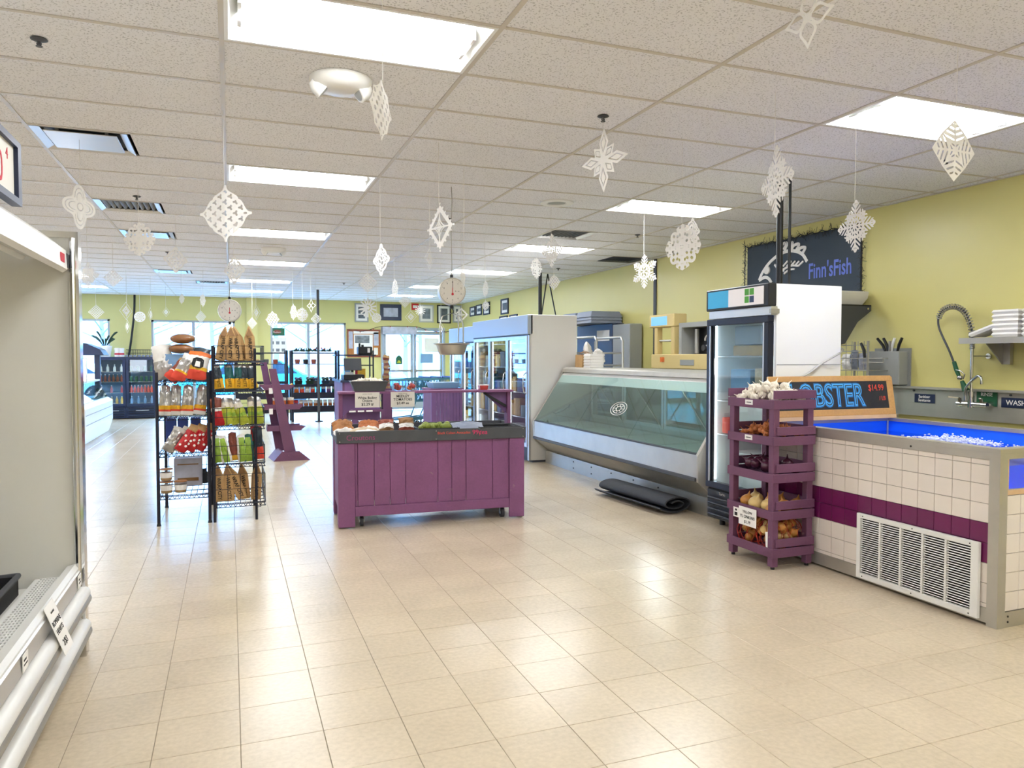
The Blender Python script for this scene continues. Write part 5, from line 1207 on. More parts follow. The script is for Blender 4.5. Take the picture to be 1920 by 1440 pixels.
kc = thing('prep_counter', 'steel prep counter along the wall behind the fish case', 'counter', (5.75, 8.4, 0)); shape('top', 'steel', kc, lambda g: g.box(5.35, 6.18, 7.1, 9.9, 1.16, 1.20)); shape('splash', 'steeld', kc, lambda g: g.box(6.14, 6.18, 7.1, 9.9, 1.2, 1.5)); shape('cabinet', 'steeld', kc, lambda g: g.box(5.4, 6.16, 7.15, 9.85, .1, 1.16)); shape('foot', 'black', kc, lambda g: [g.cyl((x, y, 0), (x, y, .1), .03, 8) for x in (5.5, 6.1) for y in (7.25, 9.75)])
mj = thing('metal_jug', 'small tan metal canister behind the wrapping machine upright', 'canister', (5.75, 8.5, 1.5)); shape('jar', 'kraft', mj, lambda g: g.lathe([(.07, .0), (.075, .02), (.07, .16), (.03, .2), (.03, .22)], 16), local=True, smooth=50); shape('handle', 'kraftd', mj, lambda g: g.tube([(0, .03, .21), (0, .1, .3), (0, .06, .33), (0, -.02, .24)], .008, 6), local=True)
tag(shape('cable_bundle', 'black', None, lambda g: [g.tube(dense([V((5.42, 7.3 + .1*k, 1.21)), V((5.38, 7.5 + .1*k, 1.24 + .02*k)), V((5.42, 7.75 + .08*k, 1.215))], 5), .014, 6) for k in range(4)]), 'tangle of black cables under the wrapping machine', 'cables')
for x, y, l in ((4.91, 11.58, 'black ceiling pole behind the tall white freezer'), (1.865, 17.25, 'grey pole standing by the window shelf')):
    z0_ = 0; t = thing('pole', l, 'pole', (x, y, 0)); shape('shaft', 'black' if x > 3 else 'dgrey', t, lambda g: g.cyl((0, 0, .02), (0, 0, CE - .005), .03, 12), local=True, smooth=50); shape('base_plate', 'dgrey', t, lambda g: g.box(-.08, .08, -.08, .08, 0, .02), local=True)
tag(shape('hanging_cable', 'black', None, lambda g: (g.tube([(5.45, 12.5, CE - .005), (5.3, 12.5, 2.06)], .012, 6), g.tube([(5.45, 12.5, CE - .005), (5.65, 12.5, 2.06)], .012, 6))), 'pair of black cables hanging in an inverted V behind the freezer', 'cable')
# framed pictures
def picture(a, b, z0_, z1_, wall, fm, im, label, mat_=None):
    t = thing('framed_picture', label, 'picture', (((a+b)/2, YB, z0_) if wall == 'b' else (X1, (a+b)/2, z0_)))
    wd = abs(b - a); h = z1_ - z0_; f = .035
    def P(g, u0, u1, v0, v1, d0, d1):
        if wall == 'b': g.box(u0, u1, -d1, -d0, v0, v1)
        else: g.box(-d1, -d0, u0, u1, v0, v1)
    shape('frame', fm, t, lambda g: (P(g, -wd/2, wd/2, 0, f, .002, .03), P(g, -wd/2, wd/2, h - f, h, .002, .03), P(g, -wd/2, -wd/2 + f, f, h - f, .002, .03), P(g, wd/2 - f, wd/2, f, h - f, .002, .03)), local=True)
    mb = shape('mount', mat_ or 'paper', t, lambda g: P(g, -wd/2 + f, wd/2 - f, f, h - f, .002, .012), local=True)
    shape('image', im, mb, lambda g: P(g, -wd/2 + .095, wd/2 - .095, .1, h - .1, .012, .015), local=True)
    return t
p = picture(3.17, 3.54, 2.42, 2.93, 'b', 'greyp', 'photo_dark', 'framed triptych of grey photos on the back wall, leftmost picture'); shape('divider', 'paper', p, lambda g: (g.box(-.1, .1, -.018, -.0155, .2, .225), g.box(-.1, .1, -.018, -.0155, .315, .34)), local=True)
picture(3.86, 4.45, 2.48, 2.92, 'b', 'navy', 'photo_lav', 'navy framed pale landscape above the left door', 'navy'); picture(4.95, 5.37, 2.44, 2.93, 'b', 'alu', 'photo_grey', 'silver framed grey photo right of the red notice'); picture(5.47, 5.87, 2.42, 2.94, 'b', 'black', 'photo_dark', 'black framed green and grey photo with white mount'); picture(5.93, 6.18, 2.45, 2.94, 'b', 'greyp', 'photo_grey', 'framed photo in the far right corner of the back wall')
t = thing('notice', 'small red and white notice above the doors', 'notice', (4.84, YB - .005, 2.78)); shape('sheet', 'red', t, lambda g: g.box(-.1, .1, -.004, 0, 0, .18), local=True); shape('print', 'paper', t, lambda g: g.box(-.06, .06, -.006, -.004, .05, .13), local=True)
for a, b, z0_, z1_, l in ((19.1, 19.55, 2.58, 2.84, 'small dark framed picture on the right wall, farthest'), (18.55, 19.0, 2.58, 2.86, 'small dark framed picture on the right wall, second farthest'), (17.9, 18.4, 2.56, 2.88, 'dark framed picture on the right wall, third farthest'), (16.55, 17.05, 2.5, 2.87, 'dark framed portrait picture high on the right wall, nearest'), (16.6, 17.15, 2.18, 2.46, 'framed picture just below the portrait on the right wall'), (15.95, 16.45, 2.2, 2.46, 'lowest framed picture peeking above the tall freezer')):
    picture(a, b, z0_, z1_, 'r', 'navy', 'photo_dark', l)
bb = thing('bulletin_board', 'cork bulletin board covered with papers beside the doors', 'board', (3.41, YB, 1.5)); shape('cork', 'corkb', bb, lambda g: g.box(-.43, .43, -.02, -.002, 0, .68), local=True); shape('frame', 'bagbrown', bb, lambda g: (g.box(-.45, .45, -.03, -.002, .68, .72), g.box(-.45, .45, -.03, -.002, -.04, 0), g.box(-.45, -.43, -.03, -.002, 0, .68), g.box(.43, .45, -.03, -.002, 0, .68)), local=True)
for (a, b, c_, d_, m_) in ((-.41, -.3, .2, .66, 'photo_lav'), (-.27, .24, .05, .58, 'paper'), (.26, .4, .28, .64, 'photo_lav'), (-.24, .15, .35, .55, 'photo_grey'), (-.28, .4, .6, .67, 'paper'), (.27, .38, .03, .22, 'papersign')): shape('pinned_paper', m_, bb, lambda g: g.box(a, b, -.024 - .002*(m_ == 'photo_grey'), -.02, c_, d_), local=True)
sl_ = thing('string_lights', 'string of small lights draped over the doors', 'string lights', (4.4, YB - .03, 2.2)); cp = dense([V((-1.4, -.0, .0)), V((-1.0, -.0, -.03)), V((-.55, -.13, .1)), V((.1, -.13, .12)), V((.45, -.12, .11)), V((.8, 0, .02)), V((1.2, 0, -.02)), V((1.45, 0, .0))], 5); shape('cord', 'black', sl_, lambda g: g.tube(cp, .007, 5), local=True)
for q in cp[::4]: shape('bulb', 'red', sl_, lambda g: g.ell(q - V((0, 0, .02)), (.012, .012, .018), 6, 5), local=True)
# ================================================================== SNACK RACKS
def wire_shelf(g, x0, x1, y0, y1, z, nx=8, ny=3, lip=0):
    for i in range(nx + 1): x = x0 + (x1 - x0)*i/nx; g.cyl((x, y0, z), (x, y1, z), .003, 5)
    for j in range(ny + 1): y = y0 + (y1 - y0)*j/ny; g.cyl((x0, y, z - .004), (x1, y, z - .004), .004, 5)
    for zz in ([z - .03, z + .005]): g.tube([(x0, y0, zz), (x1, y0, zz), (x1, y1, zz), (x0, y1, zz)], .005, 6, closed=True)
    n = 10
    for k in range(n):
        a = x0 + (x1 - x0)*k/n; b = x0 + (x1 - x0)*(k + 1)/n; g.tube([(a, y0, z - .03), ((a+b)/2, y0, z + .004), (b, y0, z - .03)], .003, 4)
    if lip:
        for zz in (z + lip*.5, z + lip): g.tube([(x0, y0, zz), (x1, y0, zz), (x1, y1, zz), (x0, y1, zz)], .0035, 5, closed=True)
        for i in range(5): x = x0 + (x1 - x0)*i/4; g.cyl((x, y0, z), (x, y0, z + lip), .003, 5)
        for i in range(1, 5): y = y0 + (y1 - y0)*i/4; g.cyl((x1, y, z), (x1, y, z + lip), .003, 5)
r1 = thing('wire_shelving', 'black wire shelving unit of chips, left of the two snack racks', 'shelving', (-.39, 7.45, 0))
for x, y, h in ((-.595, 7.03, 1.33), (-.185, 7.03, 1.33), (-.595, 7.88, 1.33), (-.185, 7.88, 1.33)):
    ps = shape('post', 'blackm', r1, lambda g: g.cyl((x, y, .03), (x, y, h), .014, 10), smooth=50); shape('foot', 'black', ps, lambda g: g.cyl((x, y, 0), (x, y, .03), .02, 10, .012))
for z in (1.25, .945, .625, .255): shape('wire_shelf', 'blackm', r1, lambda g: wire_shelf(g, -.585, -.195, 7.04, 7.87, z))
def back_grid(g):
    for k in range(6): y = 7.1 + k*.14; g.cyl((-.185, y, .25), (-.185, y, .6), .003, 5)
    for z in (.3, .38, .46, .54): g.cyl((-.185, 7.03, z), (-.185, 7.88, z), .003, 5)
    for k in range(6): x = -.55 + k*.065; g.cyl((x, 7.6, .26), (x, 7.6, .6), .003, 5)
    for z in (.34, .44, .54): g.cyl((-.59, 7.6, z), (-.19, 7.6, z), .003, 5)
shape('wire_panel', 'blackm', r1, back_grid)
r2 = thing('wire_snack_rack', 'tall black wire rack of bagged snacks, right of the two', 'rack', (.03, 7.37, 0))
for x, y, h in ((-.145, 7.02, 1.56), (.205, 7.02, 1.54), (-.145, 7.72, 1.56), (.205, 7.72, 1.54)): shape('post', 'blackm', r2, lambda g: g.cyl((x, y, 0), (x, y, h), .012, 10), smooth=50)
for z, l in ((1.42, .14), (1.16, .0), (.85, .16), (.515, .16), (.16, .26)): shape('wire_basket', 'blackm', r2, lambda g: wire_shelf(g, -.14, .28, 7.0, 7.72, z, 10, 4, l))
shape('base_wire', 'blackm', r2, lambda g: (g.tube([(.21, 7.3, .16), (.25, 7.3, .13), (.25, 7.3, .06), (.21, 7.3, .06)], .004, 5), g.cyl((-.14, 7.72, .1), (.2, 7.72, .1), .005, 6)))
def wrapbag(x, y, z, h, tilt, label, up=True, lean=0):
    t = thing('paper_sleeve_bag', label, 'snack bag', (x, y, z), 0, 'WRAP CITY kraft bags'); t.rotation_euler = (R(lean), R(tilt), 0)
    wd = .088
    def f(g):
        pr = [(-wd/2*.8, 0), (wd/2*.8, 0), (wd/2, .02), (wd/2, h*.68), (.006, h), (-.006, h), (-wd/2, h*.68), (-wd/2, .02)]
        n = len(pr); vs = [(p, -.03 if 0 < q < h*.7 else (-.02 if q == 0 else -.002), q) for p, q in pr] + [(p, .03 if 0 < q < h*.7 else (.02 if q == 0 else .002), q) for p, q in pr]
        g.add(vs, [tuple(range(n)), tuple(range(n, 2*n))[::-1]] + [(i, n + i, n + (i+1) % n, (i+1) % n) for i in range(n)])
    shape('sleeve', 'kraft', t, f, local=True)
    shape('fold', 'kraftd', t, lambda g: g.add([(-.03, -.0255, h*.72), (.03, -.0255, h*.72), (0, -.006, h*.95)], [(0, 1, 2)]), local=True)
    text('WRAP CITY', h*.135, 'print', t, (0, -.0306, h*.36), (R(90), R(90), 0), ext=.0003, sx=.85, offset=.0008)
    return t
o_ = ['leftmost', 'second from left', 'third from left', 'fourth from left', 'rightmost']
for i, (x, tl_) in enumerate([(-.085, 9), (-.005, 3), (.07, -7), (.115, -14), (.175, -3)]): wrapbag(x, 7.12 + (.09 if i == 3 else 0), 1.43, .31, tl_, 'kraft WRAP CITY bag on the top tier of the wire rack, %s' % o_[i])
for i, (x, tl_) in enumerate([(-.10, -3), (-.02, -4), (.09, -22), (.115, -6), (.20, 3)]): wrapbag(x, 7.09 + (.08 if i == 3 else 0), .17 + (.02 if i == 2 else 0), .33, tl_, 'kraft WRAP CITY bag on the bottom tier of the wire rack, %s' % o_[i])
for i, (x, a) in enumerate([(-.09, -8), (-.005, -3), (.065, 2), (.125, -4), (.195, -10)]):
    o = bag('snack_bag', 'dark snack bag with yellow label on the second rack tier, %s' % o_[i], 'snack bag', (x, 7.10, 1.165), (R(-8), R(a), 0), .085, .235, .055, ['bagdark', 'yellow', 'bagteal', 'silver'], ((.06, 0), (.46, 1), (.86, 2 if i in (1, 2) else 0), (1, 3)), 20 + i, 'dark snack bags', pinch=.25)
    text('PRETZ', .035, 'print', o, (0, -.031, .07), (R(90), R(90), 0), ext=.0006, sx=.9)
for i, (x, a) in enumerate([(-.02, -10), (.05, -16), (.12, -20), (.19, -4), (.235, -3)]):
    bag('snack_bag', 'lime green popcorn bag on the middle rack tier, %s' % o_[i], 'snack bag', (x, 7.09 + .03*(i % 2), .857), (R(-6), R(a), 0), .09, .25, .06, ['lime', 'limed', 'garlic', 'silver'], ((.08, 0), (.34, 0), (.42, 1), (.62, 0), (.82, 2), (1, 3)), 30 + i, 'lime green bags', pinch=.3)
bag('snack_bag', 'red and white popcorn bag at the left of the middle rack tier', 'snack bag', (-.10, 7.08, .85), (R(-6), R(-8), 0), .10, .26, .06, ['red', 'foambox', 'bagbrown'], ((.5, 0), (.62, 1), (.9, 2), (1, 2)), 36)
for i, (x, a, ms) in enumerate([(-.11, -4, ('limed', 'foambox')), (-.035, -12, ('limed', 'foambox')), (.10, -5, ('limed', 'foambox')), (.15, -4, ('limed', 'bagteal'))]):
    bag('snack_bag', 'green and white striped bag on the fourth rack tier, %s' % ['leftmost', 'second from left', 'third from left', 'rightmost'][i], 'snack bag', (x, 7.08, .52), (R(-6), R(a), 0), .095, .25, .06, [ms[0], ms[1]], ((.9, 0), (1, 1)), 40 + i, 'green striped bags', side_m=1, pinch=.2)
bag('snack_bag', 'brown bag between the green bags on the fourth rack tier', 'snack bag', (.035, 7.12, .53), (R(-6), R(-8), 0), .09, .26, .05, ['bagbrown', 'yellow'], ((.18, 1), (1, 0)), 46, pinch=.3)
bag('snack_bag', 'black bag with orange base at the right of the fourth rack tier', 'snack bag', (.24, 7.14, .53), (R(-4), R(-4), 0), .085, .3, .06, ['bagdark', 'chalkred'], ((.35, 1), (1, 0)), 47)
bag('snack_bag', 'dark red bag hanging behind on the fourth rack tier', 'snack bag', (.2, 7.3, .53), (R(-4), R(4), 0), .1, .3, .06, ['red', 'bagteal'], ((.5, 1), (1, 0)), 48)
# rack 1 goods
for i, (x, a) in enumerate([(-.545, 2), (-.465, 3), (-.365, 4), (-.265, 8)]):
    bag('chip_bag', 'silver chip bag with orange and yellow base on the second shelf, %s' % ['leftmost', 'second from left', 'third from left', 'rightmost'][i], 'chip bag', (x, 7.12 + .02*(i % 2), .952), (R(-8), R(a), 0), .105, .27, .075, ['silver', 'chalkred', 'foambox', 'yellow'], ((.1, 2), (.2, 1), (.3, 3), (1, 0)), 50 + i, 'silver chip bags', pinch=.25)
for x, y, z, rx, ry, wd, h, ms, bd, l, sd in ((-.50, 7.12, 1.262, -25, 42, .13, .24, ['bagbrown', 'chalkred', 'foambox', 'kraft'], ((.3, 1), (.4, 2), (.8, 0), (1, 3)), 'brown and red chip bag lying at the left of the top pile', 61),
        (-.44, 7.10, 1.262, -20, 28, .12, .27, ['silver', 'chalkred', 'yellow', 'foambox'], ((.22, 1), (.3, 2), (.75, 0), (1, 3)), 'silver chip bag leaning in the middle of the top pile', 62),
        (-.30, 7.12, 1.262, -18, 12, .19, .27, ['foambox', 'chalkred', 'yellow', 'orange'], ((.3, 1), (.42, 2), (.8, 0), (1, 3)), 'large white and orange chip bag at the right of the top pile', 63),
        (-.545, 7.35, 1.262, -12, -8, .17, .33, ['silver', 'foambox', 'tub'], ((.5, 0), (1, 1)), 'crinkled silver bag at the back left of the top pile', 64),
        (-.30, 7.45, 1.262, -10, 6, .2, .3, ['silver', 'bagdark'], ((.6, 0), (1, 1)), 'silver and dark chip bag at the back of the top pile', 65)):
    o = bag('chip_bag', l, 'chip bag', (x, y, z), (R(rx), R(ry), 0), wd, h, .08, ms, bd, sd, 'chip bags on the top pile')
    if sd == 63:
        shape('printed_emblem', 'print', o, lambda g: g.prism([(-.05, .12), (-.03, .10), (.03, .10), (.05, .12), (.045, .18), (.02, .195), (-.02, .195), (-.045, .18)], -.0465, -.045, 'y'), local=True); shape('printed_figure', 'paper', o, lambda g: g.prism([(-.022, .11), (.022, .11), (.018, .16), (-.018, .16)], -.048, -.0465, 'y'), local=True)
for k, (x, z) in enumerate(((-.405, 1.583), (-.42, 1.491))):
    t = thing('bun_pack', '%s pack of brown buns on top of the chip pile' % ('upper' if k == 0 else 'lower'), 'bread', (x, 7.4, z))
    shape('bread', 'breadbrown', t, lambda g: g.ell((0, 0, .046), (.105, .08, .044), 16, 8), local=True, smooth=60); shape('wrapper', 'plastic', t, lambda g: g.ell((0, 0, .0465), (.122, .088, .0465), 14, 8), local=True, smooth=60)
tag(shape('carton', 'bluebin', None, lambda g: g.box(-.55, -.25, 7.35, 7.6, 1.262, 1.49), bev=.004), 'pale carton hidden under the bun packs on the top shelf', 'box')
for i, (x, a, y) in enumerate([(-.53, 30, 7.12), (-.47, 34, 7.18)]): bag('chip_bag', 'silver crinkled bag at the left of the third shelf, %s' % ['front', 'behind'][i], 'chip bag', (x, y, .635), (R(-14), R(a), 0), .11, .24, .07, ['silver', 'foambox'], ((.8, 0), (1, 1)), 70 + i, 'silver bags on the third shelf')
dotw = None
for i, (x, a) in enumerate([(-.43, 34), (-.36, 32), (-.28, 30)]):
    o = bag('popcorn_bag', 'red popcorn bag with white dots on the third shelf, %s' % ['leftmost', 'middle', 'rightmost'][i], 'popcorn bag', (x, 7.10 + .02*i, .635), (R(-14), R(a), 0), .105, .27, .07, ['red', 'foambox', 'kraft'], ((.72, 0), (1, 2)), 75 + i, 'red popcorn bags')
    for dx, dz in ((-.028, .05), (.02, .06), (-.005, .1), (.03, .12), (-.03, .14), (.01, .165), (.034, .18)): shape('printed_dot', 'foambox', o, lambda g: g.cyl((dx, -.036 + abs(dx)*.16, dz), (dx, -.041 + abs(dx)*.16, dz), .011, 8), local=True)
for i, x in enumerate((-.52, -.42, -.31)): tag(shape('carton', 'bagblue', None, lambda g: g.box(x - .042, x + .042, 7.45, 7.62, .632, .9), bev=.004), 'blue carton standing behind the bags on the third shelf, %s' % ['left', 'middle', 'right'][i], 'box', 'blue cartons on the third shelf')
for x, y, z, l in ((-.54, 7.14, .262, 'left clear tub of tan snacks on the bottom shelf'), (-.425, 7.14, .262, 'right clear tub of tan snacks on the bottom shelf'), (-.54, 7.14, .374, 'clear tub of tan snacks stacked on top at the bottom shelf')):
    t = thing('snack_tub', l, 'tub', (x, y, z)); shape('contents', 'kraft', t, lambda g: g.lathe([(.042, .006), (.046, .03), (.047, .06), (.001, .066)], 16), local=True, smooth=50); shape('tub', 'plastic', t, lambda g: g.lathe([(.046, 0), (.053, .1)], 18, cap=False), local=True, smooth=50); shape('lid', 'breadbrown', t, lambda g: g.lathe([(.054, .1), (.055, .108), (.001, .11)], 18), local=True, smooth=40); shape('paper_band', 'paper', t, lambda g: g.lathe([(.0485, .03), (.0515, .075)], 18, cap=False), local=True)
t = thing('label_box', 'white box with brown print behind the tubs on the bottom shelf', 'box', (-.38, 7.55, .262)); shape('carton', 'photo_lav', t, lambda g: g.box(-.12, .12, -.08, .08, 0, .26), local=True, bev=.004); shape('print', 'kraftd', t, lambda g: (g.box(-.09, .09, -.082, -.08, .05, .08), g.box(-.09, .09, -.082, -.08, .2, .21)), local=True)  # greyed carton colour stands in for shade on the white box
for i, x in enumerate((-.33, -.25)): tag(shape('jar', 'bagdark', None, lambda g: g.lathe([(.035, 0), (.037, .01), (.037, .1), (.025, .115), (.027, .14)], 14, (x, 7.62, .262)), smooth=40), 'dark jar at the back of the bottom shelf, %s' % ['left', 'right'][i], 'jar')

# ================================================================== PURPLE A-FRAME STAND
af = thing('display_stand', 'purple leaning ladder shaped display stand on a flared base', 'display stand', (.8, 10.95, 0))
shape('stile', 'purpler', af, lambda g: g.prism([(.70, .1), (.86, .1), (.60, 1.30), (.50, 1.30)], 10.88, 10.91, 'y'), bev=.003); shape('stile', 'purpled', af, lambda g: g.prism([(.60, .1), (.72, .1), (.49, 1.39), (.40, 1.39)], 11.25, 11.28, 'y'), bev=.003)
shape('base', 'purpler', af, lambda g: g.prism([(.55, 0), (1.05, 0), (.90, .13), (.66, .13)], 10.84, 10.88, 'y')); shape('base_wing', 'purpled', af, lambda g: g.add([(.55, 10.84, 0), (.50, 11.35, 0), (.62, 11.3, .15), (.66, 10.86, .13), (.57, 10.84, 0), (.52, 11.35, 0), (.64, 11.3, .15), (.68, 10.86, .13)], [(0, 1, 2, 3), (4, 7, 6, 5), (0, 4, 5, 1), (2, 6, 7, 3), (1, 5, 6, 2), (0, 3, 7, 4)]))
for z, a, b in ((.42, .47, 1.0), (.72, .42, .98), (1.0, .38, .85)):
    tr = shape('shelf_tray', 'purpler', af, lambda g: (g.box(a, b - .06, 10.92, 11.24, z, z + .015), g.prism([(a, z), (b - .08, z), (b, z + .06), (b - .06, z + .075), (a, z + .075)], 10.905, 10.92, 'y')), bev=.002); shape('back_lip', 'purpled', tr, lambda g: (g.box(a, b - .06, 11.24, 11.25, z, z + .07), g.box(a, a + .012, 10.92, 11.24, z, z + .07)))
for i, (x, z, l) in enumerate(((.62, 1.02, 'bunch of bananas on the top tray of the purple stand'),)):
    t = thing('banana_bunch', l, 'bananas', (.72, 11.08, 1.02))
    for k in range(4): shape('banana', 'yellow', t, lambda g: g.tube(dense([V((-.1, .03*k - .05, .03)), V((-.03, .03*k - .05, .0 + .015)), V((.05, .03*k - .05, .02)), V((.11, .03*k - .05, .06))], 3), [.008, .014, .017, .018, .018, .018, .018, .017, .013, .006], 7), local=True, smooth=60)
for i, (x, z) in enumerate(((.60, .74), (.70, .74), (.80, .74))): bag('snack_bag', 'orange fruit snack bag on the middle tray of the purple stand, %s' % ['left', 'middle', 'right'][i], 'snack bag', (x, 11.05, z), (R(-6), 0, 0), .09, .15, .06, ['orange', 'foambox'], ((.7, 0), (1, 1)), 90 + i, 'orange bags on the stand')
for z, l in ((.66, 'white price tag under the middle tray of the purple stand'), (.95, 'white price tag under the top tray of the purple stand')): tag(shape('shelf_tag', 'paper', None, lambda g: g.box(.50, .55, 10.90, 10.903, z, z + .08)), l, 'price tag')
# beadboard stand behind the cart
bs2 = thing('beadboard_stand', 'purple beadboard panel stand behind the cart', 'stand', (3.25, 11.9, 0))
shape('frame', 'purpleb', bs2, lambda g: (g.box(3.02, 3.06, 11.6, 11.64, 0, .93), g.box(3.5, 3.54, 11.6, 11.64, 0, .93), g.box(3.06, 3.5, 11.6, 11.64, .05, .1), g.box(3.02, 3.06, 12.1, 12.14, 0, .93), g.box(3.5, 3.54, 12.1, 12.14, 0, .93)))
for i in range(8): shape('board', 'purpleb', bs2, lambda g: g.box(3.06 + i*.055 + .002, 3.06 + (i+1)*.055 - .002, 11.615, 11.63, .1, .93), bev=.002)
shape('top', 'purple', bs2, lambda g: g.box(3.0, 3.56, 11.58, 12.16, .93, .955)); shape('side', 'purpled', bs2, lambda g: g.box(3.02, 3.035, 11.64, 12.1, .05, .93)); shape('side', 'purpled', bs2, lambda g: g.box(3.525, 3.54, 11.64, 12.1, .05, .93))
tag(shape('storage_bin', 'bluebin', None, lambda g: g.add([(3.08, 11.65, .956), (3.48, 11.65, .956), (3.48, 12.05, .956), (3.08, 12.05, .956), (3.05, 11.62, 1.05), (3.51, 11.62, 1.05), (3.51, 12.08, 1.05), (3.05, 12.08, 1.05)], [(0, 3, 2, 1), (4, 5, 6, 7), (0, 1, 5, 4), (1, 2, 6, 5), (2, 3, 7, 6), (3, 0, 4, 7)])), 'pale blue bin on top of the purple beadboard stand', 'bin')

# ================================================================== FAR LEFT: DRINK FRIDGES, CAFE CASE
def drink_fridge(x0, x1, label, rows_):
    y0, y1, zt = 19.6, 20.22, 1.47
    t = thing('drink_fridge', label, 'fridge', ((x0+x1)/2, 19.9, 0))
    shape('cabinet', 'navy', t, lambda g: (g.box(x0, x0 + .04, y0 + .05, y1, .02, zt), g.box(x1 - .04, x1, y0 + .05, y1, .02, zt), g.box(x0 + .04, x1 - .04, y1 - .04, y1, .02, zt), g.box(x0 + .04, x1 - .04, y0 + .05, y1 - .04, zt - .06, zt), g.box(x0 + .04, x1 - .04, y0 + .05, y1 - .04, .02, .3)))
    shape('liner', 'bluebin', t, lambda g: g.box(x0 + .04, x1 - .04, y1 - .05, y1 - .041, .3, zt - .06))
    dr = shape('door', 'navy', t, lambda g: (g.box(x0, x1, y0, y0 + .045, .3, .36), g.box(x0, x1, y0, y0 + .045, zt - .07, zt), g.box(x0, x0 + .06, y0, y0 + .045, .36, zt - .07), g.box(x1 - .06, x1, y0, y0 + .045, .36, zt - .07))); shape('pane', 'glass', dr, lambda g: g.box(x0 + .055, x1 - .055, y0 + .018, y0 + .024, .35, zt - .06)); shape('handle', 'alu', dr, lambda g: g.bar((x0 + .2, y0 - .012, .2), (x1 - .15, y0 - .012, .2), .012))
    for xx in (x0 + .05, x1 - .05): shape('door_lamp', 'case_lamp', t, lambda g: g.cyl((xx, y0 + .065, .36), (xx, y0 + .065, zt - .1), .008, 6))  # glowing strips added to brighten the dark fridge interior
    gr_ = shape('lower_grille', 'navy', t, lambda g: g.box(x0, x1, y0 + .02, y0 + .05, .02, .29))
    for k in range(4): shape('louvre', 'blackm', gr_, lambda g: g.box(x0 + .04, x1 - .04, y0 + .005, y0 + .02, .05 + .06*k, .075 + .06*k))
    zz = [.36, .62, .88, 1.12]
    for z in zz: shape('shelf', 'alu', t, lambda g: g.box(x0 + .05, x1 - .05, y0 + .08, y1 - .06, z - .008, z))
    for z, (m_, mn, n, kind) in zip(zz, rows_):
        for k in range(n):
            x = x0 + .1 + (x1 - x0 - .2)*k/max(n - 1, 1) if n > 1 else (x0+x1)/2
            h = .17 if kind == 'bottle' else .13
            b_ = thing('drink_bottle' if kind == 'bottle' else 'drink_can', '%s %s on the %s shelf of the %s drink fridge, %s' % (mn, kind, ['bottom', 'second', 'third', 'top'][zz.index(z)], 'left' if x0 < -2.5 else 'right', ORD[k] if k < n - 1 or n == 1 else 'rightmost'), kind, (x, y0 + .14, z + .001), 0, 'drinks in the far fridges')
            if kind == 'bottle':
                shape('body', m_, b_, lambda g: g.lathe([(.028, 0), (.03, .01), (.03, .1), (.012, .135), (.012, .16)], 10), local=True, smooth=50); shape('cap', 'paper', b_, lambda g: g.cyl((0, 0, .16), (0, 0, .175), .014, 8), local=True)
            else:
                shape('body', m_, b_, lambda g: g.lathe([(.028, 0), (.034, .01), (.034, .115), (.028, .128)], 12), local=True, smooth=50); shape('lid', 'alu', b_, lambda g: g.cyl((0, 0, .128), (0, 0, .131), .028, 10), local=True)
drink_fridge(-2.95, -2.32, 'navy glass door drink fridge, left of two by the back wall', [('yellow', 'yellow', 5, 'bottle'), ('tomato', 'pink red', 3, 'bottle'), ('bagbrown', 'amber', 6, 'bottle'), ('foambox', 'white', 4, 'bottle')])
drink_fridge(-2.31, -1.68, 'navy glass door drink fridge, right of two by the back wall', [('bluebin', 'pale blue', 4, 'bottle'), ('chalkred', 'orange red', 7, 'bottle'), ('green', 'green', 5, 'can'), ('bagteal', 'teal', 4, 'can')])
pp = thing('potted_plant', 'plant with dark strap leaves in a white pot on the left drink fridge', 'potted plant', (-2.78, 19.9, 1.471))
shape('pot', 'white', pp, lambda g: g.lathe([(.11, 0), (.155, .26), (.14, .26), (.12, .22), (.001, .22)], 20), local=True, smooth=40); shape('soil', 'kraftd', pp, lambda g: g.cyl((0, 0, .2), (0, 0, .235), .12, 14), local=True)
r_ = random.Random(4)
for k in range(9):
    a = k*.75; L = r_.uniform(.25, .42); u = r_.uniform(.8, 1.2); c_ = V((math.cos(a)*.75, math.sin(a)*.4, 0)); g_ = G(); ps_ = [c_*.02 + V((0, 0, .22)), c_*L*.35 + V((0, 0, .22 + L*.4*u)), c_*L*.75 + V((0, 0, .22 + L*.75*u)), c_*L + V((0, 0, .22 + L*.85*u))]; g_.tube(dense(ps_, 3), [.005, .006, .008, .012, .018, .022, .026, .026, .02, .006], 6); build(g_, 'leaf', 'leaf', pp, local=True, smooth=60)
for x, l in ((-2.52, 'white paper cup sleeve bundle beside the plant, left'), (-2.42, 'white paper cup sleeve bundle beside the plant, right')):
    t = thing('cup_bundle', l, 'cups', (x, 19.85, 1.471)); shape('cup', 'paper', t, lambda g: g.lathe([(.05, 0), (.055, .03), (.05, .14), (.06, .2), (.04, .21)], 14), local=True, smooth=40); shape('print_band', 'ink_red', t, lambda g: g.lathe([(.0565, .05), (.054, .09)], 14, cap=False), local=True)
wb2 = thing('wire_basket', 'black wire basket on top of the right drink fridge', 'basket', (-2.05, 19.85, 1.471))
def wbf(g):
    for z in (.01, .09, .17): g.tube([(-.26, -.15, z), (.26, -.15, z), (.26, .15, z), (-.26, .15, z)], .006, 5, closed=True)
    for k in range(11): x = -.26 + .052*k; g.tube([(x, -.15, .17), (x, -.15, .01), (x, .15, .01), (x, .15, .17)], .004, 4)
shape('wires', 'black', wb2, wbf, local=True)
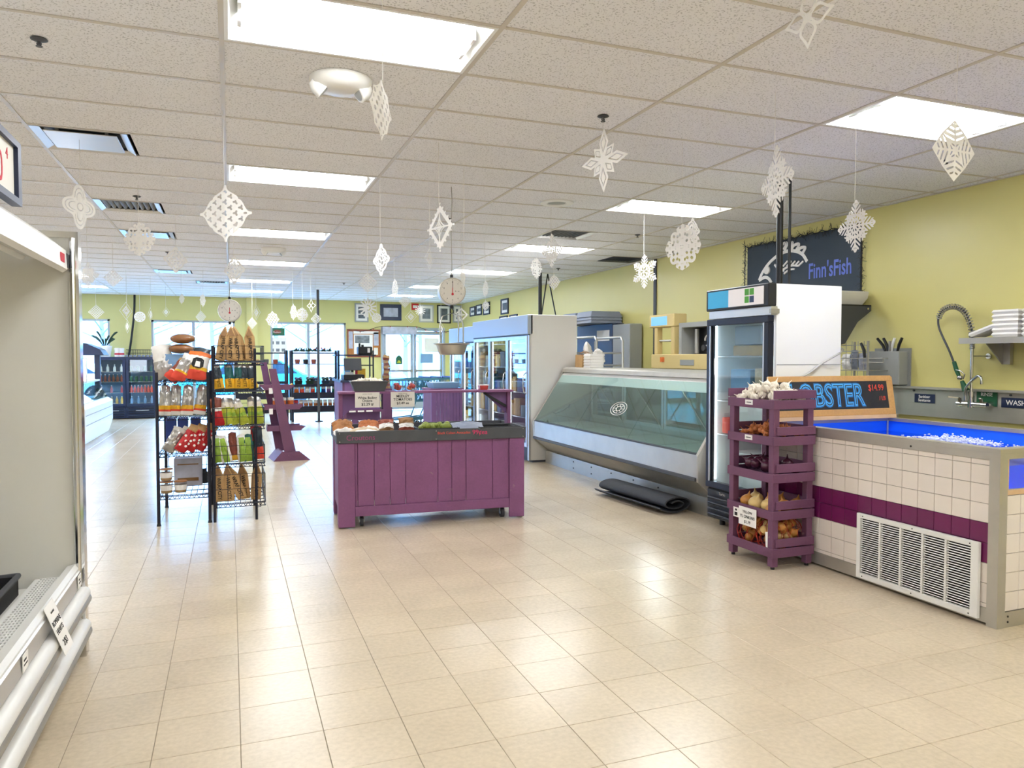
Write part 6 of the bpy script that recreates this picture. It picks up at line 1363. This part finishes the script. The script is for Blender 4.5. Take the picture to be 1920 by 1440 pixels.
for k in range(7): tag(shape('snack_pot', 'tub', None, lambda g: g.lathe([(.03, 0), (.035, .04), (.03, .045)], 12, (-2.3 + .09*k, 19.66, 1.471)), smooth=40), 'small silvery pot lined up along the fridge tops, %s' % (ORD[k] if k < 6 else 'rightmost'), 'pot', 'small pots on the fridges')
tag(shape('hanging_cable', 'black', None, lambda g: g.tube(dense([V((-2.16, 20.2, CE - .01)), V((-2.18, 20.2, 2.5)), V((-2.25, 20.2, 1.9)), V((-2.32, 20.25, 1.48))], 5), .025, 8)), 'thick black cable running down the back wall to the drink fridges', 'cable')
cc = thing('bakery_case', 'white slant front bakery case behind the left refrigerated case', 'display case', (-2.9, 15, 0))
shape('body', 'white', cc, lambda g: g.prism([(-3.5, 0), (-2.28, 0), (-2.2, .25), (-2.2, .62), (-2.28, .68), (-3.5, .68)], 13.6, 16.6, 'y'), bev=.01); shape('panel_line', 'greyp', cc, lambda g: (g.box(-2.198, -2.192, 13.65, 16.55, .5, .51), g.box(-2.198, -2.192, 13.65, 16.55, .34, .35)))
shape('slanted_glass', 'glasscase', cc, lambda g: g.prism([(-2.3, .69), (-2.285, .69), (-2.445, 1.0), (-2.46, 1.0)], 13.65, 16.55, 'y')); shape('top', 'white', cc, lambda g: g.box(-3.4, -2.42, 13.6, 16.6, 1.0, 1.03)); shape('pastry_tray', 'steel', cc, lambda g: g.box(-3.3, -2.4, 13.7, 16.5, .69, .71)); shape('end_glass', 'glasscase', cc, lambda g: g.prism([(-3.4, .69), (-2.3, .69), (-2.45, 1.0), (-3.4, 1.0)], 13.62, 13.63, 'y'))
shape('back_panel', 'white', cc, lambda g: g.box(-3.44, -3.4, 13.6, 16.6, .68, 1.03))
lp_ = thing('menu_panel', 'glowing white menu panel standing on the bakery case', 'sign', (-2.6, 14.6, 1.031)); shape('panel', 'lit_panel', lp_, lambda g: g.box(-.28, .26, -.015, .015, .02, .40), local=True); shape('frame', 'white', lp_, lambda g: (g.box(-.3, .28, -.02, .02, 0, .02), g.box(-.3, .28, -.02, .02, .40, .42), g.box(-.3, -.28, -.02, .02, .02, .40), g.box(.26, .28, -.02, .02, .02, .40)), local=True)
cn = thing('cafe_canopy', 'dark rounded canopy over the cafe counter at far left', 'canopy', (-3.0, 17.2, 0))
shape('canopy', 'navy', cn, lambda g: g.prism([(-3.9, 1.5), (-2.38, 1.5), (-2.45, 1.62), (-2.7, 1.74), (-3.1, 1.8), (-3.9, 1.8)], 16.9, 17.6, 'y'), bev=.01); shape('support', 'navy', cn, lambda g: (g.box(-3.85, -3.75, 17.2, 17.3, 0, 1.5), g.box(-2.6, -2.5, 17.2, 17.3, 0, 1.5)))

# ================================================================== WINDOW SHELVES, REGISTER, CARTS
def wshelf(x0, x1, y0, y1, label, zs_, nm='black_shelf_unit'):
    t = thing(nm, label, 'shelving', ((x0+x1)/2, (y0+y1)/2, 0))
    for x in (x0, x1 - .05):
        for y in (y0, y1 - .05): shape('post', 'blackm', t, lambda g: g.box(x, x + .05, y, y + .05, 0, 1.62 if y == y0 else 1.62))
    for z in zs_: shape('shelf', 'blackm', t, lambda g: (g.box(x0 + .05, x1 - .05, y0, y1, z - .03, z), g.box(x0 + .05, x1 - .05, y0 - .01, y0, z - (.12 if z < .7 else .04), z + .02)))
    shape('top_rail', 'blackm', t, lambda g: (g.box(x0, x1, y0, y0 + .03, 1.54, 1.57), g.box(x0, x1, y0 + .01, y0 + .03, 1.30, 1.315)))
    return t
ws1 = wshelf(1.28, 2.36, 17.4, 17.9, 'black shelf unit of snacks before the windows', (.33, .64, .83)); ws2 = wshelf(.1, 1.22, 17.45, 17.95, 'black shelf unit left of the snack shelf, behind the purple stand', (.33, .64, .9))
cl = ['orange', 'chalkred', 'foambox', 'chalkred', 'tub', 'bagblue', 'purpleb', 'green']; cn_ = ['orange', 'orange red', 'white', 'red', 'grey', 'blue', 'purple', 'green']
for k in range(8):
    o = bag('snack_bag', '%s snack bag %s in the upper row of the black window shelf' % (cn_[k], ORD[k] if k < 7 else 'at the right end'), 'snack bag', (1.40 + .12*k, 17.5, .642), (R(-4), 0, 0), .11, .165, .07, [cl[k], 'foambox'], ((.55, 0), (1, 1)), 100 + k, 'bags in the upper row')
for k in range(9):
    m_ = 'red' if k == 0 else ('foambox' if k < 4 else 'garlic')
    bag('snack_bag', ('red snack bag at the left end of the lower window shelf row' if k == 0 else 'white and brown snack bag in the lower row of the window shelf, %s' % (ORD[k] if k < 8 else 'rightmost')), 'snack bag', (1.39 + .108*k, 17.5, .332), (R(-4), 0, 0), .1, .16, .07, [m_, 'nut' if k else 'foambox', 'foambox'], ((.12, 0), (.5, 1), (1, 2 if k else 0)), 120 + k, 'bags in the lower row')
for k, (x, m_, n_) in enumerate(((1.45, 'black', 'black'), (1.7, 'leaf', 'dark green'), (1.83, 'dgrey', 'grey'), (2.05, 'bagdark', 'dark'), (2.22, 'dgrey', 'charcoal'))):
    t = thing('produce_basket', '%s basket on the middle board of the window shelf' % n_, 'basket', (x, 17.6, .831)); shape('tub', m_, t, lambda g: g.add([(-.07, -.09, 0), (.07, -.09, 0), (.07, .09, 0), (-.07, .09, 0), (-.09, -.11, .1), (.09, -.11, .1), (.09, .11, .1), (-.09, .11, .1)], [(0, 3, 2, 1), (4, 5, 6, 7), (0, 1, 5, 4), (1, 2, 6, 5), (2, 3, 7, 6), (3, 0, 4, 7)]), local=True); shape('contents', 'leaf' if k % 2 else 'navy', t, lambda g: [g.ell((.05*math.cos(q*1.3), .06*math.sin(q*1.3), .12 + .015*(q % 3)), (.04, .04, .03), 6, 4) for q in range(6)], local=True, smooth=60)
for k, (x, m_, n_) in enumerate(((1.42, 'bagbrown', 'brown'), (1.6, 'black', 'black'), (1.78, 'bagbrown', 'reddish'))): tag(shape('small_tub', m_, None, lambda g: g.lathe([(.05, 0), (.06, .09), (.05, .1)], 12, (x, 17.415, 1.316)), smooth=40), 'small %s tub on the thin upper rail of the window shelf' % n_, 'tub')
for k, (x, m_, n_) in enumerate(((.55, 'kraft', 'tan'), (.75, 'dgrey', 'grey'), (.95, 'bagbrown', 'brown'))): tag(shape('small_tub', m_, None, lambda g: g.lathe([(.05, 0), (.06, .09), (.05, .1)], 12, (x, 17.465, 1.316)), smooth=40), 'small %s tub on the rail of the left black shelf' % n_, 'tub')
t = thing('evergreen_swag', 'evergreen swag with berries lying on the window shelf rail', 'greenery', (1.75, 17.42, 1.571))
r_ = random.Random(9); shape('sprigs', 'leaf', t, lambda g: [g.tube([(x_, 0, .03), (x_ + r_.uniform(-.08, .08), r_.uniform(-.05, .05), r_.uniform(.05, .13))], [.02, .006], 5) for x_ in [-.42 + .014*q for q in range(60)]], local=True); shape('berries', 'red', t, lambda g: [g.ell((.05 + .05*q, -.03, .08 + .02*(q % 2)), .018, 6, 5) for q in range(5)], local=True)
# green sign and jar posters on the window
gs_ = thing('window_sign', 'dark green oval logo sign on the third window', 'sign', (1.16, YB + .045, 2.03)); shape('plate', 'signgreen', gs_, lambda g: g.box(-.19, .19, -.006, 0, 0, .2), local=True); shape('emblem', 'bagbrown', gs_, lambda g: g.prism([(.1*math.cos(q*.4488), .1 + .05*math.sin(q*.4488)) for q in range(14)], -.009, -.006, 'y'), local=True); text('Blueberry', .05, 'paper', gs_, (0, -.0105, .09), FC, ext=.0005)
pj = thing('window_poster', 'white poster with six printed jars on the third window', 'poster', (1.17, YB + .05, 1.55)); shape('sheet', 'paper', pj, lambda g: g.box(-.22, .22, -.004, 0, 0, .42), local=True)
for k in range(6): x = -.14 + .14*(k % 3); z = .06 + .19*(k//3); shape('printed_jar', 'photo_grey', pj, lambda g: g.prism([(x - .04, z), (x + .04, z), (x + .045, z + .08), (x - .045, z + .08)], -.007, -.004, 'y'), local=True)
rc = thing('register_counter', 'dark purple checkout counter behind the cart', 'counter', (2.55, 14.9, 0))
shape('front', 'purpled', rc, lambda g: g.box(2.0, 2.04, 14.4, 15.6, .1, .98)); shape('panel', 'purpleb', rc, lambda g: g.box(2.04, 2.72, 14.4, 14.44, .1, .98)); shape('top', 'navy', rc, lambda g: g.box(1.96, 2.76, 14.36, 15.64, .98, 1.02)); shape('back', 'purpled', rc, lambda g: (g.box(2.68, 2.72, 14.44, 15.6, .1, .98), g.box(2.0, 2.72, 15.56, 15.6, .1, .98))); shape('low_shelf', 'purpled', rc, lambda g: g.box(1.98, 2.74, 14.1, 14.4, .42, .46)); shape('shelf_leg', 'purpled', rc, lambda g: (g.box(1.98, 2.03, 14.1, 14.15, 0, .42), g.box(2.69, 2.74, 14.1, 14.15, 0, .42), g.box(1.98, 2.74, 14.4, 14.44, 0, .1)))
for k in range(3): tag(shape('price_strip', 'paper', None, lambda g: g.box(2.08 + .16*k, 2.2 + .16*k, 14.095, 14.099, .425, .455)), 'white price strip on the low counter shelf, %s' % ['left', 'middle', 'right'][k], 'price tag')
rg = thing('cash_register', 'black cash register terminal on the checkout counter', 'register', (2.25, 14.75, 1.021)); shape('drawer', 'black', rg, lambda g: g.box(-.2, .2, -.2, .2, 0, .1), local=True, bev=.01); shape('screen_arm', 'black', rg, lambda g: g.cyl((0, .05, .1), (0, .05, .25), .025, 10), local=True); shape('screen', 'dgrey', rg, lambda g: g.obox((0, -.0, .3), (.34, .03, .24), (R(-15), 0, 0)), local=True); shape('keypad', 'greyp', rg, lambda g: g.obox((-.08, -.12, .12), (.16, .12, .02), (R(20), 0, 0)), local=True)
sf = thing('counter_rack', 'black upright rack with shelf over the checkout counter', 'rack', (2.36, 15.2, 1.02)); shape('post', 'blackm', sf, lambda g: [g.cyl((x, y, 1.021), (x, y, 1.6), .015, 8) for x in (2.0, 2.7) for y in (15.0, 15.4)]); shape('shelf', 'blackm', sf, lambda g: g.box(1.95, 2.75, 14.96, 15.44, 1.49, 1.515)); shape('bar', 'blackm', sf, lambda g: g.cyl((2.0, 15.0, 1.3), (2.7, 15.0, 1.3), .01, 8))
rp = thing('receipt_printer', 'black receipt printer on the counter rack shelf', 'printer', (2.55, 15.2, 1.516)); shape('body', 'black', rp, lambda g: g.box(-.13, .15, -.12, .12, 0, .16), local=True, bev=.015); shape('paper_roll', 'paper', rp, lambda g: g.box(.05, .1, -.125, -.12, .04, .13), local=True); shape('top_bits', 'black', rp, lambda g: (g.cyl((-.09, 0, .16), (-.09, 0, .23), .02, 8), g.cyl((-.03, 0, .16), (-.03, 0, .2), .025, 8)), local=True)
for k, (x, z, m_, n_, wd) in enumerate(((2.2, 1.26, 'bluebin', 'pale blue', .12), (2.38, 1.2, 'red', 'red', .05), (2.48, 1.18, 'yellow', 'yellow', .16))): tag(shape('counter_item', m_, None, lambda g: g.box(x - wd/2, x + wd/2, 15.1, 15.15, 1.021, z + .05), bev=.005), '%s packet standing on the checkout counter' % n_, 'packet')
bt = thing('bread_sleeve', 'tall striped paper sleeve of baguettes at the counter corner', 'bread sleeve', (2.79 + .08, 14.5, 0)); shape('stand', 'purpled', bt, lambda g: g.box(-.09, .09, -.09, .09, 0, .85), local=True)
shape('sleeve', ['kraft', 'bagbrown'], bt, lambda g: [g.cyl((.01*math.sin(q), 0, .85 + .05*q), (.01*math.sin(q + 1), 0, .9 + .05*q), .06 + .012*math.sin(q*1.7), 10, .06 + .012*math.sin(q*1.7 + 1.7), q % 2) for q in range(13)], local=True, smooth=50); shape('clear_wrap', 'plastic', bt, lambda g: g.lathe([(.07, .85), (.09, 1.1), (.085, 1.35), (.03, 1.55)], 12, cap=False), local=True, smooth=50)
def cart_(x, y, label):
    t = thing('shopping_cart', label, 'shopping cart', (x, y, 0), R(10), 'nested shopping carts')
    def bk(g):
        A = [(-.38, -.22, .55), (.42, -.26, .55), (.42, .26, .55), (-.38, .22, .55)]; B = [(-.45, -.25, .98), (.48, -.3, 1.02), (.48, .3, 1.02), (-.45, .25, .98)]
        for P_ in (A, B): g.tube(P_, .011, 6, closed=True)
        for q in range(4):
            a0, a1, b0, b1 = V(A[q]), V(A[(q+1) % 4]), V(B[q]), V(B[(q+1) % 4]); n = 13 if q % 2 == 0 else 8
            for k in range(n): t_ = k/n; g.cyl(a0.lerp(a1, t_), b0.lerp(b1, t_), .005, 5)
            for k in (1, 2): g.cyl(a0.lerp(b0, k/3), a1.lerp(b1, k/3), .005, 5)
        for k in range(1, 9): g.cyl(V(A[0]).lerp(V(A[1]), k/9), V(A[3]).lerp(V(A[2]), k/9), .004, 5)
    shape('basket', 'tealwire', t, bk, local=True)
    shape('frame', 'tealwire', t, lambda g: [g.tube([(.46, s*.26, .98), (.42, s*.25, .5), (.30, s*.22, .22), (-.42, s*.2, .16)], .014, 6) for s in (-1, 1)], local=True); shape('handle', 'bagblue', t, lambda g: g.cyl((.52, -.3, 1.04), (.52, .3, 1.04), .018, 10), local=True); shape('handle_bracket', 'tealwire', t, lambda g: [g.cyl((.47, s*.29, 1.0), (.52, s*.29, 1.04), .01, 6) for s in (-1, 1)], local=True)
    for xx in (.34, -.4):
        for s in (-1, 1): wh = shape('wheel', 'black', t, lambda g: g.cyl((xx, s*.2 - .015, .06), (xx, s*.2 + .015, .06), .06, 12), local=True); shape('fork', 'greyp', wh, lambda g: g.box(xx - .012, xx + .012, s*.2 - .02, s*.2 + .02, .06, .2), local=True)
for k in range(4): cart_(3.35 + k*.26, 15.3 - .0*k, 'grey blue wire shopping cart nested in the row by the doors, %s' % ['leftmost', 'second from left', 'third from left', 'rightmost'][k])
# ================================================================== PAPER SNOWFLAKES
FK = {}
def flake_mesh(kind):
    if kind in FK: return FK[kind]
    N = 84 if kind not in ('disc', 'burst', 'mini') else 48
    t = np.linspace(-1.02, 1.02, N + 1); X, Y = np.meshgrid(t, t, indexing='ij'); r = np.hypot(X, Y); th = np.arctan2(Y, X)
    aX, aY = np.abs(X), np.abs(Y); d1 = aX + aY; mx, mn = np.maximum(aX, aY), np.minimum(aX, aY)
    def fold(n): a = np.mod(th + math.pi/2, 2*math.pi/n); a = np.minimum(a, 2*math.pi/n - a); return r*np.cos(a), r*np.sin(a)
    if kind == 'petal':
        f = np.full_like(X, -1.0)
        for k in range(8):
            L, wd = (1.0, .2) if k % 2 == 0 else (.62, .18); a = k*math.pi/4; u = X*math.cos(a) + Y*math.sin(a); v = np.abs(-X*math.sin(a) + Y*math.cos(a))
            d = 1 - np.maximum((u - .55*L)/(.45*L), (.55*L - u)/(.55*L)) - v/wd
            b = np.maximum(np.minimum(d, .38 - d), d - .56); f = np.maximum(f, np.where(d > 0, b, d))
        f = np.maximum(f, .07 - r)
    elif kind == 'lace':
        out = .98 - d1 - .05*np.cos(mx*18); hole = np.sin(X*11.5 + .8*np.sin(Y*9))*np.sin(Y*11.5 + .8*np.sin(X*9)); f = np.minimum(out, np.where(d1 < .82, .34 - np.abs(hole)*1.0, 1)); f = np.maximum(f, np.minimum(out, .05 - np.abs(d1 - .52))); f = np.maximum(f, np.minimum(out, .11 - out))
    elif kind == 'chevron':
        out = 1 - (mx + .85*mn); s = mx - .35*mn; f = np.minimum(out, np.sin(s*34) + .25); sp = np.maximum(.035 - mn, .03 - (mx - mn)*.7); f = np.maximum(f, np.minimum(out, sp)); f = np.maximum(f, np.minimum(out, .07 - out))
    elif kind == 'spiky':
        out = .93 - d1; ring = np.minimum(out, .12 - np.abs(d1 - .78)); u, v = fold(4); kn = np.full_like(X, -1.0)
        for q in (0, .2, .4, .6, .8, 1): 
            for sx, sy in ((1, 1), (1, -1), (-1, 1), (-1, -1)): kn = np.maximum(kn, .045 - np.hypot(X - sx*.96*q, Y - sy*.96*(1 - q)))
        inn = np.minimum(.62 - (mx**.6 + mn**.6)**(1/.6)*.9, 1); star = np.maximum(.055 - np.abs((np.sqrt(mx) + np.sqrt(mn))**2 - .62), .055 - np.abs((np.sqrt(mx) + np.sqrt(mn))**2 - .34)); sp = np.minimum(.03 - mn, .8 - r); f = np.maximum.reduce([ring, kn, star*.9, sp])
    elif kind in ('star', 'star6'):
        n = 8 if kind == 'star' else 6; f = np.full_like(X, -1.0); Lm = 1.0
        a0 = np.mod(th + math.pi/2, 2*math.pi/n); ki = np.floor((th + math.pi/2)/(2*math.pi/n) + .5)
        u, v = fold(n); L = np.where(np.mod(ki, 2) == 0, 1.0, .68) if n == 8 else 1.0
        f = np.minimum(.028 - v, L - u)
        for c_, l_ in ((.18, .2), (.34, .26), (.52, .24), (.70, .18)): f = np.maximum(f, np.minimum.reduce([.03 - np.abs((u - c_) - v*1.0)*.7, l_ - v, L - u*1.0]))
        dm = np.abs(np.abs(u - L + .16) / .16 + v/.11 - 1); f = np.maximum(f, .28 - dm)
        f = np.maximum(f, np.minimum(.05 - np.abs(r - .42), 1)*.8)
    elif kind == 'trefoil':
        out = (.78 + .19*np.cos(4*th)) - r; f = np.minimum(out, np.abs(out - .17) - .028); f = np.minimum(f, np.maximum(np.abs(out - .36) - .028, .05 - (mx - mn)*.6)); f = np.maximum(f, np.minimum(out, .05 - (mx - mn)*.6)); f = np.minimum(f, np.abs(r - .16) - .025)
    elif kind == 'birds':
        out = .99 - d1 - .06*np.cos(mx*14 + 1); c_ = .2; px = np.mod(X + Y + c_/2*2, c_*2) - c_; py = np.mod(X - Y + c_, c_*2) - c_; hr = np.hypot(px, py*1.0); hth = np.arctan2(py, px); hole = (.105 + .05*np.cos(3*hth + 1)) - hr; f = np.minimum(out, np.where(out > .09, -hole, 1))
    elif kind == 'flame':
        u, v = fold(4); out = .98 - u - 1.05*v + .09*np.sin(u*19); lob = .21 - np.hypot(u - .42, v - .42); out = np.maximum(out, lob); w_ = fold(8); hole = np.sin(w_[0]*21 + 1)*np.cos(w_[1]*24); f = np.minimum(out, np.where(out > .06, .30 - hole, 1)); f = np.maximum(f, np.minimum(out, .03 - mn)); f = np.minimum(f, np.abs(np.hypot(u - .46, v - .46) - .0) - .06)
    elif kind == 'loop':
        u, v = fold(4); sh = .30*np.sin(np.clip(u, 0, 1)*math.pi)**1.3*(1 + .3*np.sin(u*6)); out = np.minimum(sh - v, .99 - u); f = np.minimum(out, .1 - out); f = np.maximum(f, .16 - r)
    elif kind == 'lattice':
        out = .96 - d1; a = np.abs(np.mod((X + Y)*3.2, 1) - .5); b = np.abs(np.mod((X - Y)*3.2, 1) - .5); f = np.minimum(out, np.maximum(a, b) - .3); f = np.maximum(f, np.minimum(out, .06 - out)); f = np.maximum(f, np.minimum.reduce([1.0 - d1*.97, .03 - np.abs(np.mod(mx*9, 1) - .5)*.1 - np.abs(out)*.9]))
    elif kind == 'shard':
        out = np.minimum(1 - mx*1.0 - .9*mn*(1 + .4*np.sin(mx*9)), 1); h = np.sin(Y*16)*np.cos(X*16 + Y*4); f = np.minimum(out, np.where(out > .1, .35 - h, 1))
    elif kind == 'disc':
        out = .95 - r; h = np.sin(r*16)*np.cos(8*th); f = np.minimum(out, np.where(r > .82, 1, .35 - h))
    elif kind == 'burst':
        u, v = fold(14); f = np.maximum(np.minimum(.07 - v*.9, .98 - u), .42 - r); f = np.minimum(f, np.maximum(np.abs(r - .25) - .06, .03 - mn))
    else:
        out = .97 - d1; f = np.minimum(out, np.maximum(.07 - out, np.minimum(.24 - np.abs(d1 - .35), .5 - np.sin(X*20)*np.sin(Y*20))))
    f[0, :] = -1; f[-1, :] = -1; f[:, 0] = -1; f[:, -1] = -1
    vs = []; fs = []; cm = {}
    def cv(i, j):
        k = ('c', i, j)
        if k not in cm: cm[k] = len(vs); vs.append((t[i], t[j]))
        return cm[k]
    def ev(i, j, i2, j2):
        k = tuple(sorted(((i, j), (i2, j2))))
        if k not in cm:
            (a, b), (c_, d_) = k; s = f[a, b]/(f[a, b] - f[c_, d_]); s = min(max(s, .04), .96); cm[k] = len(vs); vs.append((t[a] + (t[c_] - t[a])*s, t[b] + (t[d_] - t[b])*s))
        return cm[k]
    for i in range(N):
        for j in range(N):
            cs = [(i, j), (i+1, j), (i+1, j+1), (i, j+1)]; ins = [f[c] > 0 for c in cs]
            if not any(ins): continue
            p = []
            for k in range(4):
                a, b = cs[k], cs[(k+1) % 4]
                if ins[k]: p.append(cv(*a))
                if ins[k] != ins[(k+1) % 4]: p.append(ev(*a, *b))
            if len(p) > 2: fs.append(p)
    me = bpy.data.meshes.new('paper_cutout')
    me.from_pydata([(x, .07*abs(x) + .05*abs(y) - .04*x*y, y) for x, y in vs], [], fs); me.materials.append(MATS['flake'])
    bm = bmesh.new(); bm.from_mesh(me); bmesh.ops.solidify(bm, geom=list(bm.faces), thickness=.008); bm.to_mesh(me); bm.free()
    FK[kind] = me; return me
def at(px, py, d):
    p = _fw + _rt*((px - 960)/_f) - _up*((py - 720)/_f); return p*d + V((0, 0, CAMZ))
# (kind, x, y, half height px, distance m, turn deg, horizontal half width factor, label) measured positions turned into room coordinates
FL = [
 ('shard', 718, 206, 56, 3.1, 62, 'narrow twisted white snowflake hanging below the nearest ceiling light'),
 ('petal', 1130, 300, 59, 4.7, 8, 'white eight petal snowflake hanging under the sprinkler'),
 ('star', 1452, 340, 66, 4.3, 38, 'tall lacy snowflake hanging before the black conduit pole'),
 ('chevron', 1792, 282, 56, 3.65, 40, 'folded chevron striped snowflake beside the near right light'),
 ('star', 1602, 424, 48, 4.65, 15, 'spiky branched snowflake overlapping the corner of the fish banner'),
 ('loop', 1514, -10, 58, 3.0, 20, 'snowflake with open looped petals cut by the top edge'),
 ('trefoil', 151, 388, 42, 5.2, 35, 'grey round lobed snowflake left of the diagonal ceiling bar'),
 ('birds', 421, 400, 52, 4.6, 12, 'large diamond snowflake with leaf shaped cuts left of the second light'),
 ('flame', 260, 448, 35, 6.6, 15, 'lacy diamond snowflake before the flat plate vent'),
 ('lace', 330, 487, 25, 8.0, 20, 'faint grey lacy snowflake right of the diagonal ceiling bar'),
 ('spiky', 823, 426, 45, 5.3, 25, 'nested diamond snowflake with knobbed edges above the hanging scale'),
 ('lace', 713, 487, 31, 6.4, 55, 'narrow lacy snowflake left of the knobbed one'),
 ('mini', 806, 486, 20, 7.0, 60, 'small narrow snowflake just below the knobbed diamond one'),
 ('lattice', 689, 530, 19, 9.0, 5, 'small lattice diamond snowflake above the back wall pictures'),
 ('flame', 1278, 463, 48, 5.3, 18, 'large scroll cut snowflake below the second right light'),
 ('lace', 1300, 431, 23, 6.0, 45, 'small snowflake tucked behind the large scroll cut one'),
 ('star6', 1207, 509, 31, 8.0, 22, 'branched snowflake hanging before the light green wall'),
 ('star', 1033, 470, 31, 7.5, 40, 'feathery snowflake hanging before the third right light'),
 ('flame', 1007, 503, 22, 8.5, 60, 'small twisted snowflake beside the black ceiling pole'),
 ('birds', 1038, 529, 15, 9.5, 30, 'tiny white snowflake right of the black ceiling pole'),
 ('lace', 438, 506, 27, 8.0, 40, 'snowflake hanging just above the dial scale'),
 ('lattice', 212, 521, 17, 10.0, 10, 'small lattice snowflake left of the far flat vent'),
 ('star', 164, 516, 24, 8.0, 45, 'curly snowflake partly hidden by the white case edge'),
 ('lattice', 180, 585, 14, 13.5, 15, 'pale diamond snowflake above the far left window'),
 ('mini', 237, 583, 17, 13.0, 50, 'upright diamond snowflake left of the thick wall cable'),
 ('mini', 238, 612, 13, 14.0, 70, 'thin sliver snowflake below the upright diamond one'),
 ('disc', 262, 594, 10, 15.0, 5, 'round disc snowflake right of the thick wall cable'),
 ('mini', 283, 590, 14, 14.0, 72, 'thin sliver snowflake at the corner of the second window'),
 ('mini', 311, 585, 9, 16.0, 45, 'tiny diamond snowflake above the second window'),
 ('shard', 340, 560, 10, 13.0, 60, 'tiny white snowflake touching the far ceiling edge'),
 ('shard', 381, 563, 13, 13.0, 65, 'small twisted snowflake left of the dial scale'),
 ('lattice', 376, 594, 12, 15.0, 40, 'faint triangular snowflake before the second window'),
 ('mini', 480, 586, 14, 14.0, 60, 'narrow snowflake before the pale wall pilaster'),
 ('lattice', 473, 606, 11, 15.0, 35, 'faint snowflake low on the pale wall pilaster'),
 ('shard', 510, 599, 16, 13.0, 40, 'torn looking snowflake at the left corner of the third window'),
 ('shard', 549, 585, 16, 13.0, 66, 'narrow snowflake above the third window, leftmost of three'),
 ('flame', 567, 590, 15, 13.0, 35, 'curled snowflake above the third window, middle of three'),
 ('loop', 583, 573, 13, 13.0, 50, 'looped snowflake above the third window, beside the grey pole'),
 ('lace', 592, 598, 11, 14.0, 30, 'small snowflake just right of the grey pole'),
 ('burst', 690, 577, 18, 12.0, 25, 'spidery starburst snowflake over the triptych picture'),
 ('disc', 706, 596, 9, 15.0, 5, 'round disc snowflake between the first two pictures'),
 ('lattice', 759, 565, 12, 12.5, 10, 'small woven diamond snowflake right of the navy picture'),
 ('burst', 788, 582, 10, 14.0, 10, 'small sun shaped snowflake before the silver picture'),
 ('mini', 770, 594, 12, 13.0, 25, 'small diamond snowflake above the left door'),
 ('shard', 739, 541, 20, 10.0, 72, 'thin twisted snowflake hanging before the far lights'),
 ('spiky', 865, 590, 14, 9.0, 10, 'square diamond snowflake beside the scale pan hanger'),
 ('birds', 910, 573, 10, 11.0, 40, 'small rounded snowflake above the tall freezer'),
 ('shard', 909, 541, 17, 9.5, 70, 'thin twisted snowflake above the tall freezer'),
 ('shard', 870, 519, 26, 6.0, 80, 'edge on snowflake hanging right of the scale dial'),
 ('mini', 827, 617, 12, 12.0, 60, 'small white snowflake beside the left scale hanger rod'),
]
RAT = [.36, .72, .43, .6, .65, .75, .65, .86, .85, .85, .55, .5, .45, .98, .75, .6, .75, .6, .55, .8, .7]
for fi, (kind, px, py, hh_, d, rz, l) in enumerate(FL):
    rat = RAT[fi] if fi < len(RAT) else max(.18, math.cos(R(rz)))
    rz = math.degrees(_yaw + math.atan((px - 960)/_f)) + (1 if fi % 3 else -1)*math.degrees(math.acos(rat))
    p = at(px, py, d); s = hh_/_f*d*1.02
    top = CE + .004
    if p.z + s > top - .02: p.z = top - .03 - s
    t = thing('paper_snowflake', l, 'snowflake', p, R(-rz) - _yaw*0, 'hanging paper snowflakes')
    o = inst(flake_mesh(kind), 'paper_cutout', t, (0, 0, 0)); o.scale = (s, s, s)
    shape('string', 'string', t, lambda g: g.cyl((0, 0, s*.9), (0, 0, top - p.z), .0012 + .00012*d, 4), local=True)
